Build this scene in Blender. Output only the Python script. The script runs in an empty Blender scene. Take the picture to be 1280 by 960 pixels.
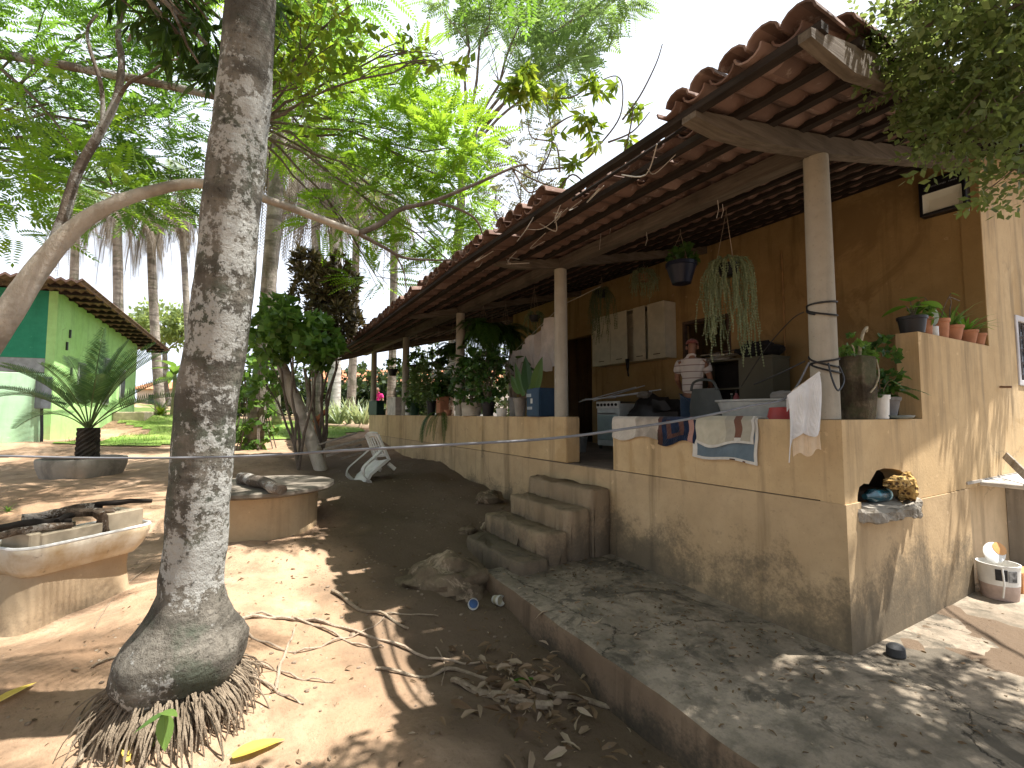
import bpy, bmesh, math, random
import numpy as np
from mathutils import Vector, Matrix
R = math.radians
rnd = random.Random(11)
rng = np.random.default_rng(11)
C = bpy.context.scene.collection
V3 = Vector

# ------------------------------------------------------------------ camera frame
EYE = 1.66
F = 593.0
YAW, PIT = R(30.5), R(3.57)
FW = V3((math.sin(YAW)*math.cos(PIT), math.cos(YAW)*math.cos(PIT), math.sin(PIT)))
RT = V3((math.cos(YAW), -math.sin(YAW), 0))
UP = RT.cross(FW)
CAM = V3((0, 0, EYE))
def ray(px, py): return FW + RT*((px-640)/F) + UP*((480-py)/F)
def on(ax, px, py, v):
    r = ray(px, py); t = (v-CAM[ax])/r[ax]; return CAM + r*t
def onX(px, py, v): return on(0, px, py, v)
def onY(px, py, v): return on(1, px, py, v)
def onZ(px, py, v): return on(2, px, py, v)
def D(px, py, d): return CAM + ray(px, py)*d

# ------------------------------------------------------------------ ground height
CP = np.array([(0,0,-.02),(2.05,1.3,-.36),(2.02,2.3,-.30),(2.05,3.2,-.2),(2.1,4.1,-.07),(1.5,1.8,-.22),(1.5,3,-.14),(-.3,2.65,-.20),(-.65,2.95,-.10),(.1,2.75,-.14),(-.25,3.3,.06),(-1.2,4.2,.16),(-.5,4.9,.22),
  (.9,4.8,.08),(.8,2.6,-.08),(.45,5.75,.26),(1.4,4.4,.02),(2.6,5.2,.12),(2.3,6.3,.25),(3.5,6.3,.34),(3.5,7.4,.46),(3.6,9.4,.69),(3.0,8.4,.6),
  (1.9,8,.55),(-2.1,10,.6),(.45,11.9,.8),(1,15.5,.95),(4.5,22.9,1.29),(3,18,1.1),(3.3,14.5,.92),(-3.9,16.2,1.0),(-3.2,22.8,1.6),(-8,14,.95),(0,25,1.5),
  (5,30,1.6),(-10,40,2.6),(10,45,2.0),(0,60,2.6),(30,60,2.0),(-40,30,2.2),(-60,60,2.6),(60,60,2),(0,120,3),(8,1,0),(5,1.3,.0),(5,-1,-.05),(12,-3,0),(-3,0,0),
  (-6,4,.2),(-5,8,.45),(0,-5,0),(-12,8,.7),(15,10,.5),(40,10,.5),(12,25,1.3),(4,1.5,.02),(2.9,-2,-.15),(3.5,.5,-.05),(0,-60,0),(-60,-20,.3),(60,-20,.3)])
def hgt(x, y):
    x = np.asarray(x, float); y = np.asarray(y, float)
    s = x.shape; x = x.ravel(); y = y.ravel()
    out = np.empty_like(x)
    for i in range(0, len(x), 20000):
        dx = x[i:i+20000, None]-CP[None, :, 0]; dy = y[i:i+20000, None]-CP[None, :, 1]
        w = 1/(dx*dx+dy*dy+.05)**1.6
        out[i:i+20000] = (w*CP[None, :, 2]).sum(1)/w.sum(1)
    return out.reshape(s)
_lat = np.random.default_rng(5).random((256, 256))
def vn(x, y, sc):
    x = np.asarray(x, float)*sc+1000.3; y = np.asarray(y, float)*sc+1000.7
    xi = np.floor(x).astype(int); yi = np.floor(y).astype(int); fx = x-xi; fy = y-yi
    fx = fx*fx*(3-2*fx); fy = fy*fy*(3-2*fy); g = lambda a, b: _lat[a % 256, b % 256]
    return (g(xi, yi)*(1-fx)+g(xi+1, yi)*fx)*(1-fy)+(g(xi, yi+1)*(1-fx)+g(xi+1, yi+1)*fx)*fy-.5
def gz(x, y):
    h = hgt(x, y)
    return h + .065*vn(x, y, 1.3)+.04*vn(x, y, 4)+.012*vn(x, y, 11)
def gz1(x, y): return float(gz(np.array([x]), np.array([y]))[0])
def onG(px, py):
    r = ray(px, py); t = .8
    while t < 90:
        p = CAM+r*t
        if p.z < gz1(p.x, p.y): return V3((p.x, p.y, gz1(p.x, p.y)))
        t *= 1.012
    return p

# ------------------------------------------------------------------ mesh builder (world coordinates in)
class MB:
    def __init__(s): s.v = []; s.f = []; s.m = []; s.M = None
    def add(s, vs, fs, mi=0):
        o = len(s.v)
        if s.M is not None: vs = [s.M @ V3(p) for p in vs]
        s.v += [tuple(p) for p in vs]; s.f += [tuple(i+o for i in f) for f in fs]; s.m += [mi]*len(fs)
        return s
    def hexa(s, p, mi=0):
        return s.add(p, [(3,2,1,0),(4,5,6,7),(0,1,5,4),(1,2,6,5),(2,3,7,6),(3,0,4,7)], mi)
    def box(s, x0, x1, y0, y1, z0, z1, mi=0):
        return s.hexa([(x0,y0,z0),(x1,y0,z0),(x1,y1,z0),(x0,y1,z0),(x0,y0,z1),(x1,y0,z1),(x1,y1,z1),(x0,y1,z1)], mi)
    def cbox(s, c, sz, rot=None, mi=0):
        a, b, d = sz[0]/2, sz[1]/2, sz[2]/2
        m = rot if rot is not None else Matrix.Identity(3)
        ps = [V3(c)+m@V3(q) for q in ((-a,-b,-d),(a,-b,-d),(a,b,-d),(-a,b,-d),(-a,-b,d),(a,-b,d),(a,b,d),(-a,b,d))]
        return s.hexa(ps, mi)
    def beam(s, p, q, w, h, up=(0,0,1), mi=0):
        p = V3(p); q = V3(q); t = (q-p).normalized(); x = t.cross(V3(up)).normalized(); z = x.cross(t)
        ps = []
        for e in (p, q):
            ps += [e-x*w/2-z*h/2, e+x*w/2-z*h/2, e+x*w/2+z*h/2, e-x*w/2+z*h/2]
        return s.add(ps, [(0,1,2,3),(7,6,5,4),(0,4,5,1),(1,5,6,2),(2,6,7,3),(3,7,4,0)], mi)
    def tube(s, pts, rad, n=8, mi=0, cap=True, jit=0):
        pts = [V3(p) for p in pts]; k = len(pts)
        if not hasattr(rad, '__len__'): rad = [rad]*k
        vs = []; prev = None
        for i, p in enumerate(pts):
            t = (pts[min(i+1, k-1)]-pts[max(i-1, 0)])
            t = t.normalized() if t.length > 1e-9 else V3((0,0,1))
            if prev is None:
                a = V3((1,0,0)) if abs(t.x) < .8 else V3((0,1,0)); x = (a-t*a.dot(t)).normalized()
            else:
                x = (prev-t*prev.dot(t)).normalized()
            prev = x; y = t.cross(x)
            for j in range(n):
                a = 2*math.pi*j/n; r = rad[i]*(1+(rnd.uniform(-jit, jit) if jit else 0))
                vs.append(p+x*(math.cos(a)*r)+y*(math.sin(a)*r))
        fs = [(i*n+j, i*n+(j+1) % n, (i+1)*n+(j+1) % n, (i+1)*n+j) for i in range(k-1) for j in range(n)]
        if cap: fs += [tuple(range(n))[::-1], tuple(range((k-1)*n, k*n))]
        return s.add(vs, fs, mi)
    def lathe(s, c, prof, n=20, mi=0, sx=1, sy=1, closed=False):
        c = V3(c); vs = []; k = len(prof)
        for r, z in prof:
            for j in range(n):
                a = 2*math.pi*j/n; vs.append(c+V3((math.cos(a)*r*sx, math.sin(a)*r*sy, z)))
        fs = [(i*n+j, i*n+(j+1) % n, (i+1)*n+(j+1) % n, (i+1)*n+j) for i in range(k-1) for j in range(n)]
        fs += [tuple(range(n))[::-1], tuple(range((k-1)*n, k*n))]
        return s.add(vs, fs, mi)
    def prism(s, poly, a, b, ax=1, mi=0):
        """polygon (2-D points) extruded along axis ax from a to b"""
        n = len(poly)
        def P(u, w, t): return {0: (t, u, w), 1: (u, t, w), 2: (u, w, t)}[ax]
        vs = [P(u, w, a) for u, w in poly]+[P(u, w, b) for u, w in poly]
        fs = [tuple(range(n)), tuple(range(n, 2*n))[::-1]]+[(j, j+n, (j+1) % n+n, (j+1) % n) for j in range(n)]
        return s.add(vs, fs, mi)
    def grid(s, P, mi=None):
        """P[i][j] points"""
        a, b = len(P), len(P[0]); vs = [p for r in P for p in r]; o = len(s.v)
        fs = [(i*b+j, i*b+j+1, (i+1)*b+j+1, (i+1)*b+j) for i in range(a-1) for j in range(b-1)]
        s.add(vs, fs)
        if mi is not None: s.m[-len(fs):] = [mi(i, j) for i in range(a-1) for j in range(b-1)]
        return s
    def blob(s, c, r, seg=14, ring=9, amp=.15, sc=2.0, mi=0, rot=None):
        c = V3(c); vs = []; sd = rnd.random()*50
        for i in range(ring+1):
            th = math.pi*i/ring
            for j in range(seg):
                ph = 2*math.pi*j/seg; d = V3((math.sin(th)*math.cos(ph), math.sin(th)*math.sin(ph), math.cos(th)))
                k = 1+amp*2*float(vn(d.x*1.7+d.z*2.3+sd, d.y*1.7+d.z*1.1, sc))
                q = V3((d.x*r[0]*k, d.y*r[1]*k, d.z*r[2]*k))
                vs.append(c+(rot@q if rot is not None else q))
        fs = [(i*seg+j, (i+1)*seg+j, (i+1)*seg+(j+1) % seg, i*seg+(j+1) % seg) for i in range(ring) for j in range(seg)]
        return s.add(vs, fs, mi)
    def build(s, name, mats, parent=None, smooth=False, bevel=0, bseg=1, loc=None, angle=40, solid=0, rough=None):
        mats = mats if isinstance(mats, (list, tuple)) else [mats]
        me = bpy.data.meshes.new(name)
        org = root_loc(parent) if parent else (V3(loc) if loc is not None else base_of(s.v))
        me.from_pydata([(p[0]-org.x, p[1]-org.y, p[2]-org.z) for p in s.v], [], s.f)
        for m in mats: me.materials.append(m)
        me.polygons.foreach_set('material_index', s.m)
        bm = bmesh.new(); bm.from_mesh(me)
        bmesh.ops.remove_doubles(bm, verts=bm.verts, dist=1e-5)
        if solid: bmesh.ops.solidify(bm, geom=bm.faces[:], thickness=solid)
        bmesh.ops.recalc_face_normals(bm, faces=bm.faces)
        if bevel:
            ed = [e for e in bm.edges if len(e.link_faces) == 2 and e.calc_face_angle(0) > R(35)]
            bmesh.ops.bevel(bm, geom=ed, offset=bevel, segments=bseg, affect='EDGES', clamp_overlap=True)
        if rough:
            amp, sc, cuts = rough; bmesh.ops.triangulate(bm, faces=bm.faces[:])
            for _ in range(cuts): bmesh.ops.subdivide_edges(bm, edges=[e for e in bm.edges if e.calc_length() > .03], cuts=1)
            bm.normal_update()
            co = np.array([v.co[:] for v in bm.verts])+np.array(org)
            nn_ = vn(co[:, 0]+co[:, 2]*.7, co[:, 1]-co[:, 2]*.9, sc)+.6*vn(co[:, 0]-co[:, 2]*.5+7, co[:, 1]+co[:, 2]*.6, sc*2.7)
            for v, k in zip(bm.verts, nn_): v.co += v.normal*(amp*float(k))
        bm.to_mesh(me); bm.free()
        if smooth:
            me.polygons.foreach_set('use_smooth', [True]*len(me.polygons))
            if angle < 180: me.set_sharp_from_angle(angle=R(angle))
        o = bpy.data.objects.new(name, me); C.objects.link(o)
        if parent: o.parent = parent
        else: o.location = org
        return o
def base_of(vs):
    a = np.array(vs); return V3(((a[:, 0].min()+a[:, 0].max())/2, (a[:, 1].min()+a[:, 1].max())/2, a[:, 2].min()))
def root_loc(o):
    l = V3((0, 0, 0))
    while o: l += o.location; o = o.parent
    return l
def tag(o, label=None, cat=None, group=None, kind=None):
    if label: o['label'] = label
    if cat: o['category'] = cat
    if group: o['group'] = group
    if kind: o['kind'] = kind
    return o
def thing(name, loc, label, cat, group=None):
    o = bpy.data.objects.new(name, None); C.objects.link(o); o.location = loc; o.empty_display_size = .1
    return tag(o, label, cat, group)

# ------------------------------------------------------------------ leaves as big numpy meshes
def nrm(a): return a/np.maximum(np.linalg.norm(a, axis=-1, keepdims=True), 1e-9)
def leafobj(name, V, mat, parent=None, loc=None, per=1, extra=None):
    """V: (k,4,3) world quads; per = quads that share one random value"""
    V = np.asarray(V, float); k = len(V)
    org = root_loc(parent) if parent else (V3(loc) if loc is not None else base_of(V.reshape(-1, 3)))
    me = bpy.data.meshes.new(name)
    me.vertices.add(k*4); me.vertices.foreach_set('co', (V.reshape(-1, 3)-np.array(org)).ravel())
    me.loops.add(k*4); me.loops.foreach_set('vertex_index', np.arange(k*4, dtype=np.int32))
    me.polygons.add(k); me.polygons.foreach_set('loop_start', np.arange(0, k*4, 4, dtype=np.int32))
    at = me.attributes.new('rv', 'FLOAT', 'FACE')
    at.data.foreach_set('value', np.repeat(rng.random(k//per+1), per)[:k].astype(np.float32))
    me.update(calc_edges=True); me.materials.append(mat)
    me.polygons.foreach_set('use_smooth', [True]*k)
    o = bpy.data.objects.new(name, me); C.objects.link(o)
    if parent: o.parent = parent
    else: o.location = org
    return o
def dia(b, t, w, x):
    """diamond quad from b to t, half-width w along x, widest at 0.45"""
    m = b+(t-b)*.45
    return [b, m-x*w, t, m+x*w]
def T_pinnate(n=8, ll=.34, lw=.06, droop=.25, ang=60):
    q = []
    for i in range(n):
        t = (i+.8)/n; y = t; z = -droop*t*t; L = ll*(1-.45*abs(t-.4)/.6)
        for sd in (-1, 1):
            d = np.array([sd*math.sin(R(ang)), math.cos(R(ang)), -.15]); b = np.array([0, y, z]); tp = b+d*L
            x = np.array([-d[1], d[0]*1.0, 0])*1.0; x = x/np.linalg.norm(x)
            q.append(dia(b, tp, lw, x))
    d = np.array([0, 1, -.4]); b = np.array([0, 1, -droop]); q.append(dia(b, b+d*ll*.7, lw, np.array([1., 0, 0])))
    return np.array(q)
def T_cluster(n=7, ll=.6, lw=.14, spread=1.0, droop=.2, seed=1, length=1.0):
    r = np.random.default_rng(seed); q = []
    for i in range(n):
        a = i*2.4; t = (i+.5)/n
        b = np.array([0, t*length, 0]); d = np.array([math.cos(a)*spread, .7, math.sin(a)*spread-droop]); d /= np.linalg.norm(d)
        x = np.cross(d, np.array([math.sin(a), .3, math.cos(a)])+r.normal(0, .3, 3)); x /= np.linalg.norm(x)
        q.append(dia(b, b+d*ll*r.uniform(.7, 1.1), lw, x))
    return np.array(q)
def place(T, pos, dirs, scale, flat=.35):
    """copies of template T at pos pointing along dirs (template +Y)"""
    pos = np.asarray(pos, float); y = nrm(np.asarray(dirs, float)); n = len(pos)
    u = np.array([0, 0, 1.])+rng.normal(0, flat, (n, 3)); x = nrm(np.cross(y, u)); z = np.cross(x, y)
    M = np.stack([x, y, z], 1)                       # rows are axes
    sc = np.broadcast_to(np.asarray(scale, float), (n,))
    out = np.einsum('kvi,nij->nkvj', T, M)*sc[:, None, None, None]+pos[:, None, None, :]
    return out.reshape(-1, 4, 3)
def ell(c, r, n, shell=.45):
    d = nrm(rng.normal(0, 1, (n, 3))); t = (shell**3+(1-shell**3)*rng.random(n))**(1/3)
    return np.array(c)+d*t[:, None]*np.array(r), d
def curve(p, q, bow=(0,0,0), n=8, jit=0):
    p = V3(p); q = V3(q); b = V3(bow); out = []
    for i in range(n+1):
        t = i/n; o = p.lerp(q, t)+b*(4*t*(1-t))
        if jit and 0 < i < n: o += V3((rnd.uniform(-jit, jit), rnd.uniform(-jit, jit), rnd.uniform(-jit, jit)))
        out.append(o)
    return out
def smooth_path(pts, k=4):
    pts = [V3(p) for p in pts]; out = []
    for i in range(len(pts)-1):
        p0 = pts[max(i-1, 0)]; p1 = pts[i]; p2 = pts[i+1]; p3 = pts[min(i+2, len(pts)-1)]
        for j in range(k):
            t = j/k
            out.append(.5*((2*p1)+(p2-p0)*t+(2*p0-5*p1+4*p2-p3)*t*t+(3*p1-p0-3*p2+p3)*t**3))
    return out+[pts[-1]]
def lerpn(vals, n):
    return list(np.interp(np.linspace(0, len(vals)-1, n), range(len(vals)), vals))
def twigs(mb, frm, clumps, r0, tw=6, trw=.012, n=6):
    """limbs from frm to every clump centre, then twigs out to its shell; returns tip points"""
    tips = []
    for c, r, *_ in clumps:
        c = V3(c); L = (c-V3(frm)).length
        pts = curve(frm, c, (rnd.uniform(-.06, .06)*L, rnd.uniform(-.06, .06)*L, rnd.uniform(0, .1)*L), 7, .02*L)
        mb.tube(pts, lerpn([r0, r0*.45], 8), n)
        for _ in range(tw):
            q, d = ell(c, r, 1, .8); s = pts[rnd.randrange(4, 8)]
            tp = curve(s, q[0], (0, 0, rnd.uniform(-.05, .12)*L*.5), 4, .03*max(r))
            mb.tube(tp, lerpn([r0*.35, trw*.5], 5), 4, cap=False)
            tips.append(tp[-1])
    return tips
def crown(clumps, T, size, dens=1.0, up=.15, out=1.0, jit=.5):
    """leaf sprays filling clumps [(centre, radii, count)]"""
    qs = []
    for c, r, n in clumps:
        p, d = ell(c, r, int(n*dens), .25)
        dd = d*out+rng.normal(0, jit, d.shape); dd[:, 2] = dd[:, 2]*.5+up
        qs.append(place(T, p, dd, size*rng.uniform(.65, 1.25, len(p))))
    return np.concatenate(qs)
def blades(base, n, L, w, arch=.8, tilt=(15, 70), seg=4, az=None, wtip=.1, jit=.2):
    """strap leaves arching from base: seg quads each"""
    q = []; base = np.array(base)
    for i in range(n):
        a = (i*2.399+rng.uniform(-.3, .3)) if az is None else az+rng.normal(0, .5)
        e = R(rng.uniform(*tilt)); l = L*rng.uniform(.7, 1.15)
        h = np.array([math.cos(a), math.sin(a), 0]); x = np.array([-h[1], h[0], 0]); p = base+h*.01; el = math.pi/2-e; pts = []
        for s in range(seg+1):
            t = s/seg; ww = w*(1-abs(t-.35)/.65 if t > .35 else .6+.4*t/.35)+w*wtip*(t > .9)*0
            pts.append((p.copy(), max(ww, w*.06)))
            p = p+(h*math.cos(el)+np.array([0, 0, 1])*math.sin(el))*l/seg; el -= arch*rng.uniform(.7, 1.3)/seg*1.6
        for s in range(seg):
            (a0, w0), (a1, w1) = pts[s], pts[s+1]
            q.append([a0-x*w0, a0+x*w0, a1+x*w1, a1-x*w1])
    return np.array(q)
def frond(base, d, L, droop, n=40, ll=.45, lw=.018, hang=.5, mb=None, r=.012, vee=.3, seg=10, t0=.14):
    """palm frond: rachis curve (into mb) with hanging leaflets; returns quads"""
    base = np.array(base, float); d = np.array(d, float); d /= np.linalg.norm(d); pts = []; p = base.copy(); v = d.copy()
    for i in range(seg+1):
        pts.append(p.copy()); p = p+v*L/seg; v = v+np.array([0, 0, -droop/seg*1.5]); v /= np.linalg.norm(v)
    pts = np.array(pts)
    if mb is not None: mb.tube([V3(a) for a in pts], lerpn([r, r*.25], seg+1), 5, cap=False)
    q = []
    for i in range(n):
        t = t0+(1-t0)*i/(n-1); s = t*seg; k = min(int(s), seg-1); b = pts[k]+(pts[k+1]-pts[k])*(s-k)
        tg = nrm(pts[k+1]-pts[k]); sd = np.cross(tg, [0, 0, 1.]); sd = sd/max(np.linalg.norm(sd), 1e-6); nu = np.cross(sd, tg)
        l = ll*(math.sin(math.pi*min(1, .15+t*.82))**.6)*rng.uniform(.85, 1.1)
        for e in (-1, 1):
            dd = sd*e*.85+tg*.5+nu*vee+np.array([0, 0, -hang*.4]); dd /= np.linalg.norm(dd)
            m = b+dd*l*.5; dd2 = dd+np.array([0, 0, -hang]); dd2 /= np.linalg.norm(dd2); tp = m+dd2*l*.5
            x = tg*lw
            q.append([b-x*.5, b+x*.5, m+x, m-x]); q.append([m-x, m+x, tp+x*.1, tp-x*.1])
    return np.array(q)
# ------------------------------------------------------------------ materials
class NT:
    def __init__(s, name):
        s.m = bpy.data.materials.new(name); s.m.use_nodes = True; s.t = s.m.node_tree; s.t.nodes.clear()
        s.out = s.t.nodes.new('ShaderNodeOutputMaterial')
        s.pos = s.n('ShaderNodeNewGeometry').outputs['Position']
    def n(s, ty, ins=None, **props):
        nd = s.t.nodes.new(ty)
        for k, v in props.items(): setattr(nd, k, v)
        for k, v in (ins or {}).items():
            if hasattr(v, 'is_linked') or isinstance(v, bpy.types.NodeSocket): s.t.links.new(v, nd.inputs[k])
            else: nd.inputs[k].default_value = v
        return nd
    def noise(s, sc, det=4, rough=.55, vec=None, dist=0):
        return s.n('ShaderNodeTexNoise', {'Vector': vec or s.pos, 'Scale': sc, 'Detail': det, 'Roughness': rough, 'Distortion': dist}).outputs[0]
    def vor(s, sc, vec=None, feature='F1', rnds=1):
        return s.n('ShaderNodeTexVoronoi', {'Vector': vec or s.pos, 'Scale': sc, 'Randomness': rnds}, feature=feature).outputs['Distance']
    def map(s, scale, vec=None, rot=(0,0,0)):
        return s.n('ShaderNodeMapping', {'Vector': vec or s.pos, 'Scale': scale, 'Rotation': rot}).outputs[0]
    def ramp(s, fac, stops):
        r = s.n('ShaderNodeValToRGB', {'Fac': fac}); e = r.color_ramp.elements
        while len(e) < len(stops): e.new(.5)
        for i, (p, c) in enumerate(stops):
            e[i].position = p; e[i].color = (c[0], c[1], c[2], 1) if hasattr(c, '__len__') else (c, c, c, 1)
        return r.outputs[0]
    def mix(s, fac, a, b, mode='MIX'):
        nd = s.n('ShaderNodeMix', data_type='RGBA', blend_type=mode)
        for i, v in ((0, fac), (6, a), (7, b)):
            if isinstance(v, bpy.types.NodeSocket): s.t.links.new(v, nd.inputs[i])
            else: nd.inputs[i].default_value = v if i == 0 else (*v[:3], 1)
        return nd.outputs[2]
    def math(s, op, a, b=0.0, clamp=False):
        nd = s.n('ShaderNodeMath', {0: a, 1: b}, operation=op, use_clamp=clamp); return nd.outputs[0]
    def sep(s, i, vec=None):
        return s.n('ShaderNodeSeparateXYZ', {0: vec or s.pos}).outputs[i]
    def attr(s, nm='rv'): return s.n('ShaderNodeAttribute', attribute_name=nm).outputs['Fac']
    def bump(s, h, st=.3, d=.02, nrm=None):
        i = {'Height': h, 'Strength': st, 'Distance': d}
        if nrm: i['Normal'] = nrm
        return s.n('ShaderNodeBump', i).outputs[0]
    def pbr(s, col, rough=.85, nrm=None, spec=.25, metal=0, **k):
        i = {'Base Color': col if isinstance(col, bpy.types.NodeSocket) else (*col[:3], 1), 'Roughness': rough, 'Specular IOR Level': spec, 'Metallic': metal}
        if nrm: i['Normal'] = nrm
        i.update(k)
        b = s.n('ShaderNodeBsdfPrincipled', i); s.t.links.new(b.outputs[0], s.out.inputs[0]); return b
MATS = {}
def cached(f):
    def g(name, *a, **k):
        if name not in MATS: MATS[name] = f(name, *a, **k)
        return MATS[name]
    return g
@cached
def simple(name, col, rough=.6, var=.25, sc=8, bump=.15, metal=0, spec=.3):
    t = NT(name); n = t.noise(sc, 5); n2 = t.noise(sc*.22, 3)
    c = t.mix(t.ramp(n, [(.35, 0), (.7, 1)]), [x*(1-var) for x in col], [min(1, x*(1+var*.5)) for x in col])
    c = t.mix(t.ramp(n2, [(.52, 0), (.66, .55)]), c, [x*.6 for x in col]) if var > .1 else c
    t.pbr(c, rough, t.bump(t.noise(sc*6, 4), bump, .01), spec, metal); return t.m
@cached
def plaster(name, col, col2, dirt=(.10, .09, .07), streak=.5, mild=None, patch=None, top=None):
    t = NT(name)
    c = t.mix(t.ramp(t.noise(.9, 5, .6), [(.38, 0), (.66, 1)]), col, col2)
    c = t.mix(t.ramp(t.noise(5, 6, .65), [(.42, 0), (.75, .35)]), c, [x*.62 for x in col])
    st = t.noise(1.0, 5, .6, t.map((5, 5, .35)))
    c = t.mix(t.math('MULTIPLY', t.ramp(st, [(.52, 0), (.68, 1)]), streak), c, [x*.5 for x in col])
    fine = t.noise(46, 4, .6)
    c = t.mix(t.ramp(fine, [(.60, 0), (.72, .3)]), c, [x*.45 for x in col])
    sp = t.noise(11, 3, .5)
    c = t.mix(t.ramp(sp, [(.70, 0), (.73, .55)]), c, [min(1, x*1.25+.05) for x in col])
    if mild:
        z0, z1, amt, mc = mild              # mildew blotches of their own shape, thick low on the wall
        b = t.n('ShaderNodeMapRange', {'Value': t.sep(2), 'From Min': z0, 'From Max': z1, 'To Min': .40, 'To Max': -.30}).outputs[0]
        mm = t.math('ADD', t.math('ADD', t.noise(1.5, 8, .68, dist=.4), t.math('ADD', t.math('MULTIPLY', t.noise(9, 5, .65), .22), t.math('MULTIPLY', t.math('SUBTRACT', t.noise(38, 4, .7), .5), .35))), b)
        c = t.mix(t.math('MULTIPLY', t.ramp(mm, [(.64, 0), (.80, .75), (.95, 1)]), amt), c, mc)
    if patch:
        pm = t.noise(.8, 7, .7, dist=.7)
        c = t.mix(t.ramp(pm, [(.56, 0), (.62, .75)]), c, patch)
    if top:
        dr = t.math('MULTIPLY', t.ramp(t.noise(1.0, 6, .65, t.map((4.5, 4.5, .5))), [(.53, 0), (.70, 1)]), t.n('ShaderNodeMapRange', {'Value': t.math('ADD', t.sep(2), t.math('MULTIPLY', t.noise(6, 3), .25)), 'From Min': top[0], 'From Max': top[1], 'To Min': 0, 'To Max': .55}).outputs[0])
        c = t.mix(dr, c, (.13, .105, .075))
    h = t.math('ADD', t.math('MULTIPLY', fine, .3), t.noise(3.5, 5))
    ck = t.ramp(t.vor(.55, t.n('ShaderNodeVectorMath', {0: t.pos, 1: t.n('ShaderNodeTexNoise', {'Vector': t.pos, 'Scale': 1.6, 'Detail': 6}).outputs[1]}, operation='ADD').outputs[0], 'DISTANCE_TO_EDGE'), [(.0, 1), (.007, 0)])
    c = t.mix(t.math('MULTIPLY', t.math('MULTIPLY', ck, .45), t.ramp(t.noise(.45, 3), [(.54, 0), (.62, 1)])), c, dirt)
    t.pbr(c, .92, t.bump(h, .35, .02), .15); return t.m
@cached
def wood(name, col, col2, axis=(1, 14, 14), rough=.85):
    t = NT(name); v = t.map(axis)
    n = t.noise(2.2, 6, .65, v); c = t.mix(t.ramp(n, [(.3, 0), (.7, 1)]), col, col2)
    c = t.mix(t.ramp(t.noise(3, 5), [(.5, 0), (.75, .6)]), c, [x*.4 for x in col])
    t.pbr(c, rough, t.bump(n, .5, .01), .15); return t.m
@cached
def bark(name, col, col2, lichen=None, moss=None, sc=1.0, ring=0, fade=None):
    t = NT(name)
    n = t.noise(7*sc, 8, .7, t.map((1, 1, .45))); c = t.mix(t.ramp(n, [(.34, 0), (.66, 1)]), col, col2)
    h = n
    if ring:
        rg = t.noise(1.0, 4, .6, t.map((1.2, 1.2, ring))); c = t.mix(t.ramp(rg, [(.5, 0), (.6, .65)]), c, [x*.45 for x in col]); h = t.math('ADD', h, t.math('MULTIPLY', rg, .9))
    if moss:
        c = t.mix(t.ramp(t.noise(2.6*sc, 7, .7), [(.50, 0), (.62, .7)]), c, moss)
    if lichen:
        l1 = t.math('ADD', t.math('MULTIPLY', t.noise(5.5*sc, 9, .75, t.map((1, 1, .8)), .15), .48), t.math('MULTIPLY', t.noise(21*sc, 6, .72), .52)); l2 = t.noise(1.8*sc, 4)
        lm = t.math('ADD', l1, t.math('MULTIPLY', t.math('SUBTRACT', l2, .5), .7))
        if fade: lm = t.math('SUBTRACT', lm, t.n('ShaderNodeMapRange', {'Value': t.math('ADD', t.sep(2), t.math('MULTIPLY', t.noise(4, 4), .3)), 'From Min': fade[1], 'From Max': fade[0], 'To Min': 0, 'To Max': .12}).outputs[0])
        c = t.mix(t.ramp(lm, [(.515, 0), (.55, .8)]), c, lichen)
        c = t.mix(t.ramp(t.noise(22*sc, 5, .7), [(.58, 0), (.66, .75)]), c, [x*.35 for x in col])
        h = t.math('ADD', h, t.math('MULTIPLY', lm, .35))
    t.pbr(c, .95, t.bump(t.math('ADD', h, t.math('MULTIPLY', t.noise(28*sc, 6, .7), .5)), .9, .035), .1); return t.m
@cached
def leaf(name, c1, c2, tr=.45, c3=None, rough=.45, spec=.35, brown=0):
    t = NT(name); r = t.attr()
    st = [(0, c1), (.55, c2), (1, c3 or c2)]
    c = t.ramp(r, st)
    c = t.mix(t.ramp(t.noise(1.1, 3), [(.35, 0), (.65, .5)]), c, [x*.6 for x in c1])
    if brown: c = t.mix(t.math('GREATER_THAN', r, 1-brown), c, (.22, .13, .05))
    p = t.n('ShaderNodeBsdfPrincipled', {'Base Color': c, 'Roughness': rough, 'Specular IOR Level': spec})
    tl = t.n('ShaderNodeBsdfTranslucent', {'Color': t.mix(.35, c, (min(1, c2[0]*2.2+.05), min(1, c2[1]*1.9+.05), c2[2]*.8))})
    mx = t.n('ShaderNodeMixShader', {0: tr, 1: p.outputs[0], 2: tl.outputs[0]})
    t.t.links.new(mx.outputs[0], t.out.inputs[0]); return t.m
@cached
def cloth(name, col, var=.12, sc=60):
    t = NT(name); w = t.n('ShaderNodeTexWave', {'Vector': t.pos, 'Scale': sc, 'Distortion': 2.0, 'Detail': 2}).outputs['Fac']
    c = t.mix(t.ramp(t.noise(7, 5), [(.4, 0), (.7, 1)]), [x*(1-var*1.6) for x in col], col)
    c = t.mix(t.math('MULTIPLY', w, .25), c, [x*.7 for x in col])
    t.pbr(c, .95, t.bump(t.math('ADD', w, t.noise(40, 3)), .4, .006), .1, **{'Sheen Weight': .2}); return t.m

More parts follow.
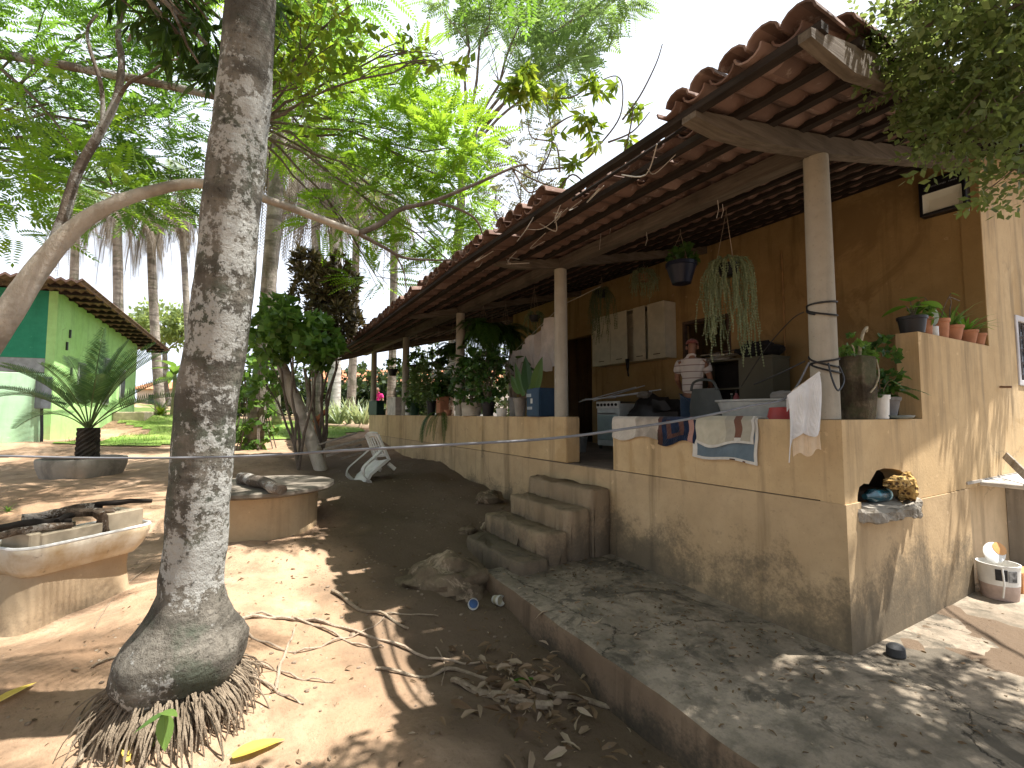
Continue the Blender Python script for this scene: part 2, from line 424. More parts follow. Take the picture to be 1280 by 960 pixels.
def ground_mat():
    t = NT('dirt')
    a = t.noise(.55, 7, .62); b = t.noise(3.2, 8, .68); f = t.noise(30, 6, .7)
    c = t.mix(t.ramp(a, [(.36, 0), (.64, 1)]), (.30, .19, .115), (.44, .305, .20))
    c = t.mix(t.ramp(b, [(.46, 0), (.68, .75)]), c, (.19, .13, .085))
    c = t.mix(t.ramp(t.noise(1.3, 5, .6, dist=.5), [(.56, 0), (.68, .6)]), c, (.53, .385, .27))
    c = t.mix(t.ramp(f, [(.55, 0), (.72, .55)]), c, (.15, .10, .06))
    v = t.n('ShaderNodeTexVoronoi', {'Vector': t.pos, 'Scale': 24, 'Randomness': 1})
    peb = t.math('MULTIPLY', t.ramp(v.outputs['Distance'], [(.16, 1), (.24, 0)]), t.ramp(t.noise(2.4, 3), [(.5, 0), (.62, 1)]))
    c = t.mix(t.math('MULTIPLY', peb, .75), c, t.mix(t.n('ShaderNodeSeparateXYZ', {0: v.outputs['Color']}).outputs[0], (.12, .085, .055), (.50, .42, .33)))
    # thin grass far off; beside the paving the roof's shade is painted in as darker soil
    far = t.n('ShaderNodeMapRange', {'Value': t.sep(1), 'From Min': 24, 'From Max': 34}).outputs[0]
    g = t.math('MULTIPLY', far, t.ramp(t.noise(.5, 5), [(.42, 0), (.56, 1)]))
    c = t.mix(g, c, (.10, .15, .04))
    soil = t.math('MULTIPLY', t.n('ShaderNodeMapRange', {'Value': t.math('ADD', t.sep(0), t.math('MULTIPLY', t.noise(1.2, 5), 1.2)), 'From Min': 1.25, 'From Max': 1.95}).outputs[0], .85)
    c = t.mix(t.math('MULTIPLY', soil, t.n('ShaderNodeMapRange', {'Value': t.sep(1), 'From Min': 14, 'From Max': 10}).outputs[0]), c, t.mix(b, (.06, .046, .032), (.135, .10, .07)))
    h = t.math('ADD', t.math('MULTIPLY', f, .45), t.math('ADD', t.math('MULTIPLY', b, 1.2), t.math('MULTIPLY', peb, .5)))
    t.pbr(c, .97, t.bump(h, .65, .04), .12); return t.m
def paving_mat():
    t = NT('worn_concrete')
    a = t.noise(.9, 7, .65, dist=.3); b = t.noise(4.5, 8, .7); f = t.noise(45, 5, .65)
    c = t.mix(t.ramp(a, [(.36, 0), (.64, 1)]), (.20, .162, .12), (.37, .305, .23))
    c = t.mix(t.ramp(b, [(.43, 0), (.62, .75)]), c, (.10, .088, .066))
    c = t.mix(t.ramp(t.noise(2.6, 8, .7), [(.55, 0), (.63, .6)]), c, (.36, .30, .225))
    c = t.mix(t.ramp(t.noise(1.7, 7, .7, dist=.8), [(.53, 0), (.60, .8)]), c, (.075, .065, .05))
    c = t.mix(t.ramp(f, [(.56, 0), (.74, .55)]), c, (.13, .115, .09))
    wv = t.n('ShaderNodeVectorMath', {0: t.pos, 1: t.n('ShaderNodeVectorMath', {0: t.n('ShaderNodeTexNoise', {'Vector': t.pos, 'Scale': 2.2, 'Detail': 7, 'Roughness': .65}).outputs[1], 1: (.55, .55, 0)}, operation='MULTIPLY').outputs[0]}, operation='ADD').outputs[0]
    e = t.vor(.62, wv, 'DISTANCE_TO_EDGE'); ck = t.ramp(e, [(.001, .9), (.0045, 0)])
    e2 = t.vor(1.9, wv, 'DISTANCE_TO_EDGE'); ck2 = t.math('MULTIPLY', t.ramp(e2, [(.001, .7), (.004, 0)]), t.ramp(t.noise(.7, 3), [(.53, 0), (.6, 1)]))
    ck = t.math('MAXIMUM', ck, ck2)
    c = t.mix(ck, c, (.03, .026, .02))
    h = t.math('SUBTRACT', t.math('ADD', t.math('MULTIPLY', f, .35), b), t.math('MULTIPLY', ck, 1.2))
    t.pbr(c, .93, t.bump(h, .5, .025), .15); return t.m
def tile_mat():
    t = NT('clay_tile')
    sn = t.n('ShaderNodeVectorMath', {0: t.n('ShaderNodeVectorMath', {0: t.pos, 1: (.10, .02, 0)}, operation='ADD').outputs[0], 1: (.37, .09, 50)}, operation='SNAP').outputs[0]
    r = t.n('ShaderNodeTexWhiteNoise', {'Vector': sn}, noise_dimensions='3D').outputs['Value']
    c = t.ramp(r, [(0, (.09, .062, .053)), (.35, (.185, .115, .092)), (.7, (.13, .083, .068)), (1, (.26, .175, .145))])
    c = t.mix(t.ramp(t.noise(3, 6, .65), [(.45, 0), (.7, .7)]), c, (.13, .075, .055))
    c = t.mix(t.ramp(t.noise(11, 5, .7), [(.58, 0), (.68, .5)]), c, (.40, .33, .29))
    t.pbr(c, .9, t.bump(t.noise(25, 5), .4, .01), .15); return t.m
def grass_mat(name='lawn_green'):
    t = NT(name)
    c = t.mix(t.ramp(t.noise(.7, 5), [(.38, 0), (.66, 1)]), (.13, .23, .04), (.26, .34, .09))
    c = t.mix(t.ramp(t.noise(5, 6, .7), [(.55, 0), (.7, .6)]), c, (.33, .27, .15))
    t.pbr(c, .95, t.bump(t.noise(30, 4), .8, .03), .1); return t.m
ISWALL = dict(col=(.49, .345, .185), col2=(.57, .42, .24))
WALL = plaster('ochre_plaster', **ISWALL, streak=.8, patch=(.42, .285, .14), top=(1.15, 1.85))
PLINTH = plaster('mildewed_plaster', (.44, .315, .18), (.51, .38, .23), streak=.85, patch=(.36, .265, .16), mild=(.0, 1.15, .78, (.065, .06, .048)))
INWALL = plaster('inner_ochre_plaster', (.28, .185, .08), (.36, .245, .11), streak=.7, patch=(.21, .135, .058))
STEP = plaster('step_cement', (.235, .172, .11), (.31, .232, .15), streak=.5, mild=(.0, 1.0, .7, (.07, .062, .05)))
CEMENT = plaster('grey_cement', (.30, .27, .225), (.37, .33, .275), streak=.6, patch=(.17, .15, .12))
COLC = plaster('column_cement', (.325, .295, .24), (.39, .36, .30), streak=.45)
BEAM = wood('beam_wood', (.075, .06, .048), (.155, .13, .105), (14, 1, 14))
BEAMX = wood('rafter_wood', (.085, .068, .05), (.18, .15, .12), (1, 14, 14))
BATT = wood('batten_wood', (.018, .014, .012), (.04, .03, .024), (14, 1, 14))
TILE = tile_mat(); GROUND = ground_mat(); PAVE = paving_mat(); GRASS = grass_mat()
DARKP = simple('black_plastic', (.018, .018, .02), .45, .3)
WHITEP = simple('white_plastic', (.74, .73, .69), .45, .18)
TERRA = simple('terracotta', (.42, .19, .105), .85, .25)
STEEL = simple('galvanised_steel', (.42, .43, .43), .4, .25, metal=.7)
BLACKW = simple('black_cable', (.02, .02, .022), .5, .2)
SOIL = simple('pot_soil', (.06, .042, .03), .95, .3)
# ------------------------------------------------------------------ ground, lawn, paving
def axis(lo, a, b, hi, st):
    mid = list(np.arange(a, b+1e-6, st)); out = []; d = st; x = a
    while x > lo: d *= 1.35; x -= d; out.append(x)
    pre = out[::-1]; out = []; d = st; x = mid[-1]
    while x < hi: d *= 1.35; x += d; out.append(x)
    return np.array(pre+mid+out)
def gridobj(name, X, Y, Z, mat, drop=None):
    nx, ny = len(X), len(Y); gx, gy = np.meshgrid(X, Y, indexing='ij')
    v = np.stack([gx, gy, Z], -1).reshape(-1, 3); i = np.arange(nx*ny).reshape(nx, ny)
    f = np.stack([i[:-1, :-1], i[1:, :-1], i[1:, 1:], i[:-1, 1:]], -1).reshape(-1, 4)
    if drop is not None: f = f[drop(v[f].mean(1))]
    me = bpy.data.meshes.new(name); me.from_pydata(v.tolist(), [], f.tolist()); me.materials.append(mat)
    me.polygons.foreach_set('use_smooth', [True]*len(me.polygons))
    o = bpy.data.objects.new(name, me); C.objects.link(o); return o
gx = axis(-300, -9, 8, 300, .085); gy = axis(-120, -1.5, 19, 400, .085)
GX, GY = np.meshgrid(gx, gy, indexing='ij'); GZ = gz(GX, GY)
far = np.sqrt(GX**2+GY**2); GZ += np.clip((far-60)/200, 0, 1)*1.0
lx = np.arange(-6.5, 4.2, .25); ly = np.arange(14.6, 24, .25)
ly2 = ly
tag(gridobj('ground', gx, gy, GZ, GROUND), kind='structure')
LX, LY = np.meshgrid(lx, ly, indexing='ij')
def lawn_keep(c):
    e = vn(c[:, 0], c[:, 1], .7)*1.6
    return (c[:, 0]+e > -2.6) & (c[:, 0]+e*.6 < 3.1+np.clip((c[:, 1]-16.5)*2, 0, 1.2)) & (c[:, 1]+e > 15.1) & (c[:, 1]+e < 22.6)
tag(gridobj('lawn', lx, ly, gz(LX, LY)+.03, GRASS, lawn_keep), kind='structure')
gp = rng.random((14000, 2))*[10.5, 9]+[-6.4, 14.7]
gp = gp[lawn_keep(np.c_[gp, np.zeros(len(gp))])]
gd = np.c_[rng.normal(0, .5, (len(gp), 2)), np.ones(len(gp))]
gl = place(np.array([[[-.06, 0, 0], [.06, 0, 0], [.01, 1, 0], [-.01, 1, 0]]]), np.c_[gp, gz(gp[:, 0], gp[:, 1])+.01], gd, rng.uniform(.05, .13, len(gp)))
GB = leaf('grass_blade', (.10, .20, .03), (.22, .32, .07), .35, (.34, .33, .12))
tag(leafobj('grass', gl, GB), kind='stuff')

def pz(x, y):
    """top of the paving"""
    r = np.clip((y-1.6)/2.7, 0, 1)
    return .02+.09*r+.02*vn(x, y, .9)-.012*np.clip(2.9-x, 0, 1)+.008*vn(x, y, 5)
def pedge(y): return 2.17+.06*np.clip((y-3)/1.2, 0, 1)+.035*vn(np.zeros_like(y)+3, y, 1.7)+.02*vn(np.zeros_like(y)+9, y, 6)
mb = MB(); ys = np.concatenate([np.arange(-4, 1.68, .12), [1.70], np.arange(1.8, 4.25, .12), [4.3]]); rows = []
for y in ys:
    x0 = float(pedge(np.array([y]))[0]); x1 = 3.8 if y > 1.71 else 14.0
    u = np.linspace(0, 1, 40)**(1 if y > 1.71 else 2.2); xs = x0+.03+(x1-x0-.03)*u
    z = pz(xs, np.full_like(xs, y))
    rows.append([V3((x0-.005, y, -.5)), V3((x0-.002, y, float(z[0])-.03)), V3((x0+.012, y, float(z[0])-.006))]+[V3((float(a), y, float(b))) for a, b in zip(xs, z)])
# end face at the far side
rows.append([V3((p.x, p.y+.004, -.5)) for p in rows[-1]])
mb.grid(rows, lambda i, j: 1 if j < 2 else 0)
EDGE = plaster('mossy_edge', (.13, .09, .06), (.21, .15, .10), streak=.8, mild=(-.5, .3, .9, (.04, .036, .028)))
tag(mb.build('paving', [PAVE, EDGE], smooth=True, angle=30), kind='structure')

# ------------------------------------------------------------------ house
HX, HY, FL, PT, BX = 3.68, 1.70, 1.035, 1.615, 6.75
COLY = [1.84, 5.10, 8.36, 11.70, 14.86]
house = thing('house', (HX, HY, 0), 'long ochre plastered house with a raised verandah under a sagging clay tiled roof', 'house')
def zr(x, y=5.0):
    s = np.clip((y-4)/7.5, 0, 1); s = s*s*(3-2*s)
    return 3.46+.2*(x-2.25)+.038*np.maximum(x-3.8, 0)-.21*s*np.clip((3.8-x)/1.5, 0, 1)+.018*vn(x*0+1, y, .8)
# plinth below the floor
mb = MB()
mb.box(HX-.012, HX+.2, 1.688, 4.03, -.4, FL-.006)
mb.box(HX-.012, HX+.2, 5.92, 15.0, -.4, FL-.006)
mb.box(HX-.01, HX+.2, 4.03, 5.92, -.4, FL-.012)
mb.box(HX+.2, 5.93, 1.688, 1.9, -.4, FL-.075)
mb.build('plinth', PLINTH, house)
mb = MB()
mb.box(5.93, 12, 1.76, 1.95, -.4, 1.0)
mb.build('plinth', plaster('pale_plinth', (.56, .43, .27), (.62, .48, .31), streak=.6), house, bevel=.01)
MB().box(HX+.02, BX+.1, 1.9, 15.0, FL-.12, FL).build('verandah_floor', simple('floor_cement', (.17, .13, .10), .7, .35, 3), house)
# parapet on the long side, with the gateway
mb = MB()
def par(y0, y1): mb.box(HX, HX+.15, y0, y1, FL+.002, PT)
par(1.8605, 4.02); par(5.28, 15.0)
mb.build('parapet', WALL, house)
MB().box(HX-.012, HX+.20, 4.86, 5.28, FL+.002, PT+.004).build('gate_pier', WALL, house, bevel=.01, bseg=2)
# right hand parapet and the gable wall in one plane: outline with the broken notch at its foot
z0 = FL-.07
notch = [(4.72, z0), (4.71, 1.10), (4.66, 1.17), (4.55, 1.215), (4.42, 1.235), (4.28, 1.245), (4.16, 1.235), (4.08, 1.18), (4.03, 1.145), (3.96, 1.155), (3.89, 1.135), (3.86, 1.08), (3.845, z0)]
poly = [(HX, z0), (HX, PT), (5.02, PT), (5.02, 2.36), (BX, 2.36), (BX, z0)]+notch
mb = MB(); mb.prism(poly, 1.70, 1.86)
mb.build('parapet', WALL, house)
mb = MB()                                               # little hollow behind the broken plaster, its inner shade put into the dark colour
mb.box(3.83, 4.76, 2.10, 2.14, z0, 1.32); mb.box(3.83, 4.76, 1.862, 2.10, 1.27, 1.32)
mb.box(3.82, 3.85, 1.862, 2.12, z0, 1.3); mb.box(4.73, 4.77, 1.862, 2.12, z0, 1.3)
mb.build('cavity', simple('hollow_shade', (.05, .038, .03), .95, .4), house)
mb = MB(); top = []; n = 26
for i in range(n+1):
    x = 3.83+.93*i/n; o = .08+.08*math.sin(math.pi*min(1, i/n*1.15))+rnd.uniform(-.03, .03)
    if i < 4: o *= .35+.18*i
    top.append((x, 1.70-o))
mb.prism([(3.83, 1.86)]+top+[(4.76, 1.86)], FL-.075-.07, FL-.06, 2)
mb.build('broken_ledge', CEMENT, house, bevel=.012, bseg=1, rough=(.05, 13, 3))
wt = lambda x: float(zr(np.array(x), np.array(1.7)))-.015
mb = MB()
WX0, WX1, WZ0, WZ1 = 7.62, 8.75, 1.98, 2.78
mb.prism([(BX, z0), (BX, wt(BX)), (WX0, wt(WX0)), (WX0, z0)], 1.70, 1.86)
mb.prism([(WX0, z0), (WX0, WZ0), (WX1, WZ0), (WX1, z0)], 1.70, 1.86)
mb.prism([(WX0, WZ1), (WX0, wt(WX0)), (WX1, wt(WX1)), (WX1, WZ1)], 1.70, 1.86)
mb.prism([(WX1, z0), (WX1, wt(WX1)), (9.9, wt(9.9)), (9.9, z0)], 1.70, 1.86)
mb.build('side_wall', WALL, house)
# window with white frame and iron grille
wf = MB()
for a in ((WX0, WX0+.07, WZ0, WZ1), (WX1-.07, WX1, WZ0, WZ1), (WX0+.07, WX1-.07, WZ0, WZ0+.06), (WX0+.07, WX1-.07, WZ1-.06, WZ1)): wf.box(a[0], a[1], 1.685, 1.80, a[2], a[3])
win = wf.build('window', simple('white_paint', (.52, .50, .50), .6, .15), house, bevel=.006)
MB().box(WX0+.07, WX1-.07, 1.78, 1.79, WZ0+.06, WZ1-.06).build('pane', simple('dark_glass', (.015, .017, .02), .12, .1, spec=.5), win)
g = MB()
for i in range(9):
    x = WX0+.12+i*.115; g.tube([(x, 1.715, WZ0+.06), (x, 1.715, WZ1-.06)], .007, 6)
for i in range(5):
    z = WZ0+.12+i*.15
    g.tube([(WX0+.07+.02*k, 1.712+.006*math.sin(k*1.8), z+.022*math.sin(k*1.1)) for k in range(50)], .006, 5)
g.build('grille', simple('iron_grille', (.11, .10, .10), .6, .3, metal=.4), win, smooth=True)
# ledge, and the slab that catches the sun at the far right
MB().box(5.9, 12, 1.688, 1.9, 1.0, z0+.06).build('ledge', simple('grey_ledge', (.36, .33, .29), .9, .3), house)
mb = MB(); mb.box(6.25, 9.5, 1.36, 1.755, .965, 1.012)
mb.build('bench_slab', simple('pale_cement', (.55, .52, .47), .85, .2), house, bevel=.012)
MB().box(7.2, 7.35, 1.40, 1.755, -.2, .965).build('bench_leg', CEMENT, house)
# inner back wall with two dark doorways
mb = MB(); WT = 4.45
def wy(y0, y1, a, b): mb.box(BX, BX+.15, y0, y1, a, b)
wy(1.865, 4.70, FL-.1, WT); wy(5.56, 8.02, FL-.1, WT); wy(9.25, 11.4, FL-.1, WT)
wy(4.70, 5.56, 3.2, WT); wy(8.02, 9.25, 3.4, WT)
mb.box(BX-.009, BX-.001, 1.704, 1.863, 2.366, 4.36)
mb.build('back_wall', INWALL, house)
mb = MB(); mb.box(BX+.16, 9.8, 11.25, 11.4, FL-.1, 5.0); mb.box(9.8, 9.95, 1.7, 16.2, -.3, 5.18)
mb.build('rear_wall', WALL, house)
MB().box(BX+.15, 9.8, 1.95, 11.25, FL-.2, FL-.02).build('room_floor', simple('room_floor', (.10, .08, .07), .8, .3), house)
MB().box(BX+.15, 9.8, 11.4, 16.2, FL-.2, FL-.02).build('yard_floor', CEMENT, house)
mb = MB()
for y in (4.65, 5.51): mb.box(BX-.025, BX+.05, y, y+.05, FL, 3.25)
mb.box(BX-.025, BX+.05, 4.70, 5.51, 3.2, 3.25)
mb.build('door_frame', wood('dark_frame', (.06, .04, .03), (.10, .07, .05)), house)
MB().tube([(BX-.012, 3.80, 1.9), (BX-.012, 3.80, 4.0)], .014, 6).build('conduit', simple('ochre_conduit', (.28, .16, .06), .7), house)
# columns
for y in COLY:
    mb = MB(); c = (HX+.085, y, 0); pr = [(.091, PT+.004), (.091, PT+.05), (.09, 2.3), (.087, 3.0), (.083, 3.60)]
    mb.lathe(c, pr, 22)
    o = mb.build('column', COLC, house, smooth=True)
# steps
for x0, x1, y0, y1, zt, zb in ((3.36, HX-.011, 4.06, 5.36, .835, -.3), (3.06, 3.37, 4.06, 5.32, .625, -.3), (2.75, 3.07, 4.06, 5.38, .415, -.3), (2.42, 2.76, 3.98, 5.26, .22, -.3)):
    mb = MB(); n = 12; a = []; b = []
    P = [(x0+rnd.uniform(-.012, .012)+(.05 if i in (0, n) else 0), y0+(y1-y0)*i/n) for i in range(n+1)]
    mb.prism(P+[(x1, y1), (x1, y0)], zb, zt+rnd.uniform(-.01, .01), 2)
    mb.build('step', STEP, house, bevel=.02, bseg=1, smooth=True, angle=60, rough=(.030, 7, 3))
# cables tied round the near column
mb = MB()
def coil(z, turns, tail):
    pts = []
    for k in range(int(turns*18)):
        a = k/18*2*math.pi; r = .100+.006*math.sin(k*.7)
        pts.append((HX+.085+r*math.cos(a), 1.84+r*math.sin(a), z+.05*math.sin(a*.5+z)+.018*math.sin(k*.37)))
    mb.tube(pts, .0075, 5); 
    if tail: mb.tube(smooth_path(tail, 5), .0065, 5)
coil(2.44, 2.6, [])
coil(2.02, 2.2, [(3.66, 1.76, 2.02), (3.62, 1.72, 1.90), (3.63, 1.69, 1.82), (3.74, 1.70, 1.9), (3.72, 1.72, 2.0)])
coil(2.06, 1.3, [(3.66, 1.92, 2.05), (3.64, 2.1, 1.97), (3.7, 2.35, 1.90)])
mb.tube(smooth_path([(3.67, 1.92, 2.42), (3.72, 2.05, 2.38), (4.1, 2.5, 2.22), (4.8, 3.2, 1.95)], 5), .004, 5)
tag(mb.build('cable_coil', BLACKW, None, smooth=True), 'black cables tied twice around the nearest verandah column', 'cable')
# ------------------------------------------------------------------ roof
roof = MB()
ROW, PY = .37, .18; ncol = 85; nrow = 21
def tile(yc, xs, cap, eave):
    L = .44; n = 6; vs = []
    jy = rnd.uniform(-.013, .013); jz = rnd.uniform(-.008, .010); jx = rnd.uniform(-.035, .03); jr = rnd.uniform(-.05, .05)
    for e in (0, 1):
        x = xs+jx+L*e*.98; rr = (.078 if (e == 0) == cap else .062)
        zb = float(zr(np.array(x), np.array(yc)))+(.030 if e == 0 else 0.0)*(1 if cap else .6)
        for k in range(n+1):
            a = math.pi*k/n
            if cap: z = zb+.052+math.sin(a)*rr*.92
            else: z = zb+.075-math.sin(a)*rr*.85
            vs.append((x, yc+jy+jr*e*.3+math.cos(a)*rr*1.12, z+jz))
    roof.add(vs, [(k, k+1, n+2+k, n+1+k) for k in range(n)])
for j in range(ncol):
    y = 1.07+.08+PY*j
    for i in range(nrow):
        xs = 2.25+ROW*i
        if i == 0 and 1.93 < y < 3.15: continue
        if i == 0 and y > 3.15 and rnd.random() < .06: continue
        xs += .05*float(vn(np.array(0.), np.array(y), 1.1)) if i == 0 else 0
        tile(y, xs, True, i == 0)
        if not (i == 1 and 1.93 < y < 3.1 and rnd.random() < .35): tile(y+PY/2, xs+.02, False, i == 0)
roof_o = roof.build('roof', TILE, house, smooth=True, solid=.011, angle=50)
zf = lambda x, y: float(zr(np.array(float(x)), np.array(float(y))))
for i in range(21):
    mb = MB(); x = 2.33+ROW*i
    ysg = np.linspace(1.075, 16.2, 24)
    for a, b in zip(ysg[:-1], ysg[1:]): mb.beam((x, a, zf(x, a)-.012), (x, b, zf(x, b)-.012), .062, .042)
    mb.build('batten', BATT, house)
def rafter(y, w, h, x0=2.3, x1=9.8, nose=.7):
    mb = MB(); xs = [x0, x0+.28, x0+nose, 3.8, 5.2, 6.7, x1]; P = []
    for k, x in enumerate(xs):
        zt = zf(x, y)-.024; hh = h*(.3 if k == 0 else .78 if k == 1 else 1)
        P.append([V3((x, y-w/2, zt)), V3((x, y+w/2, zt)), V3((x, y+w/2, zt-hh)), V3((x, y-w/2, zt-hh)), V3((x, y-w/2, zt))])
    mb.grid(P); mb.add(P[0][:4], [(0, 1, 2, 3)]); mb.add(P[-1][:4], [(3, 2, 1, 0)])
    mb.build('rafter', BEAMX, house)
rafter(1.12, .06, .15, 2.24, nose=.42)
rafter(1.82, .10, .135)
for y in (5.1, 8.36, 11.7, 14.86, 16.1): rafter(y+rnd.uniform(-.03, .03), .08, .12, 2.75)
mb = MB(); ysg = np.linspace(1.78, 16.1, 14)
for a, b in zip(ysg[:-1], ysg[1:]):
    mb.beam((HX+.085, a, 3.668+.02*float(vn(np.array(0.), np.array(a), .5))), (HX+.085, b, 3.668+.02*float(vn(np.array(0.), np.array(b), .5))), .13, .135)
mb.build('eave_beam', BEAM, house)
mb = MB(); mb.tube([(2.36, 1.9, 3.50), (2.345, 2.5, 3.475), (2.35, 3.2, 3.46)], .024, 8)
mb.tube([(2.47, 1.95, 3.51), (2.46, 3.15, 3.49)], .013, 6)
mb.build('edge_pole', BATT, house, smooth=True)
# loose wires and dry stalks hanging at the roof edge
mb = MB()
for k in range(16):
    y = rnd.uniform(1.95, 5.2); x = 2.35+rnd.uniform(-.05, .5); z = zf(x, y)-.03
    p = [(x, y, z), (x+rnd.uniform(-.1, .1), y+rnd.uniform(-.1, .3), z-rnd.uniform(.02, .12)), (x+rnd.uniform(-.15, .15), y+rnd.uniform(-.1, .5), z-rnd.uniform(-.05, .14))]
    mb.tube(smooth_path(p, 5), rnd.uniform(.003, .006), 4)
mb.build('roof_wire', simple('grey_wire', (.40, .37, .33), .7), house, smooth=True)
mb = MB()
for px, py, l in ((750, 275, .35), (763, 268, .22), (897, 250, .16), (903, 255, .12), (808, 290, .14), (1000, 170, .1)):
    p = onX(px, py, 3.6); mb.tube([p, p+V3((.01, .0, -l*.5)), p+V3((-.005, .01, -l))], .003, 4)
mb.build('hanging_wire', simple('grey_wire', (.40, .37, .33), .7), house, smooth=True)
# ------------------------------------------------------------------ trees
def A(v): return np.array(v, float)
BARK = bark('lichen_bark', (.11, .10, .083), (.23, .21, .175), (.44, .44, .41), (.075, .09, .065), 1.25, 5, (.25, .75))
BARKB = bark('bulb_bark', (.16, .13, .095), (.26, .215, .16), None, (.10, .105, .07), 1.0, 3)
BARK2 = bark('smooth_bark', (.42, .365, .30), (.58, .52, .44), None, None, .8, 2)
BARK3 = bark('dark_bark', (.10, .08, .065), (.19, .155, .12), (.34, .33, .30), None, 1.3)
PALMB = bark('palm_bark', (.20, .17, .14), (.36, .32, .27), None, (.12, .12, .08), .7, 6)
PALEB = bark('pale_palm_bark', (.40, .37, .33), (.56, .53, .49), None, None, .6, 6)
TWIG = bark('twig_bark', (.13, .105, .085), (.22, .18, .145), None, None, 2)
L_FEA = leaf('feathery_leaf', (.10, .21, .02), (.20, .36, .035), .55, (.32, .44, .06))
L_FED = leaf('feathery_leaf_deep', (.065, .155, .03), (.13, .27, .045), .5, (.21, .36, .06))
L_FAR = leaf('far_leaf', (.09, .18, .07), (.16, .27, .10), .55, (.23, .33, .12))
L_MAN = leaf('long_dark_leaf', (.02, .05, .012), (.05, .11, .022), .4, (.12, .21, .04), rough=.35)
L_RGT = leaf('small_oval_leaf', (.09, .14, .05), (.17, .24, .09), .5, (.28, .34, .14))
L_PLM = leaf('palm_leaflet', (.05, .10, .025), (.12, .19, .04), .45, (.30, .30, .07))
L_DRY = leaf('dry_frond', (.17, .145, .12), (.29, .25, .21), .3, (.40, .36, .31), rough=.8, spec=.1)
L_SHR = leaf('broad_green_leaf', (.05, .12, .025), (.11, .22, .045), .45, (.21, .34, .08), rough=.4)
L_CRO = leaf('variegated_dark_leaf', (.028, .022, .018), (.09, .075, .035), .25, (.30, .25, .13), rough=.4)
L_HDG = leaf('hedge_leaf', (.018, .04, .016), (.05, .085, .03), .35, (.09, .13, .05))
L_YEL = leaf('yellow_green_leaf', (.09, .17, .02), (.17, .26, .03), .55, (.32, .33, .04))
P8 = T_pinnate(10, .30, .044, .25, 64); P6 = T_pinnate(6, .42, .08, .3); CL7 = T_cluster(7, .6, .15); CLO = T_cluster(9, .42, .11, 1.1, .1, 3)
LONG = T_cluster(9, 1.0, .1, .8, .9, 5, .4); BROAD = T_cluster(6, .75, .25, 1.1, .15, 7, .6)
TUFT = T_cluster(9, .8, .11, 1.0, -.1, 9, .25)

# --- the lichen palm in front
bx, by = -.25, 3.10
t1 = thing('palm_tree', (bx, by, gz1(bx, by)), 'tall palm with a thick lichen covered trunk swelling above a skirt of bare roots', 'tree')
pts = [D(228, 858, 2.74), D(229, 800, 2.74), D(236, 740, 2.74), D(244, 690, 2.74), D(251, 600, 2.74), D(260, 500, 2.74), D(276, 400, 2.73), D(286, 300, 2.72), D(296, 200, 2.71), D(307, 100, 2.70), D(315, 0, 2.70), D(322, -100, 2.7)]
d0 = pts[-1]-pts[-2]
pts += [pts[-1]+d0*k*1.4 for k in (1, 2, 3.2, 4.6)]
wid = [120, 104, 84, 80, 80, 79, 77, 75, 74, 69, 64, 63, 60, 57, 54, 50]
P = smooth_path(pts, 6); rr = lerpn([w*2.72/F/2*.86 for w in wid], len(P))
c0 = D(227, 821, 2.74)
prof = [(.10, -.20), (.24, -.175), (.325, -.12), (.36, -.03), (.355, .05), (.315, .13), (.262, .21), (.215, .30), (.188, .39)]
mb = MB(); n = 56; vs = []; ca = D(240, 728, 2.74)
sec = []
for r, z in prof: sec.append((V3((c0.x, c0.y, c0.z+z)).lerp(V3((ca.x, ca.y, c0.z+z)), max(0, min(1, (z+.05)/.44))), r*.88, 1-max(0, min(1, (z-.1)/.3))))
sec += [(p, r_, 0) for p, r_ in zip(P, rr) if p.z > c0.z+.47]
for p, r, bulb in sec:
    for j in range(n):
        a = 2*math.pi*j/n; ca_, sa_ = math.cos(a), math.sin(a)
        k = 1+.06*float(vn(A(p.z*1.2+5), A(ca_*1.3+2), 2))+.07*float(vn(A(p.z*4), A(sa_*2+ca_*3), 1.5))+.010*math.sin(p.z*38+sa_)*(1-bulb)
        k *= 1+bulb*(.16*float(vn(A(ca_*1.6+p.z), A(sa_*1.6), 1.6))+.09*float(vn(A(a*3+9), A(p.z*9), 1.5))+.03*float(vn(A(a*9), A(p.z*25), 1.)))
        vs.append(p+V3((ca_*r*k, sa_*r*k, .02*math.sin(a*3)*bulb)))
mb.add(vs, [(i*n+j, i*n+(j+1) % n, (i+1)*n+(j+1) % n, (i+1)*n+j) for i in range(len(sec)-1) for j in range(n)])
mb.build('trunk', BARK, t1, smooth=True, angle=180)
mb = MB()
for k in range(900):
    a = rnd.uniform(0, 2*math.pi); r0 = rnd.uniform(.19, .31); r1 = r0+rnd.uniform(.0, .15)+(.12 if rnd.random() < .12 else 0)
    p0 = V3((c0.x+math.cos(a)*r0, c0.y+math.sin(a)*r0, c0.z-.13+rnd.uniform(-.02, .05)))
    a2 = a+rnd.uniform(-.16, .16); x, y = c0.x+math.cos(a2)*r1, c0.y+math.sin(a2)*r1
    p1 = V3((x, y, gz1(x, y)-.02))
    mid = p0.lerp(p1, .5)+V3((math.cos(a)*.04+rnd.uniform(-.015, .015), math.sin(a)*.04+rnd.uniform(-.015, .015), .02))
    w = rnd.uniform(.002, .0058); mb.tube(smooth_path([p0, mid, p1], 4), [w*1.1]*5+[w*.9]*4, 5, cap=False)
tag(mb.build('root_skirt', bark('root_fibre', (.17, .13, .09), (.36, .29, .21), None, None, 2), t1, smooth=True), kind='stuff')
ROOTM = bark('pale_root', (.33, .25, .18), (.50, .40, .30), None, None, 2)
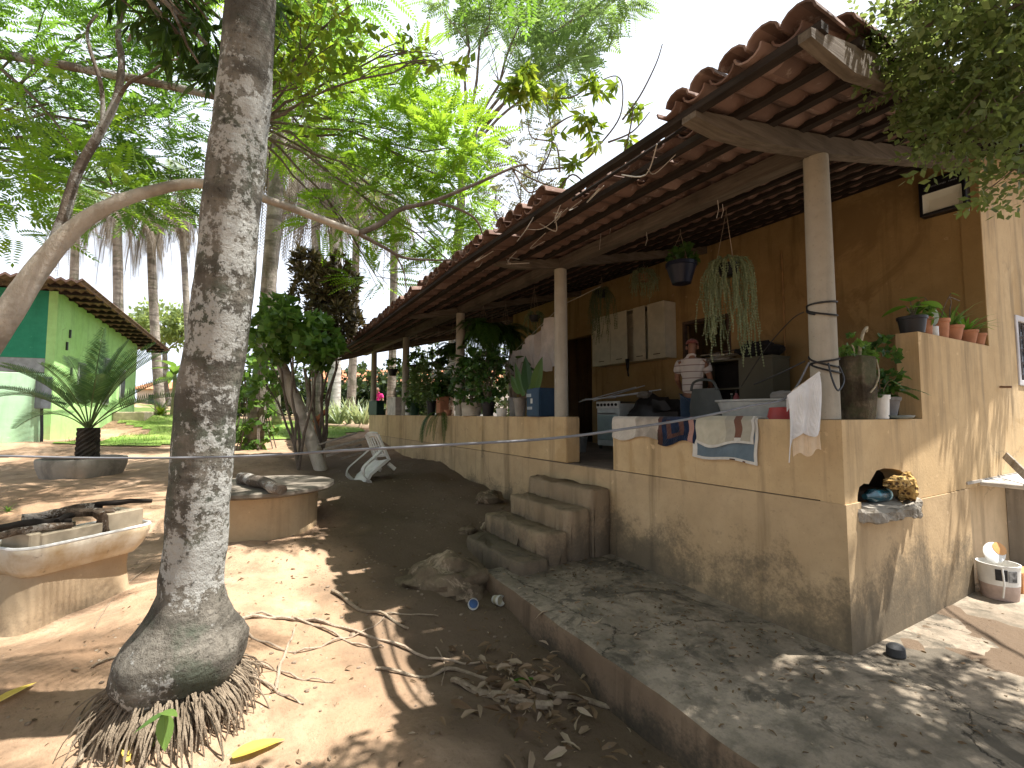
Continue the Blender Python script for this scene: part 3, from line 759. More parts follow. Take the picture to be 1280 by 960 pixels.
def groundroot(pp, w, name='surface_root', parent=t1, m=ROOTM, lift=.012):
    g = [onG(*q) for q in pp]; g = smooth_path(g, 6); q = []
    for i, p in enumerate(g): q.append(V3((p.x, p.y, gz1(p.x, p.y)+lift+.012*math.sin(i*1.7+pp[0][0]))))
    mb = MB(); mb.tube(q, lerpn([w, w*.9, w*.5], len(q)), 7, jit=.1); return mb.build(name, m, parent, smooth=True)
for pp, w in (([(300, 778), (360, 780), (430, 790), (520, 818), (600, 835)], .014), ([(310, 800), (370, 818), (430, 800), (480, 780)], .008), ([(312, 770), (370, 776), (440, 806), (480, 812)], .01),
              ([(300, 840), (340, 862), (380, 884)], .009), ([(320, 835), (372, 850), (420, 858)], .007), ([(345, 868), (352, 830), (368, 790)], .012)):
    groundroot(pp, w)
mb = MB(); qs = []; top = P[-1]
for k in range(17):
    a = k*2.4; e = rnd.uniform(-.05, .9); qs.append(frond(top, (math.cos(a), math.sin(a), e), rnd.uniform(2.3, 3.1), .9, 40, .5, .02, .6, mb, .025))
cr = leafobj('crown', np.concatenate(qs), L_PLM, t1, per=2); mb.build('frond_stalks', TWIG, cr)

# small seedling at its foot
sp = onG(190, 935); sd = thing('seedling', sp, 'young seedling with three broad green leaves before the palm roots', 'plant')
top = D(205, 893, 2.25); MB().tube(smooth_path([sp, sp.lerp(top, .5)+V3((.01, 0, 0)), top], 4), .004, 5).build('stem', simple('green_stem', (.12, .16, .05), .6), sd, smooth=True)
def bigleaf(b, t, w, fold=.25, up=(0,0,1), seg=5, sag=.08):
    b = A(b); t = A(t); ax = t-b; L = np.linalg.norm(ax); ax /= L; x = np.cross(ax, A(up)); x /= np.linalg.norm(x); z = np.cross(x, ax); q = []; rows = []
    for i in range(seg+1):
        s = i/seg; ww = w*math.sin(math.pi*(.06+.94*s)**.75)**.9 if i < seg else .0
        c = b+ax*L*s-z*sag*L*s*s; rows.append((c-x*ww+z*fold*ww, c, c+x*ww+z*fold*ww))
    for i in range(seg):
        (a0, c0_, d0_), (a1, c1, d1) = rows[i], rows[i+1]; q += [[a0, c0_, c1, a1], [c0_, d0_, d1, c1]]
    return np.array(q)
for b, t, w in (((205, 893), (165, 915), .032), ((205, 893), (207, 940), .036), ((203, 890), (222, 893), .025)):
    leafobj('leaf', bigleaf(D(*b, 2.25), D(*t, 2.2), w), L_SHR, sd, per=10)

# --- leaning tree on the left whose limb passes behind the palm
lt = thing('leaning_tree', D(-140, 690, 3.9), 'pale barked tree leaning in from the left with a long horizontal limb behind the palm', 'tree')
def px_path(l): return [D(a, b, d) for a, b, d in l]
LB = px_path([(-140, 690, 3.9), (-70, 520, 3.95), (0, 408, 4.0), (45, 340, 4.1), (90, 288, 4.2), (135, 258, 4.3), (185, 240, 4.45), (245, 229, 4.6), (300, 240, 4.8), (350, 255, 5.0), (400, 274, 5.2), (448, 292, 5.4)])
P = smooth_path(LB, 5); mb = MB(); mb.tube(P, lerpn([.12, .11, .10, .085, .07, .06, .052, .048, .044, .04, .038, .036], len(P)), 14, jit=.03)
mb.build('trunk', BARK2, lt, smooth=True, angle=180)
def limb(l, r0, r1, parent, name='branch', m=TWIG, k=5, n=8):
    q = smooth_path(px_path(l) if len(l[0]) == 3 else l, k); mb = MB(); mb.tube(q, lerpn([r0, r1], len(q)), n, jit=.05)
    return mb.build(name, m, parent, smooth=True, angle=180)
limb([(448, 292, 5.4), (475, 280, 5.5), (500, 262, 5.6), (540, 252, 5.7), (590, 232, 5.8), (640, 210, 5.9), (660, 205, 6.0)], .036, .012, lt)
limb([(448, 292, 5.4), (478, 308, 5.5), (505, 322, 5.6), (540, 325, 5.7), (568, 325, 5.7)], .026, .008, lt)
limb([(540, 252, 5.7), (575, 262, 5.8), (595, 275, 5.9), (604, 295, 6.0)], .02, .01, lt)
limb([(495, 320, 5.6), (505, 340, 5.6), (508, 365, 5.6)], .012, .006, lt)
limb([(66, 310, 4.15), (80, 270, 4.2), (97, 215, 4.25), (125, 165, 4.3), (145, 125, 4.35), (152, 80, 4.4), (148, 40, 4.45), (158, -10, 4.5)], .05, .018, lt, m=BARK3)
limb([(128, 160, 4.3), (127, 110, 4.3), (112, 60, 4.3), (110, 35, 4.3), (122, 18, 4.3)], .02, .009, lt, m=BARK3)
limb([(142, 135, 4.35), (160, 105, 4.3), (185, 92, 4.25), (215, 75, 4.2), (262, 72, 4.1)], .018, .007, lt, m=BARK3)
limb([(160, 52, 4.4), (175, 30, 4.3), (215, 18, 4.2), (262, 3, 4.1)], .013, .006, lt, m=BARK3)
# thin bare shoots and palmate leaves at the end of the long limb, seen against the sky
mb = MB(); tips = []
def shoot(l, r): 
    q = smooth_path(px_path(l), 5); mb.tube(q, lerpn([r, r*.45], len(q)), 5, cap=False)
for l in ([(640, 210, 5.9), (668, 225, 5.7), (700, 236, 5.6), (722, 240, 5.5)], [(655, 206, 6), (672, 215, 5.9), (690, 180, 5.8), (684, 135, 5.7), (683, 118, 5.7)], [(640, 210, 5.9), (660, 240, 5.8), (680, 232, 5.7), (696, 222, 5.7)],
          [(676, 212, 5.9), (724, 205, 5.8), (752, 178, 5.7), (775, 145, 5.6), (778, 108, 5.6), (770, 95, 5.6), (752, 100, 5.6)], [(778, 150, 5.6), (800, 120, 5.5), (820, 80, 5.4), (828, 55, 5.4)],
          [(700, 236, 5.6), (716, 218, 5.6), (740, 235, 5.6), (770, 235, 5.6)], [(684, 122, 5.7), (712, 122, 5.6), (735, 110, 5.6)], [(690, 160, 5.8), (708, 148, 5.7), (722, 143, 5.7)], [(760, 178, 5.6), (790, 165, 5.5), (812, 140, 5.5)],
          [(700, 215, 5.8), (694, 180, 5.8), (665, 172, 5.8), (660, 150, 5.8)], [(772, 225, 5.6), (788, 160, 5.5), (792, 130, 5.5)]): shoot(l, .013)
mb.build('shoot', TWIG, lt, smooth=True)
def drooping(px, py, d, n, s, T=LONG, mat=None):
    c = A(D(px, py, d)); p = c+rng.normal(0, .045*d/5, (n, 3)); dd = rng.normal(0, 1, (n, 3)); dd[:, 2] -= .7
    return place(T, p, dd, s*rng.uniform(.7, 1.2, n))
PAL = T_cluster(6, .9, .13, 1.1, .7, 11, .15)
qs = [drooping(x, y, 5.6, n, .21, PAL) for x, y, n in ((738, 108, 6), (752, 115, 4), (728, 150, 7), (740, 158, 5), (742, 172, 3), (695, 108, 4), (690, 128, 2), (655, 118, 9), (668, 108, 8), (648, 100, 8), (790, 140, 4), (792, 172, 2), (802, 138, 2), (700, 175, 3), (720, 205, 3), (712, 222, 2), (660, 90, 8), (640, 110, 5), (770, 105, 2), (718, 208, 2))]
leafobj('foliage', np.concatenate(qs), L_YEL, lt, per=6)
cl = [(D(40, 205, 4.6), (.5, .4, .35), 60), (D(20, 265, 4.5), (.35, .3, .3), 60), (D(120, 235, 5), (.5, .5, .3), 60), (D(70, 150, 5), (.6, .5, .4), 50)]
leafobj('foliage', crown(cl, P8, .34, .55), L_FEA, lt, per=21)
over = [(V3((-2.2, 3.6, 7.4)), (1.6, 1.3, .6), 240), (V3((-.4, 4.6, 7.6)), (1.5, 1.2, .6), 200), (V3((-3.4, 6.0, 7.6)), (1.8, 1.6, .7), 280), (V3((-1.2, 6.6, 7.8)), (1.7, 1.5, .7), 240), (V3((.6, 6.8, 8.0)), (1.4, 1.4, .6), 170), (V3((-4.2, 3.2, 7.0)), (1.6, 1.5, .7), 220), (V3((-.8, 9, 8.2)), (1.8, 1.5, .7), 220), (V3((2.9, 4.9, 7.8)), (.9, .7, .4), 110), (V3((1.6, 4.4, 7.9)), (.7, .6, .4), 60)]
mb = MB(); f = D(158, -10, 4.5); twigs(mb, f, over, .05, 8, .008); mb.build('branch', BARK3, lt, smooth=True)
leafobj('foliage', crown(over, P8, .46, 1.05), L_FED, lt, per=21)

# --- long dark drooping leaves at the top, on a limb of a tree standing just outside the left edge
mx, my = -2.3, 1.75
mt = thing('mango_tree', (mx, my, gz1(mx, my)-.05), 'tree whose drooping long dark leaves hang into the top left of the view', 'tree')
hub = D(215, -60, 3.5)
q = smooth_path([(mx, my, -.1), (mx-.05, my+.05, 1.5), (mx+.05, my+.1, 3.2), (mx+.35, my+.6, 4.3)], 6); mb = MB(); mb.tube(q, lerpn([.2, .16, .14, .11], len(q)), 12, jit=.04); mb.build('trunk', BARK3, mt, smooth=True, angle=180)
mb = MB(); cl = [(D(205, 5, 3.5), (.30, .3, .22), 26), (D(225, 45, 3.5), (.24, .25, .2), 20), (D(258, 55, 3.55), (.12, .2, .26), 14), (D(185, -30, 3.5), (.4, .4, .25), 26), (D(320, 10, 3.6), (.14, .2, .14), 8), (D(250, -60, 3.4), (.6, .5, .3), 34), (V3((-1.6, 2.2, 5.2)), (.9, .9, .6), 60), (V3((-2.6, 1.2, 5.4)), (1, 1, .6), 50)]
twigs(mb, q[-1], cl, .035, 4); mb.build('branch', BARK3, mt, smooth=True)
LF = T_cluster(9, 1.0, .085, .75, .95, 5, .3)
qs = []
for c, r, k in cl:
    p, d = ell(c, r, k, .2); d[:, 2] = d[:, 2]*.4-.5; qs.append(place(LF, p, d, .20*rng.uniform(.8, 1.2, k)))
leafobj('foliage', np.concatenate(qs), L_MAN, mt, per=1)

# --- feathery trees behind the palm
def tree(name, base, h, r, bk, lf, clumps, T, size, label, cat='tree', group=None, dens=1, fork=None, tw=6, per=None, rb=.35, lean=(0, 0), jit=.5, up=.15):
    b = V3(base); o = thing(name, b, label, cat, group)
    f = V3(fork) if fork is not None else b+V3((lean[0], lean[1], h))
    q = curve(b+V3((0, 0, -.1)), f, (lean[0]*.15, lean[1]*.1, 0), 10, r*.25); mb = MB(); mb.tube(q, lerpn([r*1.35, r, r*.9, r*.75], 11), 12, jit=.05)
    mb.build('trunk', bk, o, smooth=True, angle=180)
    mb = MB(); twigs(mb, f, clumps, r*rb, tw); mb.build('branch', bk, o, smooth=True)
    leafobj('crown', crown(clumps, T, size, dens, up=up, jit=jit), lf, o, per=per or len(T))
    return o
def gb(px, d):
    p = D(px, 517, d); return V3((p.x, p.y, gz1(p.x, p.y)))
cl = [(D(500, 165, 9), (1.2, 1.2, .8), 300), (D(560, 185, 8.6), (.8, .8, .75), 220), (D(430, 150, 9), (1.0, 1.0, .7), 150), (D(470, 240, 9), (1.0, 1, .55), 150), (D(540, 290, 9), (.9, .8, .45), 140), (D(580, 245, 8.8), (.5, .6, .5), 90),
      (D(400, 90, 9), (1.2, 1.2, .7), 130), (D(420, 270, 9), (.8, .8, .5), 60), (D(520, 100, 9), (.55, .8, .5), 100), (D(560, 325, 9), (.6, .6, .3), 60), (D(370, 40, 9.5), (1.4, 1.2, .7), 110), (D(350, 160, 9), (.8, .8, .6), 90), (D(470, 345, 9.4), (.6, .6, .3), 40)]
cl = [(c, r, n) for c, r, n in cl]
tree('feathery_tree', gb(262, 8.6), 4, .13, TWIG, L_FEA, cl, P8, .42, 'tall feathery tree with bright yellow green compound leaves between the palm and the roof', dens=.95, fork=D(300, 150, 8.6), rb=.2)
cl = [(D(30, 60, 8), (1.5, 1.2, .8), 190), (D(110, 40, 8), (1.2, 1, .8), 150), (D(180, 170, 8), (.9, .9, .6), 120), (D(60, 130, 8), (1.3, 1, .6), 130), (D(140, 230, 8.5), (1.1, 1, .6), 150), (D(30, 220, 8.5), (1.2, 1, .6), 140), (D(215, 215, 8.5), (.7, .7, .6), 80),
      (D(-60, 150, 8), (1.2, 1.2, 1.2), 120), (D(210, 130, 8.5), (.6, .8, .6), 60), (D(225, 50, 8.6), (.5, .7, .8), 60), (D(100, 180, 9), (1, 1, .5), 90)]
o = tree('feathery_tree', gb(-90, 8.2), 4, .15, BARK3, L_FED, cl, P8, .42, 'feathery tree at the far left with deep green crown filling the top left corner', dens=.95, fork=D(-70, 190, 8.2), rb=.22)
limb([(-70, 60, 7.6), (0, 68, 7.4), (60, 78, 7.2), (140, 93, 7.0), (200, 105, 7.0), (275, 122, 7.0)], .075, .05, o, m=BARK3)
limb([(0, 85, 7.4), (40, 120, 7.4), (75, 160, 7.4), (100, 200, 7.4)], .025, .012, o)
# taller crowns behind
cl = [(D(650, 30, 17), (1.7, 1.6, 1.2), 170), (D(715, 25, 17), (1.6, 1.6, 1.1), 190), (D(765, -8, 17), (1.2, 1.4, .8), 130), (D(612, 15, 17), (1.1, 1.3, .9), 100), (D(700, 80, 17), (1.0, 1.1, .8), 110), (D(665, 105, 17), (.8, .9, .6), 60), (D(575, -10, 17), (1.3, 1.4, .9), 90)]
tree('tall_tree', gb(560, 20), 12, .2, BARK3, L_FAR, cl, P8, .7, 'tallest bluish green crown high in the sky behind the roof', dens=1.0, fork=D(580, 190, 18))
cl = [(D(655, 205, 16), (1.4, 1.4, 1.5), 110), (D(620, 240, 16), (1.1, 1.2, 1.2), 70), (D(690, 170, 16), (.9, 1, 1.0), 40)]
tree('thin_tree', gb(640, 17), 6, .1, TWIG, leaf('grey_leaf', (.13, .15, .08), (.22, .24, .13), .5), cl, P6, .42, 'thin greyish tree with sparse twiggy crown just above the tiles', dens=.8, fork=D(640, 330, 16.5), tw=14)
# yellow-green branch with larger leaves near the palm top
cl = [(D(355, 45, 5.2), (.35, .4, .3), 26), (D(395, 60, 5.2), (.3, .35, .25), 18), (D(345, 90, 5.2), (.25, .3, .2), 16), (D(372, 110, 5.3), (.3, .3, .2), 14), (D(415, 25, 5.2), (.35, .3, .25), 14), (D(555, 75, 5.6), (.12, .15, .1), 5), (D(505, 65, 5.6), (.15, .15, .1), 5)]
b = D(300, 517, 5.6); b = V3((b.x-.15, b.y, gz1(b.x, b.y)))
tree('young_tree', b, 3, .05, TWIG, L_YEL, cl, CL7, .24, 'slim tree hidden behind the palm trunk with glowing yellow green leaves', fork=D(308, 160, 5.4), dens=1.1)

# --- tree at the right whose twigs hang over the roof corner
cl = [(D(1180, 60, 2.45), (.35, .3, .3), 60), (D(1225, 110, 2.5), (.30, .3, .3), 62), (D(1150, 40, 2.4), (.20, .25, .16), 26), (D(1240, 40, 2.5), (.4, .3, .35), 70), (D(1205, 165, 2.5), (.16, .2, .17), 26), (D(1290, 120, 2.6), (.4, .3, .45), 70), (D(1285, 220, 2.6), (.14, .2, .14), 12), (D(1120, 15, 2.4), (.14, .2, .1), 10)]
big = [(V3((3.2, -.3, 4.3)), (.9, .8, .5), 60), (V3((4.6, -.6, 4.6)), (1.2, .9, .6), 90), (V3((2.4, -1.2, 5.2)), (1.2, 1.1, .6), 80), (V3((4.0, -1.6, 5.6)), (1.5, 1.2, .8), 90), (V3((1.6, -.2, 5.4)), (1.0, .8, .5), 60), (V3((5.4, -1.3, 4.8)), (.9, .8, .6), 40), (V3((2.1, 1.02, 5.2)), (.95, .45, .4), 280), (V3((7.6, 1.15, 4.9)), (.9, .25, .3), 130), (V3((4.9, -.15, 4.7)), (1.2, .7, .4), 260), (V3((5.0, -.5, 4.8)), (.8, .6, .4), 110), (V3((3.9, .0, 5.0)), (.9, .5, .4), 140), (V3((4.4, .35, 5.2)), (.8, .4, .4), 160), (V3((4.9, .1, 4.9)), (1.0, .6, .35), 200), (V3((5.2, .75, 5.0)), (.8, .3, .3), 110), (V3((4.3, -.5, 4.6)), (.9, .6, .4), 150)]  # unseen clumps of this crown, laid out to shade the paving, ground and wall
rt = thing('shade_tree', (4.9, -2.4, 0), 'tree at the right with small olive leaves hanging over the roof corner and the lamp', 'tree')
q = smooth_path([(4.9, -2.4, -.1), (4.85, -2.3, 1.5), (4.6, -1.9, 3.0), (4.2, -1.3, 4.2)], 6); mb = MB(); mb.tube(q, lerpn([.2, .15, .12, .09], len(q)), 12, jit=.04); mb.build('trunk', BARK3, rt, smooth=True, angle=180)
mb = MB(); twigs(mb, q[-1], cl+big, .022, 5, .004); mb.build('branch', TWIG, rt, smooth=True)
leafobj('crown', np.concatenate([crown(cl, CLO, .125, 3.0, up=-.2, jit=.7), crown(big, CLO, .24, 1.2, jit=.7)]), L_RGT, rt, per=1)

# --- palms further back with skirts of dead fronds
def palm(px, d, ytop, r, label, bk=PALMB, skirt=26, lean=0, live=9, fl=2.6, sk=1.7, pxb=None, spread=.55):
    b = gb(pxb if pxb is not None else px+rnd.uniform(-16, 16), d); t = D(px, ytop, d); o = thing('palm_tree', b, label, 'palm', 'palms beyond the lawn')
    q = curve(b+V3((0, 0, -.1)), t, (rnd.uniform(-.1, .1), 0, 0), 12); mb = MB(); mb.tube(q, lerpn([r*1.25, r, r, r*.85], 13), 12, jit=.03); mb.build('trunk', bk, o, smooth=True, angle=180)
    if skirt:
        mb = MB(); qs = []
        for k in range(skirt):
            a = k*2.4; e = rnd.uniform(-1.6, -.2); z = rnd.uniform(-.2, .7)
            qs.append(frond(t+V3((0, 0, z)), (math.cos(a)*spread, math.sin(a)*spread, e+.5), rnd.uniform(.7, 1.25)*sk, 2.2, 26, .55, .02, 1.6, mb, .03))
        s = leafobj('dead_fronds', np.concatenate(qs), L_DRY, o, per=2); mb.build('frond_stalks', L_DRY, s)
    if live:
        mb = MB(); qs = []
        for k in range(live):
            a = k*2.4+px; e = rnd.uniform(.1, 1.3); qs.append(frond(t+V3((0, 0, .6)), (math.cos(a), math.sin(a), e), fl*rnd.uniform(.8, 1.1), 1.0, 34, .6, .022, .6, mb, .03))
        s = leafobj('crown', np.concatenate(qs), L_PLM, o, per=2); mb.build('frond_stalks', TWIG, s)
    return o
palm(352, 11.6, 130, .17, 'nearest ringed palm trunk rising from the ivy behind the leaning dead trunk', skirt=16, pxb=318, live=8, sk=2.2)
palm(146, 22, 262, .2, 'palm with dead fronds rising behind the green house roof', skirt=30, sk=3.2, live=8, fl=3)
palm(188, 24, 268, .2, 'palm behind the green gable trailing one long dead frond', skirt=34, sk=3.2, live=8, fl=3)
palm(226, 20, 262, .12, 'thin dark palm trunk just left of the lichen palm', skirt=24, sk=2.0, live=8, fl=2.6)
palm(392, 17, 215, .16, 'palm with a grey curtain of dead fronds above the dark shrub', skirt=44, sk=3.4, spread=.75)
palm(418, 20, 225, .24, 'thick pale palm trunk standing in the row of spiky plants', PALEB, skirt=44, sk=3.6, spread=.75)
palm(446, 25, 240, .2, 'slim grey palm to the right of the thick pale palm trunk', skirt=34, sk=3.6, spread=.75)
palm(492, 24, 255, .2, 'palm seen through the far end of the verandah roof', skirt=30, sk=3.6, spread=.75)
palm(338, 19, 205, .15, 'palm with hanging dead fronds far behind the ringed palm', skirt=40, sk=3.2, spread=.75)
palm(96, 26, 255, .2, 'palm farthest left behind the green house', skirt=30, sk=3.4)
# one green palm frond in the sky near the palm top
mb = MB()

# ivy round the foot of the ringed palm
b = gb(318, 11.5); iv = thing('ivy', b, 'dark ivy and shoots smothering the foot of the ringed palm', 'climbing plant')
p, d = ell(b+V3((0, -.1, 1.1)), (.45, .4, 1.25), 120, .4); d[:, 2] -= .2
leafobj('foliage', place(BROAD, p, d, .24*rng.uniform(.7, 1.2, 120)), L_SHR, iv, per=1)
mb = MB()
for k in range(12):
    a = rnd.uniform(0, 6.28); q = smooth_path([b+V3((math.cos(a)*.5, math.sin(a)*.4, 0)), b+V3((math.cos(a)*.3, math.sin(a)*.25, .9)), b+V3((math.cos(a)*.45, math.sin(a)*.35, 1.9))], 5); mb.tube(q, .014, 5)
mb.build('stems', TWIG, iv, smooth=True)
# leaning dead trunk and the shrub over it
b = onG(402, 588); st = D(352, 455, (b-CAM).dot(FW)+.1)
dt = thing('dead_trunk', b, 'grey dead trunk leaning to the left under the leafy shrub', 'tree trunk')
q = smooth_path([b+V3((.02, 0, -.12)), b.lerp(st, .35)+V3((.02, .0, .0)), b.lerp(st, .7)+V3((-.02, 0, .03)), st], 6); mb = MB(); mb.tube(q, lerpn([.12, .135, .125, .10], len(q)), 12, jit=.07); mb.build('trunk', BARK2, dt, smooth=True, angle=180)
mb = MB(); mb.tube(smooth_path([b.lerp(st, .45), b.lerp(st, .6)+V3((.2, .05, .12)), b.lerp(st, .8)+V3((.28, .1, .35))], 5), lerpn([.05, .035, .03], 11), 8, jit=.05); mb.build('branch', BARK2, dt, smooth=True)
d0 = (b-CAM).dot(FW)
b = gb(375, 9.3); sh = thing('shrub', b, 'leafy green shrub with broad shiny leaves over the leaning dead trunk', 'shrub')
cl = [(D(372, 415, 9.0), (.62, .55, .40), 90), (D(335, 430, 9.2), (.36, .5, .4), 60), (D(400, 440, 8.9), (.32, .4, .35), 60), (D(345, 395, 9.2), (.35, .4, .3), 50), (D(332, 480, 9.4), (.2, .3, .3), 16)]
mb = MB(); twigs(mb, b, cl, .03, 4, .008); mb.build('stems', TWIG, sh, smooth=True)
leafobj('foliage', crown(cl, BROAD, .25, 1.2, jit=.8), L_SHR, sh, per=1)
b = gb(402, 10.2); sh = thing('shrub', b, 'dark variegated shrub with narrow purple and cream leaves beside the roof end', 'shrub')
cl = [(D(395, 360, 10), (.5, .5, .5), 100), (D(420, 395, 10), (.5, .5, .55), 120), (D(385, 330, 10), (.3, .4, .25), 44), (D(430, 355, 10), (.25, .3, .3), 40), (D(400, 425, 10), (.45, .4, .3), 60), (D(425, 330, 10), (.12, .2, .2), 12)]
mb = MB(); twigs(mb, b, cl, .03, 6, .008); mb.build('stems', TWIG, sh, smooth=True)
leafobj('foliage', crown(cl, TUFT, .25, 1.35, jit=.6, up=.5), L_CRO, sh, per=1)

for i, (x, y, h, r_, lb) in enumerate(((-9.5, 1.5, 7, 3.4, 'big dense unseen tree added on the left to dim the sky light'), (-7.5, -5.5, 7.5, 3.6, 'big dense unseen tree added behind the viewer on the left to dim the sky light'), (-.5, -9, 7, 3.4, 'big dense unseen tree added straight behind the viewer to dim the sky light'))):  # unseen trees added to hold back ambient sky light
    c = V3((x, y, h)); cl = [(c, (r_, r_, r_*.75), 420), (c+V3((0, 0, -2.6)), (r_*.9, r_*.9, 1.6), 260)]
    tree('sky_dimming_tree', (x, y, gz1(x, y)), h-3, .22, BARK3, leaf('sky_dimming_leaf', (.05, .065, .04), (.09, .10, .06), .3), cl, BROAD, .62, lb, group='unseen trees added to dim the sky light', fork=V3((x, y, h-2)))
# --- far hedge, far crowns
def bush(px, d, zc, r, n, label, lf=L_HDG, T=BROAD, s=.4, name='bush', cat='bush', group=None, stem=.05):
    b = gb(px, d); o = thing(name, b, label, cat, group); c = V3((b.x, b.y, b.z+zc))
    mb = MB(); twigs(mb, b, [(c, r, 1)], stem, 8); mb.build('stems', TWIG, o, smooth=True)
    leafobj('foliage', crown([(c, r, n), (c+V3((r[0]*.5, 0, -r[2]*.4)), (r[0]*.6, r[1]*.7, r[2]*.6), n*.5), (c+V3((-r[0]*.5, 0, -r[2]*.4)), (r[0]*.6, r[1]*.7, r[2]*.6), n*.5)], T, s, 1, jit=.8), lf, o, per=1); return o
for px, d, zc, r, lb in ((452, 27, 1.5, (1.5, 1.2, 1.4), 'dark bush left of the verandah end beyond the spiky plants'), (385, 28, 1.4, (1.8, 1.2, 1.4), 'dark bush behind the leaning dead trunk'), (500, 27, 1.6, (1.8, 1.2, 1.5), 'dark bush seen through the first bay of the verandah end'),
                     (555, 25, 2.4, (2.2, 1.2, 2.6), 'dark bush seen under the hanging pots'), (610, 24, 2.8, (2.6, 1.2, 3.0), 'dark bush seen between the verandah ferns'), (320, 29, 1.2, (1.6, 1.2, 1.2), 'low dark bush right of the lichen palm at the far edge of the lawn')):
    bush(px, d, zc, r, 190, lb, group='bushes beyond the lawn')
cl = [(D(205, 405, 34), (1.7, 1.6, 1.1), 160), (D(175, 415, 34), (1.1, 1, .8), 70), (D(235, 412, 34), (1.2, 1, .9), 80)]
tree('round_tree', gb(208, 34), 3, .2, BARK3, leaf('pale_far_leaf', (.16, .22, .09), (.25, .33, .13), .5), cl, CL7, .7, 'round pale green tree beyond the end of the green house roof', dens=1.2, fork=D(206, 440, 34), tw=8)
b = gb(216, 22); bp = thing('banana_plant', b, 'broad leaved banana plant between the green house and the lichen palm', 'plant')
q = []
for k in range(9):
    a = k*2.4; h = V3((math.cos(a), math.sin(a), 0)); s = b+V3((0, 0, 1.6+rnd.uniform(0, .8))); q.append(bigleaf(s, s+h*rnd.uniform(.9, 1.4)+V3((0, 0, rnd.uniform(-.1, .9))), .22, .3, sag=.35))
leafobj('leaves', np.concatenate(q), L_SHR, bp, per=10)
MB().tube([b, b+V3((.03, 0, 1.2)), b+V3((0, 0, 2.4))], [.12, .1, .05], 8).build('stem', simple('banana_stem', (.16, .19, .08), .7), bp, smooth=True)
for px, d, h, n, lb in ((200, 17.5, .8, 26, 'yellowish spiky plant at the lawn corner beside the green house'),):
    b = gb(px, d); leafo = leafobj('spiky_plant', blades(b, 46, .75, .03, .5, (5, 75)), L_YEL, None, b, per=4); tag(leafo, lb, 'plant')
# spiky row by the lawn edge
sp0 = None
for i, (px, d) in enumerate([(396, 19), (407, 19.5), (424, 19), (436, 19.6), (447, 19.2), (456, 19), (384, 20)]):
    b = gb(px, d)
    if sp0 is None: sp0 = leafobj('agave', blades((0, 0, 0), 26, 1.25, .05, .35, (3, 45)), leaf('agave_leaf', (.22, .29, .17), (.36, .43, .28), .3), None, V3((0, 0, 0)), per=4); o = sp0
    else: o = sp0.copy(); C.objects.link(o)
    o.location = b; o.rotation_euler.z = i*1.3; o.scale = [rnd.uniform(.85, 1.15)]*3
    tag(o, 'pale green spiky plant in the row along the far edge of the lawn', 'plant', 'spiky plants along the lawn edge')
mb = MB(); e = [gb(p, 18.4) for p in (372, 395, 420, 445, 466, 480)]; mb.tube([p+V3((0, 0, .05)) for p in e], .12, 8, jit=.15)
tag(mb.build('stone_edging', simple('edging_stone', (.26, .19, .13), .9), None, smooth=True), 'low stone edging in front of the spiky plants', 'edging')
# ------------------------------------------------------------------ green house and far buildings
GA, GB_ = V3((-3.92, 16.2, .6)), V3((-3.2, 22.8, .6)); gy_ = (GB_-GA).normalized(); gx_ = V3((-gy_.y, gy_.x, 0))
GM = Matrix.Translation(GA) @ Matrix(((gx_.x, gy_.x, 0, 0), (gx_.y, gy_.y, 0, 0), (0, 0, 1, 0), (0, 0, 0, 1)))
gh = thing('green_house', GA, 'green house with a light green side wall, dark green front and tiled roof', 'house')
LG = plaster('light_green_paint', (.36, .62, .22), (.42, .68, .28), streak=.3, mild=(.7, 1.8, .5, (.45, .36, .22)))
DG = plaster('dark_green_paint', (.03, .22, .13), (.045, .26, .16), streak=.2)
zt = lambda y: 4.18-.075*y
def GMB():
    m = MB(); m.M = GM; return m
m = GMB(); m.prism([(0, -.2), (0, zt(0)), (6.64, zt(6.64)), (6.64, -.2)], 0, .18, 0); m.build('wall', LG, gh)
m = GMB(); m.box(.18, 7, .0, .18, 2.45, zt(0)-.01); m.build('front_wall', DG, gh)
m = GMB(); m.box(.19, 7, .01, .2, 2.1, 2.45); m.build('front_band', simple('grey_band', (.34, .35, .37), .8), gh)
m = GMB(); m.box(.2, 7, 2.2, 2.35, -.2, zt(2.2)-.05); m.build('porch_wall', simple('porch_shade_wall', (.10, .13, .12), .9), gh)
m = GMB(); rows = []
for i in range(80):
    x = -.75+i*.1; rows.append([V3((x, y, zt(y)+.09+.035*math.sin(x*2*math.pi/.2)+rnd.uniform(-.01, .01))) for y in (-.9, 1, 3, 5, 6.5, 7.9)])
m.grid(rows); m.build('roof', TILE, gh, smooth=True, solid=.05)
m = GMB()
for i in range(15):
    y = -.6+i*.6; m = GMB(); m.box(-.72, .0, y, y+.07, zt(y)-.06, zt(y)+.03); m.build('rafter_tail', BATT, gh)
m = GMB(); P = [(-.70, y, zt(y)+.045) for y in np.linspace(-.88, 7.88, 12)]
for a, b in zip(P[:-1], P[1:]): m.beam(a, b, .05, .1)
m.build('fascia', wood('fascia_wood', (.16, .09, .06), (.24, .15, .10), (2, 2, 2)), gh)
DKP = simple('dark_shutter', (.05, .055, .05), .5, .2)
for y0, y1, z0_, z1_ in ((3.25, 3.85, 1.35, 2.85), (4.85, 5.35, 1.6, 2.6), (1.4, 1.9, 1.4, 2.5)):
    m = GMB(); m.box(-.03, .02, y0, y1, z0_, z1_); w = m.build('window', simple('window_frame_grey', (.35, .38, .34), .7), gh)
    m = GMB(); m.box(-.045, -.028, y0+.06, y1-.06, z0_+.06, z1_-.06); m.build('pane', DKP, w)
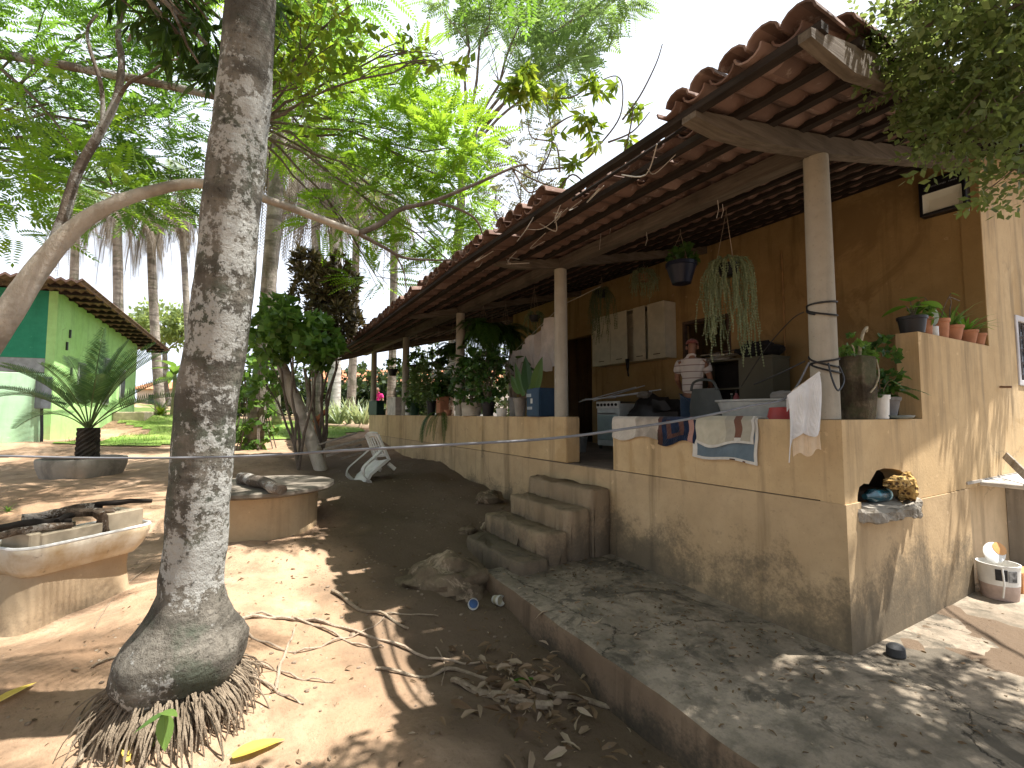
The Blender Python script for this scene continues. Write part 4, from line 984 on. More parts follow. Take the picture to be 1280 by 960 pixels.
m = GMB(); m.box(-.9, 0, 4.3, 6.9, .2, 1.12); m.build('side_step', simple('beige_cement', (.47, .39, .27), .9), gh, bevel=.03)
for y, z in ((.75, 3.2), (.6, 2.85), (.95, 2.2)):
    m = GMB(); m.cbox((-.02, y, z), (.04, .05, .22)); m.build('bracket', DKP, gh)
a, b = D(-90, 517, 9.9), D(52, 517, 11.2); lw = thing('garden_wall', (b.x, b.y, .6), 'pale mint green low garden wall at the left edge of the view', 'wall')
MNT = plaster('mint_paint', (.42, .66, .42), (.48, .70, .48), streak=.35, mild=(.7, 1.6, .6, (.42, .34, .22)))
m = MB(); m.beam(V3((a.x, a.y, 1.55)), V3((b.x, b.y, 1.55)), .18, 2.1); m.build('wall', MNT, lw, bevel=.01)
m = MB(); c = D(52, 517, 11.15); m.cbox((c.x, c.y-.02, 2.15), (.24, .22, .75), Matrix.Rotation(R(-40), 3, 'Z')); m.build('meter_box', simple('meter_grey', (.16, .17, .19), .5), lw, bevel=.01)
m = MB(); m.tube([(c.x+.02, c.y-.1, 1.8), (c.x+.05, c.y-.1, 1.2), (c.x+.06, c.y-.12, .85)], .03, 8); m.build('pipe', DARKP, lw, smooth=True)
# far white house with orange roof, right of the shrub; and a pinkish one
def farhouse(px0, px1, d, h, rh, wall, label):
    a, b = D(px0, 517, d), D(px1, 517, d); z = gz1(a.x, a.y)-.3; o = thing('far_house', (a.x, a.y, z), label, 'house')
    u = (b-a).normalized(); w = V3((-u.y, u.x, 0)); m = MB(); M4 = Matrix.Translation(V3((a.x, a.y, z))) @ Matrix(((u.x, w.x, 0, 0), (u.y, w.y, 0, 0), (0, 0, 1, 0), (0, 0, 0, 1)))
    L = (b-a).length
    m = MB(); m.M = M4; m.box(0, L, 0, 5, 0, h); m.build('wall', wall, o)
    m = MB(); m.M = M4; rows = [[V3((x, -.5, h-.08+.03*math.sin(x*14))), V3((x, 2.5, h+rh+.03*math.sin(x*14))), V3((x, 5.5, h-.08))] for x in np.arange(-.4, L+.45, .11)]
    m.grid(rows); m.build('roof', simple('orange_tile', (.46, .20, .10), .85, .2, 4), o, solid=.06)
    for k in range(int(L/2.6)):
        m = MB(); m.M = M4; m.box(1+k*2.6, 2+k*2.6, -.04, .03, h*.35, h*.75); m.build('window', DKP, o)
    return o
farhouse(395, 640, 33, 2.7, 1.0, simple('white_wash', (.70, .69, .66), .9, .1), 'far white house with an orange tiled roof behind the palms and bushes')
farhouse(170, 262, 40, 2.0, .7, simple('pinkish_wall', (.62, .50, .44), .9, .1), 'far pinkish house beyond the green house gable')

# ------------------------------------------------------------------ pots and plants
def pot(mb, c, r, h, taper=.72, rim=.012, n=20):
    t = .01; mb.lathe(c, [(r*taper*.9, 0), (r*taper, .004), (r*.97, h*.82), (r+rim*.4, h*.83), (r+rim*.5, h), (r-t, h), (r*.95-t, h*.8), (r*.3, h*.78), (.002, h*.8)], n)
    return mb
def potted(c, r, h, mat, leaves, lmat, label, per=4, name='potted_plant', group=None, taper=.72, cat='potted plant', stem=None):
    c = V3(c); o = thing(name, c, label, cat, group)
    pot(MB(), c, r, h, taper).build('pot', mat, o, smooth=True)
    MB().lathe(c, [(r*.9, h*.80), (r*.5, h*.84), (.004, h*.85)], 14).build('soil', SOIL, o)
    if leaves is not None: leafobj('foliage', leaves, lmat, o, per=per)
    if stem: stem.build('stem', TWIG, o, smooth=True)
    return o
def stalky(c, n, h, ls, spread=.5, mat=None):
    """stalks with one broad leaf each: returns quads and stem builder"""
    c = V3(c); mb = MB(); q = []
    for k in range(n):
        a = k*2.4+rnd.random(); e = c+V3((math.cos(a)*h*spread*rnd.uniform(.4, 1), math.sin(a)*h*spread*rnd.uniform(.4, 1), h*rnd.uniform(.55, 1)))
        mb.tube(smooth_path([c, c.lerp(e, .5)+V3((0, 0, h*.12)), e], 4), .004, 4, cap=False)
        q.append(bigleaf(e, e+V3((math.cos(a)*ls, math.sin(a)*ls, -ls*rnd.uniform(-.2, .8))), ls*.32, .25))
    return np.concatenate(q), mb
def bushy(c, r, n, T=BROAD, s=.12, up=.2):
    p, d = ell(c, r, n, .3); return place(T, p, d+[0, 0, up], s*rng.uniform(.7, 1.2, n))
def strings(c, n, L, r, w=.010, bead=.03):
    """hanging strands of small fleshy segments"""
    q = []; c = A(c)
    for k in range(n):
        a = rng.uniform(0, 6.283); rr = r*rng.uniform(.3, 1.0)**.6; l = L*rng.uniform(.35, 1)*(1.15-.5*rr/r*rng.random())
        p = c+[math.cos(a)*rr*.25, math.sin(a)*rr*.25, rng.uniform(-.02, .08)]; h = np.array([math.cos(a), math.sin(a), 0]); m = int(l/bead); v = h*1.0+[0, 0, .55]
        for i in range(m):
            v = v*.80+np.array([0, 0, -1.])*.24+rng.normal(0, .10, 3); s = v/np.linalg.norm(v); e = p+s*bead
            if np.hypot(e[0]-c[0], e[1]-c[1]) > rr*1.05: v[:2] *= .2
            x = np.cross(s, rng.normal(0, 1, 3)); x /= np.linalg.norm(x); y = np.cross(s, x)
            for ax in (x, y): q.append([p, p+(e-p)*.5-ax*w, e, p+(e-p)*.5+ax*w])
            if rng.random() < .35:
                t = s+rng.normal(0, .8, 3); t /= np.linalg.norm(t); q.append(dia(e, e+t*bead*1.1, w*.9, x))
            p = e
    return np.array(q)
def ferny(c, n, L, droop=1.2, ll=.09, tilt=(.1, 1.2), seg=9, nl=26):
    q = []; mb = MB()
    for k in range(n):
        a = k*2.4+rng.uniform(-.3, .3); q.append(frond(c, (math.cos(a), math.sin(a), rng.uniform(*tilt)), L*rng.uniform(.6, 1.1), droop*rng.uniform(.8, 1.3), nl, ll, .009, .3, None, .003, .1, seg))
    return np.concatenate(q)
F_DK = leaf('fern_leaf', (.022, .075, .016), (.055, .13, .028), .4, (.10, .19, .04))
F_ST = leaf('grey_green_strand', (.17, .22, .12), (.26, .31, .18), .25, (.34, .38, .24))
F_SD = leaf('dull_green_strand', (.07, .11, .05), (.13, .17, .08), .3, (.20, .22, .12))
def hanging(p, kind, label, top, r=.12, h=.14, mat=DARKP, size=.5, n=24, L=.8, group='plants hanging from the verandah roof', lm=None):
    p = V3(p); o = thing('hanging_plant', p, label, 'hanging plant', group)
    mb = MB()
    for k in range(3):
        a = k*2.1; mb.tube([p+V3((math.cos(a)*r, math.sin(a)*r, h)), V3((p.x, p.y, top-.06)), V3((p.x, p.y, top))], .0025, 4)
    mb.build('hanger', simple('hanger_wire', (.30, .24, .18), .7), o)
    pot(MB(), p, r, h, .62).build('pot', mat, o, smooth=True)
    c = p+V3((0, 0, h))
    if kind == 'fern': q = ferny(c, n, size, 1.5, .12, (-.2, 1.3), 9, 34)
    elif kind == 'strings': q = strings(c, n, L, size)
    else: q = bushy(c+V3((0, 0, size*.4)), (size*.7, size*.7, size*.6), n)
    leafobj('foliage', q, lm or {'fern': F_DK, 'strings': F_ST, 'bush': L_SHR}[kind], o, per=2)
    return o
def HP(px, py, X): return onX(px, py, X)
Z = lambda p: float(zr(np.array(p.x), np.array(p.y)))-.05
p = HP(910, 345, 4.55); hanging(p, 'strings', 'largest hanging plant, a thick mop of long grey green strands beside the near column', Z(p), .12, .12, size=.34, n=120, L=1.15)
p = HP(852, 355, 4.7); hanging(p, 'bush', 'glossy dark blue hanging pot with a few leafy sprigs', Z(p), .18, .26, simple('glossy_blue_pot', (.008, .012, .03), .42, .1, spec=.3), size=.16, n=30, lm=F_DK)
p = HP(805, 352, 5.9); hanging(p, 'strings', 'hanging plant of pale strands in front of the right pair of cabinet doors', Z(p), .12, .12, TERRA, size=.30, n=90, L=.55, lm=F_ST)
p = HP(752, 372, 5.7); hanging(p, 'strings', 'dark hanging plant trailing over the left cabinet door', Z(p), .11, .12, size=.24, n=60, L=1.0, lm=F_SD)
for px, py, X, s, n, lb in ((604, 418, 4.1, .75, 60, 'huge dark fern hanging just right of the third column'), (632, 424, 4.7, .75, 46, 'dark fern hanging between the huge fern and the torn sheet'), (566, 440, 4.6, .55, 30, 'fern hanging left of the third column'), (615, 455, 5.3, .7, 40, 'lowest dark fern hanging behind the wide stone pot')):
    p = HP(px, py, X); hanging(p, 'fern', lb, Z(p), .13, .12, size=s, n=n)
p = HP(668, 402, 4.4); hanging(p, 'strings', 'grey green trailing plant hanging above the torn white sheet', Z(p), .10, .1, size=.22, n=36, L=.62, lm=F_SD)
for px, py, X, lb in ((491, 470, 4.0, 'small dark hanging pot with pale leaves in the first bay of the far end'), (520, 466, 4.0, 'small dark hanging pot with pale leaves in the second bay of the far end'), (548, 462, 4.4, 'dark bowl of leaves hanging left of the third column')):
    p = HP(px, py, X); hanging(p, 'bush', lb, Z(p), .15, .2, size=.3, n=46, lm=L_FED if px < 530 else F_DK)
# along the long parapet
def onP(px): 
    p = onX(px, 519, HX+.09); return V3((p.x, p.y, PT+.002))
def boxthing(name, px, w, d, h, mat, label, cat, extra=None, bev=.01, py=None, x=None):
    p = onP(px); 
    if x: p.x = x
    o = thing(name, p, label, cat); MB().box(p.x-d/2, p.x+d/2, p.y-w/2, p.y+w/2, p.z, p.z+h).build('body', mat, o, bevel=bev, bseg=2)
    if extra: extra(o, p)
    return o
def lidded(col, proud=.012, t=.03, w=.5, d=.2, h=.4):
    def f(o, p): MB().box(p.x-d/2-proud, p.x+d/2+proud, p.y-w/2-proud, p.y+w/2+proud, p.z+h+.001, p.z+h+t).build('lid', col, o, bevel=.006)
    return f
def bluebits(o, p):
    for k, (dy, z, w, h, c) in enumerate(((.10, .30, .12, .045, (.35, .40, .42)), (.03, .22, .05, .07, (.5, .5, .48)), (.08, .12, .13, .04, (.30, .33, .36)))):
        MB().box(p.x-.152, p.x-.148, p.y+dy-w/2, p.y+dy+w/2, p.z+z-h/2, p.z+z+h/2).build('sticker', simple('faded_sticker_%d' % k, c, .6), o)
    MB().tube([(p.x-.06, p.y-.05, p.z+.4), (p.x-.06, p.y-.05, p.z+.43), (p.x-.06, p.y+.08, p.z+.43), (p.x-.06, p.y+.08, p.z+.4)], .008, 6).build('handle', DARKP, o)
boxthing('cool_box', 677, .34, .3, .40, simple('deep_blue_plastic', (.02, .05, .10), .45), 'deep blue box with faded stickers on the parapet beside the gate pier', 'box', bluebits, .015)
boxthing('crate', 470, .95, .22, .40, simple('bottle_green', (.015, .05, .035), .5), 'dark green box at the far end of the parapet', 'box', lidded(simple('bottle_green_lid', (.02, .06, .04), .5), w=.95, d=.22))
boxthing('carton', 494, .75, .22, .45, simple('cream_box', (.55, .50, .45), .8), 'cream box on the parapet left of the fourth column', 'box', lidded(simple('cream_lid', (.60, .55, .50), .8), w=.75, d=.22, h=.45))
boxthing('planter_box', 553, .22, .2, .40, TERRA, 'tall square terracotta planter on the parapet left of the third column', 'planter', lambda o, p: leafobj('foliage', bushy(p+V3((0, 0, .55)), (.22, .22, .22), 60, BROAD, .12), F_DK, o))
p = onP(511); o = thing('mug', p, 'white and black mug on the parapet right of the fourth column', 'mug'); MB().lathe(p, [(.08, 0), (.09, .01), (.09, .24), (.08, .24), (.075, .03), (.01, .03)], 16).build('body', WHITEP, o, smooth=True); MB().lathe(p, [(.0915, .07), (.0915, .15)], 16).build('band', DARKP, o)
p = onP(518); c = A(p+V3((0, 0, .3))); potted(p, .13, .3, simple('dark_green_pot', (.015, .06, .03), .5), bushy(c, (.25, .25, .25), 50), F_DK, 'dark green pot on the parapet beside the white and black mug', 1)
p = onP(539); potted(p, .11, .32, DARKP, np.concatenate([ferny(A(p)+[0, 0, .5], 30, .85, .9, .12, (.2, 1.6)), bushy(A(p)+[0, 0, .75], (.45, .45, .4), 90, TUFT, .2)]), leaf('light_fern', (.06, .12, .04), (.13, .21, .08), .45, (.24, .32, .14)), 'tall dark pot with a spreading pale feathery plant left of the terracotta planter', 2)
p = onP(560); q = ferny(A(p)+[-.12, 0, .06], 9, .75, 2.2, .07, (-.2, .4)); q2 = np.concatenate([frond(A(p)+[-.17, k*.03, .05], (-.35, rng.normal(0, .1), .1), .8, 3.0, 30, .09, .009, .4) for k in range(-2, 4)])
potted(p, .08, .12, TERRA, np.concatenate([q, q2]), F_DK, 'fern spilling down over the front of the parapet', 2)
p = onP(589); q, s = stalky(p+V3((0, 0, .2)), 14, 1.1, .26, .3); potted(p, .19, .24, simple('stone_pot', (.45, .40, .32), .9), np.concatenate([q, bushy(A(p)+[0, 0, .6], (.4, .45, .45), 120, BROAD, .13)]), F_DK, 'wide pale stone pot with a tall dark leafy plant right of the third column', 1, taper=.9, stem=s)
p = onP(610); q, s = stalky(p+V3((0, 0, .15)), 16, 1.0, .2, .35); potted(p, .12, .24, DARKP, np.concatenate([q, bushy(A(p)+[0, 0, .7], (.35, .35, .45), 90, BROAD, .12)]), F_DK, 'black pot with a dark leafy plant right of the wide stone pot', 1, stem=s)
p = onP(627); o = thing('white_tub', p, 'small white tub on the parapet between two dark pots', 'tub'); MB().lathe(p, [(.07, 0), (.08, .01), (.09, .11), (.08, .11), (.07, .03), (.01, .03)], 16).build('body', WHITEP, o, smooth=True); MB().lathe(p, [(.093, .105), (.095, .125), (.005, .13)], 16).build('lid', WHITEP, o, smooth=True)
p = onP(635) + V3((.12, 0, 0)); q, s = stalky(p+V3((0, 0, .2)), 10, .75, .22, .35); potted(p, .1, .3, simple('grey_pot', (.16, .16, .15), .7), q, F_DK, 'grey pot with a leafy plant behind the small white tub', 10, stem=s)
p = onP(650); mb = MB(); q = []
for (x0, y0), (x1, y1), w in (((662, 492), (655, 444), .075), ((668, 490), (676, 446), .07), ((650, 492), (637, 468), .05), ((655, 495), (642, 452), .045), ((660, 498), (672, 470), .05)):
    e = onX(x0, y0, HX-.02); t = onX(x1, y1, HX-.06); mb.tube(smooth_path([p+V3((0, 0, .25)), e.lerp(p, .3)+V3((0, 0, .1)), e], 4), .006, 5); q.append(bigleaf(e, t, w*1.3, .15, (-1, -.6, .2), 7))
potted(p, .10, .28, simple('ribbed_grey_pot', (.24, .22, .19), .85), np.concatenate(q), F_DK, 'grey pot holding a plant with huge heart shaped leaves beside the blue box', 14, stem=mb)

# right hand parapet: hollow log planter, cups, pots on the raised wall
b = V3((4.16, 1.80, PT+.002)); o = thing('log_planter', b, 'hollow rotting log stood on end as a planter with a bare twisted stem', 'planter')
LOG = bark('rotten_log', (.06, .046, .032), (.21, .17, .115), None, (.075, .085, .045), 2.2, 4)
mb = MB(); n = 26; vs = []; prof = [(.13, 0), (.142, .04), (.15, .2), (.152, .34), (.148, .47), (.125, .475), (.11, .40), (.02, .38)]
for i, (r, z) in enumerate(prof):
    for j in range(n):
        a = 2*math.pi*j/n; k = 1+.22*float(vn(A(math.cos(a)*2+z*2), A(math.sin(a)*2), 1.5))+.16*float(vn(A(a*3+3), A(z*9), 1.)); vs.append(b+V3((math.cos(a)*r*k, math.sin(a)*r*k*.8, z*(1+.05*float(vn(A(a*1.3), A(3.), 1.))))))
mb.add(vs, [(i*n+j, i*n+(j+1) % n, (i+1)*n+(j+1) % n, (i+1)*n+j) for i in range(len(prof)-1) for j in range(n)]); mb.build('log', LOG, o, smooth=True)
mb = MB(); s = smooth_path([b+V3((-.02, -.02, .38)), b+V3((0, -.03, .55)), b+V3((.05, -.03, .66)), b+V3((.14, -.02, .72)), b+V3((.19, 0, .70)), b+V3((.2, 0, .74))], 5); mb.tube(s, lerpn([.014, .011, .009], len(s)), 7, jit=.1)
mb.tube(smooth_path([b+V3((-.1, -.03, .40)), b+V3((-.12, -.04, .52)), b+V3((-.15, -.04, .56))], 4), .005, 5)
mb.tube(smooth_path([b+V3((.12, -.085, .46)), b+V3((.05, -.125, .34)), b+V3((-.02, -.128, .25)), b+V3((-.08, -.118, .2))], 5), .006, 6); mb.build('stem', bark('pale_stem', (.40, .34, .22), (.55, .49, .36), None, None, 3), o, smooth=True)
leafobj('foliage', np.concatenate([bushy(A(b)+[.12, .02, .50], (.13, .1, .07), 36, BROAD, .07), bushy(A(b)+[-.12, -.02, .54], (.05, .05, .1), 10, BROAD, .05)]), L_SHR, o, per=6)
b = V3((4.44, 1.76, PT+.002)); q, s = stalky(b+V3((0, 0, .17)), 4, .22, .09, .5); o = potted(b, .055, .19, WHITEP, q, L_SHR, 'narrow white cup with a pale sprig beside the hollow log', 10, stem=s, taper=.85)
b = V3((4.72, 1.86, PT+.002)); potted(b, .12, .18, simple('dull_grey_pot', (.20, .19, .18), .8), np.concatenate([bushy(A(b)+[-.02, .02, .42], (.14, .12, .27), 34, BROAD, .10), ferny(A(b)+[0, 0, .2], 9, .4, .9, .06)]), F_DK, 'grey pot with dark foliage squeezed between the hollow log and the raised wall', 1)
b = V3((4.66, 1.74, PT+.002)); o = thing('dish', b, 'flat dark dish on the parapet end against the raised wall', 'dish'); mb = MB(); mb.lathe(b, [(.10, 0), (.19, .012), (.21, .03), (.2, .03), (.1, .014), (.01, .013)], 24, sx=1.15, sy=.42); mb.build('bowl', simple('blue_grey_plate', (.05, .08, .09), .4), o, smooth=True)
MB().lathe(b+V3((.19, -.01, .02)), [(.05, 0), (.06, .008), (.01, .012)], 14, sy=.6).build('rim_chip', simple('pale_glaze', (.5, .5, .48), .4), o, smooth=True)
RZ = 2.362
def rp(px): 
    p = onY(px, 420, 1.78); return V3((p.x, 1.78, RZ))
b = rp(1141); q, s = stalky(b+V3((.02, 0, .13)), 5, .16, .2, .6); q = np.concatenate([q, bigleaf(A(b)+[.03, 0, .2], A(b)+[.38, -.03, .33], .07, .2), bigleaf(A(b)+[.03, 0, .17], A(b)+[.30, -.06, .20], .06, .2)])
potted(b, .105, .15, DARKP, q, leaf('bright_green_leaf', (.06, .18, .02), (.14, .30, .04), .45, (.22, .40, .06)), 'black pot with big bright green leaves, first on the raised wall', 10, stem=s, taper=.8)
b = rp(1156); potted(b, .062, .17, TERRA, bushy(A(b)+[.0, 0, .22], (.07, .07, .06), 12, BROAD, .08), L_SHR, 'narrow terracotta pot just right of the black pot', 6, taper=.85)
b = rp(1165); o = thing('jar', b, 'small clear white jar with a bluish leaf between terracotta pots', 'jar'); MB().lathe(b, [(.045, 0), (.05, .01), (.05, .10), (.042, .10), (.04, .02), (.004, .02)], 16).build('body', simple('frosted_jar', (.55, .56, .55), .25, .1, spec=.5), o, smooth=True); leafobj('leaf', bigleaf(A(b)+[0, 0, .1], A(b)+[-.05, -.05, .26], .05, .2), leaf('bluish_leaf', (.25, .36, .34), (.36, .46, .44), .3), o, per=10)
b = rp(1175); q, s = stalky(b+V3((0, 0, .15)), 4, .28, .07, .5); potted(b, .075, .19, TERRA, q, L_SHR, 'tallest terracotta pot with a thin bare sprig on the raised wall', 10, taper=.8, stem=s)
mb = MB(); b = rp(1189); mb.tube(smooth_path([b+V3((-.03, 0, .12)), b+V3((0, 0, .3)), b+V3((.05, 0, .40)), b+V3((.0, 0, .44)), b+V3((.2, -.02, .42))], 5), .005, 5)
potted(b, .095, .15, TERRA, blades(A(b)+[0, 0, .13], 26, .3, .014, .6, (5, 60)), L_SHR, 'wide terracotta pot with spiky dark green blades and a bare curling stalk', 4, stem=mb)
b = rp(1208); potted(b, .09, .14, TERRA, blades(A(b)+[0, 0, .12], 22, .32, .016, .7, (10, 65)), leaf('bright_green_leaf', (0,0,0), (0,0,0)), 'terracotta pot with arching bright blades, second from the wall corner', 4)
b = rp(1220); potted(b, .08, .13, TERRA, blades(A(b)+[0, 0, .11], 10, .18, .010, .7, (10, 65)), L_SHR, 'terracotta pot with short blades closest to the wall corner', 4)

# ------------------------------------------------------------------ things on and around the verandah
# wall lamp
o = thing('wall_lamp', (6.70, 1.96, 3.90), 'black framed square wall lamp with a white reflector high on the wall corner', 'lamp')
y0, y1, a0, a1, xf = 1.77, 2.17, 3.87, 4.265, 6.62
m = MB(); m.box(xf, 6.748, y0, y0+.03, a0, a1); m.box(xf, 6.748, y1-.03, y1, a0, a1); m.box(xf, 6.748, y0+.03, y1-.03, a0, a0+.03); m.box(xf, 6.748, y0+.03, y1-.03, a1-.15, a1)
m.build('frame', simple('lamp_black', (.010, .010, .013), .35, .1), o, bevel=.006)
m = MB(); yy0, yy1, b0, b1 = y0+.03, y1-.03, a0+.03, a1-.15; e = .055
oq = [V3((xf+.012, yy0, b0)), V3((xf+.012, yy1, b0)), V3((xf+.012, yy1, b1)), V3((xf+.012, yy0, b1))]; iq = [V3((xf+.09, yy0+e, b0+.03)), V3((xf+.09, yy1-e*.6, b0+.03)), V3((xf+.09, yy1-e*.6, b1-e)), V3((xf+.09, yy0+e, b1-e))]
m.add(oq+iq, [(0, 1, 5, 4), (1, 2, 6, 5), (2, 3, 7, 6), (3, 0, 4, 7), (4, 5, 6, 7)]); m.build('reflector', simple('reflector_white', (.66, .67, .60), .35, .05), o)
m = MB(); y = y1-.05
for wl in (9, 5, 6):                                    # three short unreadable words
    for k in range(wl):
        hh = rnd.uniform(.010, .02); m.box(xf-.002, xf+.001, y-.0075, y-.002, a1-.085-hh/2, a1-.085+hh/2)
        if rnd.random() < .6: m.box(xf-.002, xf+.001, y-.0115, y-.0075, a1-.085-.003+rnd.choice((-.006, 0, .006)), a1-.085+.002)
        y -= .0125
    y -= .018
m.build('lettering', simple('faded_print', (.22, .24, .27), .6), o)
# wall cabinets
o = thing('wall_cabinet', onX(786, 455, BX-.001), 'pale cream wall cabinets with one half open middle bay on the back wall', 'cabinet')
CAB = simple('cream_enamel', (.50, .47, .36), .45, .12); XF = 6.46
def yat(px, x): return onX(px, 517, x).y
ztop = lambda px, py: onX(px, py, XF).z
zb_, zt_ = ztop(790, 458), ztop(790, 390)
ya, yb, yc, yd, ye = [yat(q_, XF) for q_ in (741, 787, 789, 808, 833)]
zb_, zt_ = 2.64, 3.64
m = MB(); m.box(XF+.02, BX-.002, ye, ya, zb_, zb_+.02); m.box(XF+.02, BX-.002, ye, ya, zt_-.02, zt_); m.box(XF+.02, BX-.002, ye, ye+.02, zb_+.02, zt_-.02); m.box(XF+.02, BX-.002, ya-.02, ya, zb_+.02, zt_-.02); m.box(BX-.02, BX-.004, ye+.02, ya-.02, zb_+.02, zt_-.02)
ym = yat(787, XF); yn = yat(797, XF)
for z in (2.95, 3.3): m.box(XF+.03, BX-.02, yn+.0, ym, z, z+.015)
m.build('carcass', CAB, o, bevel=.003)
hd = simple('brown_handle', (.10, .08, .06), .5)
y741, y765, y787, y789, y808, y810, y833 = [yat(q_, XF) for q_ in (741, 764, 785, 788, 808, 811, 833)]
for a, b, ang in ((y741, y765, 0), (y765, y787, 0), (y787-.16, y808, 0), (y810, y833, 0)):
    m = MB(); m.box(XF, XF+.018, b+.004, a-.004, zb_-.005, zt_+.005); dd = m.build('door', CAB, o, bevel=.004)
    m = MB(); c = (a+b)/2; m.box(XF-.014, XF-.001, c-.09, c+.06, zb_+.07, zb_+.085); m.build('handle', hd, dd)
# dark cloth hanging from the open bay
p = onX(784, 470, XF-.02); m = MB(); m.grid([[V3((p.x+.01*math.sin(i*2+j), p.y-.05+.1*i/4*(1-.8*j/6), 2.70-.34*j/6)) for j in range(7)] for i in range(5)])
tag(m.build('dish_cloth', cloth('black_cloth', (.02, .02, .022)), None, smooth=True, solid=.008), 'small black cloth hanging under the half open cabinet bay', 'cloth')
# stove
sx = 5.7; p = onX(757, 560, sx); o = thing('stove', (sx+.25, p.y-.05, FL), 'white gas stove with a row of knobs behind the gateway', 'stove'); y0, y1 = p.y-.36, p.y+.22
WE = simple('white_enamel', (.56, .60, .58), .3, .12)
m = MB(); m.box(sx, sx+.55, y0, y1, FL+.06, FL+.80); m.build('body', WE, o, bevel=.012, bseg=2)
m = MB(); m.box(sx-.012, sx+.0, y0+.03, y1-.03, FL+.16, FL+.60); dd = m.build('oven_door', simple('oven_glass', (.30, .38, .37), .2, .1, spec=.5), o, bevel=.004)
m = MB(); m.tube([(sx-.04, y0+.06, FL+.63), (sx-.04, y1-.06, FL+.63)], .01, 6); m.build('handle', STEEL, dd)
m = MB(); m.box(sx-.02, sx+.03, y0+.005, y1-.005, FL+.72, FL+.84); m.build('knob_panel', simple('panel_white', (.66, .66, .62), .4, .1), o, bevel=.004)
for k in range(6):
    m = MB(); yy = y0+.06+k*.092; m.M = Matrix.Translation((sx-.02, yy, FL+.78)) @ Matrix.Rotation(R(-90), 4, 'Y'); m.lathe((0, 0, 0), [(.026, 0), (.026, .012), (.014, .014), (.014, .03), (.004, .03)], 12); m.build('knob', DARKP, o, smooth=True)
m = MB()
for k in range(4):
    yy = y0+.07+k*.15; m.tube([(sx+.05, yy, FL+.83), (sx+.5, yy, FL+.83)], .006, 5)
m.tube([(sx+.1, y0+.04, FL+.822), (sx+.1, y1-.04, FL+.822)], .006, 5); m.tube([(sx+.4, y0+.04, FL+.822), (sx+.4, y1-.04, FL+.822)], .006, 5); m.build('burner_grate', DARKP, o)
for a in (0, .5):
    for b in (y0+.03, y1-.07):
        m = MB(); m.box(sx+.02+a, sx+.06+a, b, b+.04, FL, FL+.06); m.build('foot', DARKP, o)
# loose metal tubes lying over the stove
G = V3((sx, y0, FL+.86))
for k, (a, b) in enumerate((((724, 522), (795, 484)), ((742, 528), (806, 482)), ((728, 500), (800, 492)), ((735, 512), (826, 487)), ((748, 518), (815, 490)), ((732, 519), (770, 497)))):
    A0 = onX(a[0], a[1], sx-.02-.015*k); B0 = onX(b[0], b[1], sx+.42+.01*k); A0.z = max(A0.z, FL+.845+.01*k); B0.z = max(B0.z, FL+.9)
    m = MB(); m.tube([A0, A0.lerp(B0, .5), B0], .0095, 7); t_ = m.build('metal_tube', STEEL, None, smooth=True)
    tag(t_, 'loose thin metal tube in the heap lying across the stove top', 'tube', 'metal tubes heaped on the stove')
# dark clutter heap right of the stove
p = onX(812, 520, 5.9); o = thing('tarpaulin_heap', (p.x, p.y, FL), 'dark crumpled plastic heap between the stove and the man', 'heap'); m = MB(); m.blob((p.x+.1, p.y-.05, FL+.42), (.32, .62, .50), 22, 14, .3, 2.2); m.build('sheet', simple('dark_plastic_sheet', (.025, .022, .02), .45, .3), o, smooth=True)
m = MB(); m.blob((p.x, p.y+.1, FL+.93), (.12, .14, .06), 12, 8, .3); m.build('pan', simple('dull_tin', (.25, .23, .2), .5), o, smooth=True)
# silver bucket in the gateway
p = onX(722, 560, 4.9); b = V3((p.x, p.y, FL)); o = thing('bucket', b, 'dull silver bucket on the verandah floor just inside the gateway', 'bucket'); MB().lathe(b, [(.13, 0), (.135, .01), (.17, .26), (.178, .265), (.178, .28), (.165, .28), (.13, .03), (.01, .03)], 22).build('body', simple('dull_zinc', (.22, .23, .22), .45, .3, metal=.4), o, smooth=True)
MB().tube([(b.x+.17*math.cos(a), b.y, b.z+.27-.16*math.sin(a)*-.0-.1*math.sin(a)) for a in np.linspace(0, math.pi, 12)], .004, 5).build('handle', STEEL, o)
# big black tub bag beside the man
p = onX(897, 517, 5.35); b = V3((p.x, p.y, FL)); o = thing('chair_back', b, 'dark grey plastic armchair with a looped back beside the man', 'chair')
GR = simple('dark_grey_plastic', (.075, .085, .08), .5, .15)
w = .25; m = MB(); P = []
for j in range(15):
    t = j/14; zz = .44+t*.50; ww = w*(1-.22*max(0, t-.55)/.45*1.2); xx = .02+.10*t
    P.append([b+V3((-.22+xx*-.0-.05*t+.05*(u*u), u*ww, zz)) for u in np.linspace(-1, 1, 9)])
m.grid(P); m.build('backrest', GR, o, smooth=True, solid=.018)
m = MB(); m.tube(smooth_path([b+V3((-.26, -.19, .92)), b+V3((-.27, -.14, 1.02)), b+V3((-.275, 0, 1.05)), b+V3((-.27, .14, 1.02)), b+V3((-.26, .19, .92))], 5), .016, 8); m.build('top_loop', GR, o, smooth=True)
m = MB(); m.box(b.x-.22, b.x+.22, b.y-.23, b.y+.23, b.z+.41, b.z+.445); m.build('seat', GR, o, bevel=.015, bseg=2)
for u in (-1, 1):
    for v in (-1, 1):
        m = MB(); m.beam(b+V3((u*.19, v*.20, .41)), b+V3((u*.24, v*.24, 0)), .045, .03, (1, 0, 0)); m.build('leg', GR, o)
    m = MB(); m.tube(smooth_path([b+V3((-.22, u*.24, .66)), b+V3((0, u*.27, .67)), b+V3((.17, u*.26, .62)), b+V3((.2, u*.24, .43))], 4), .02, 7); m.build('armrest', GR, o, smooth=True)
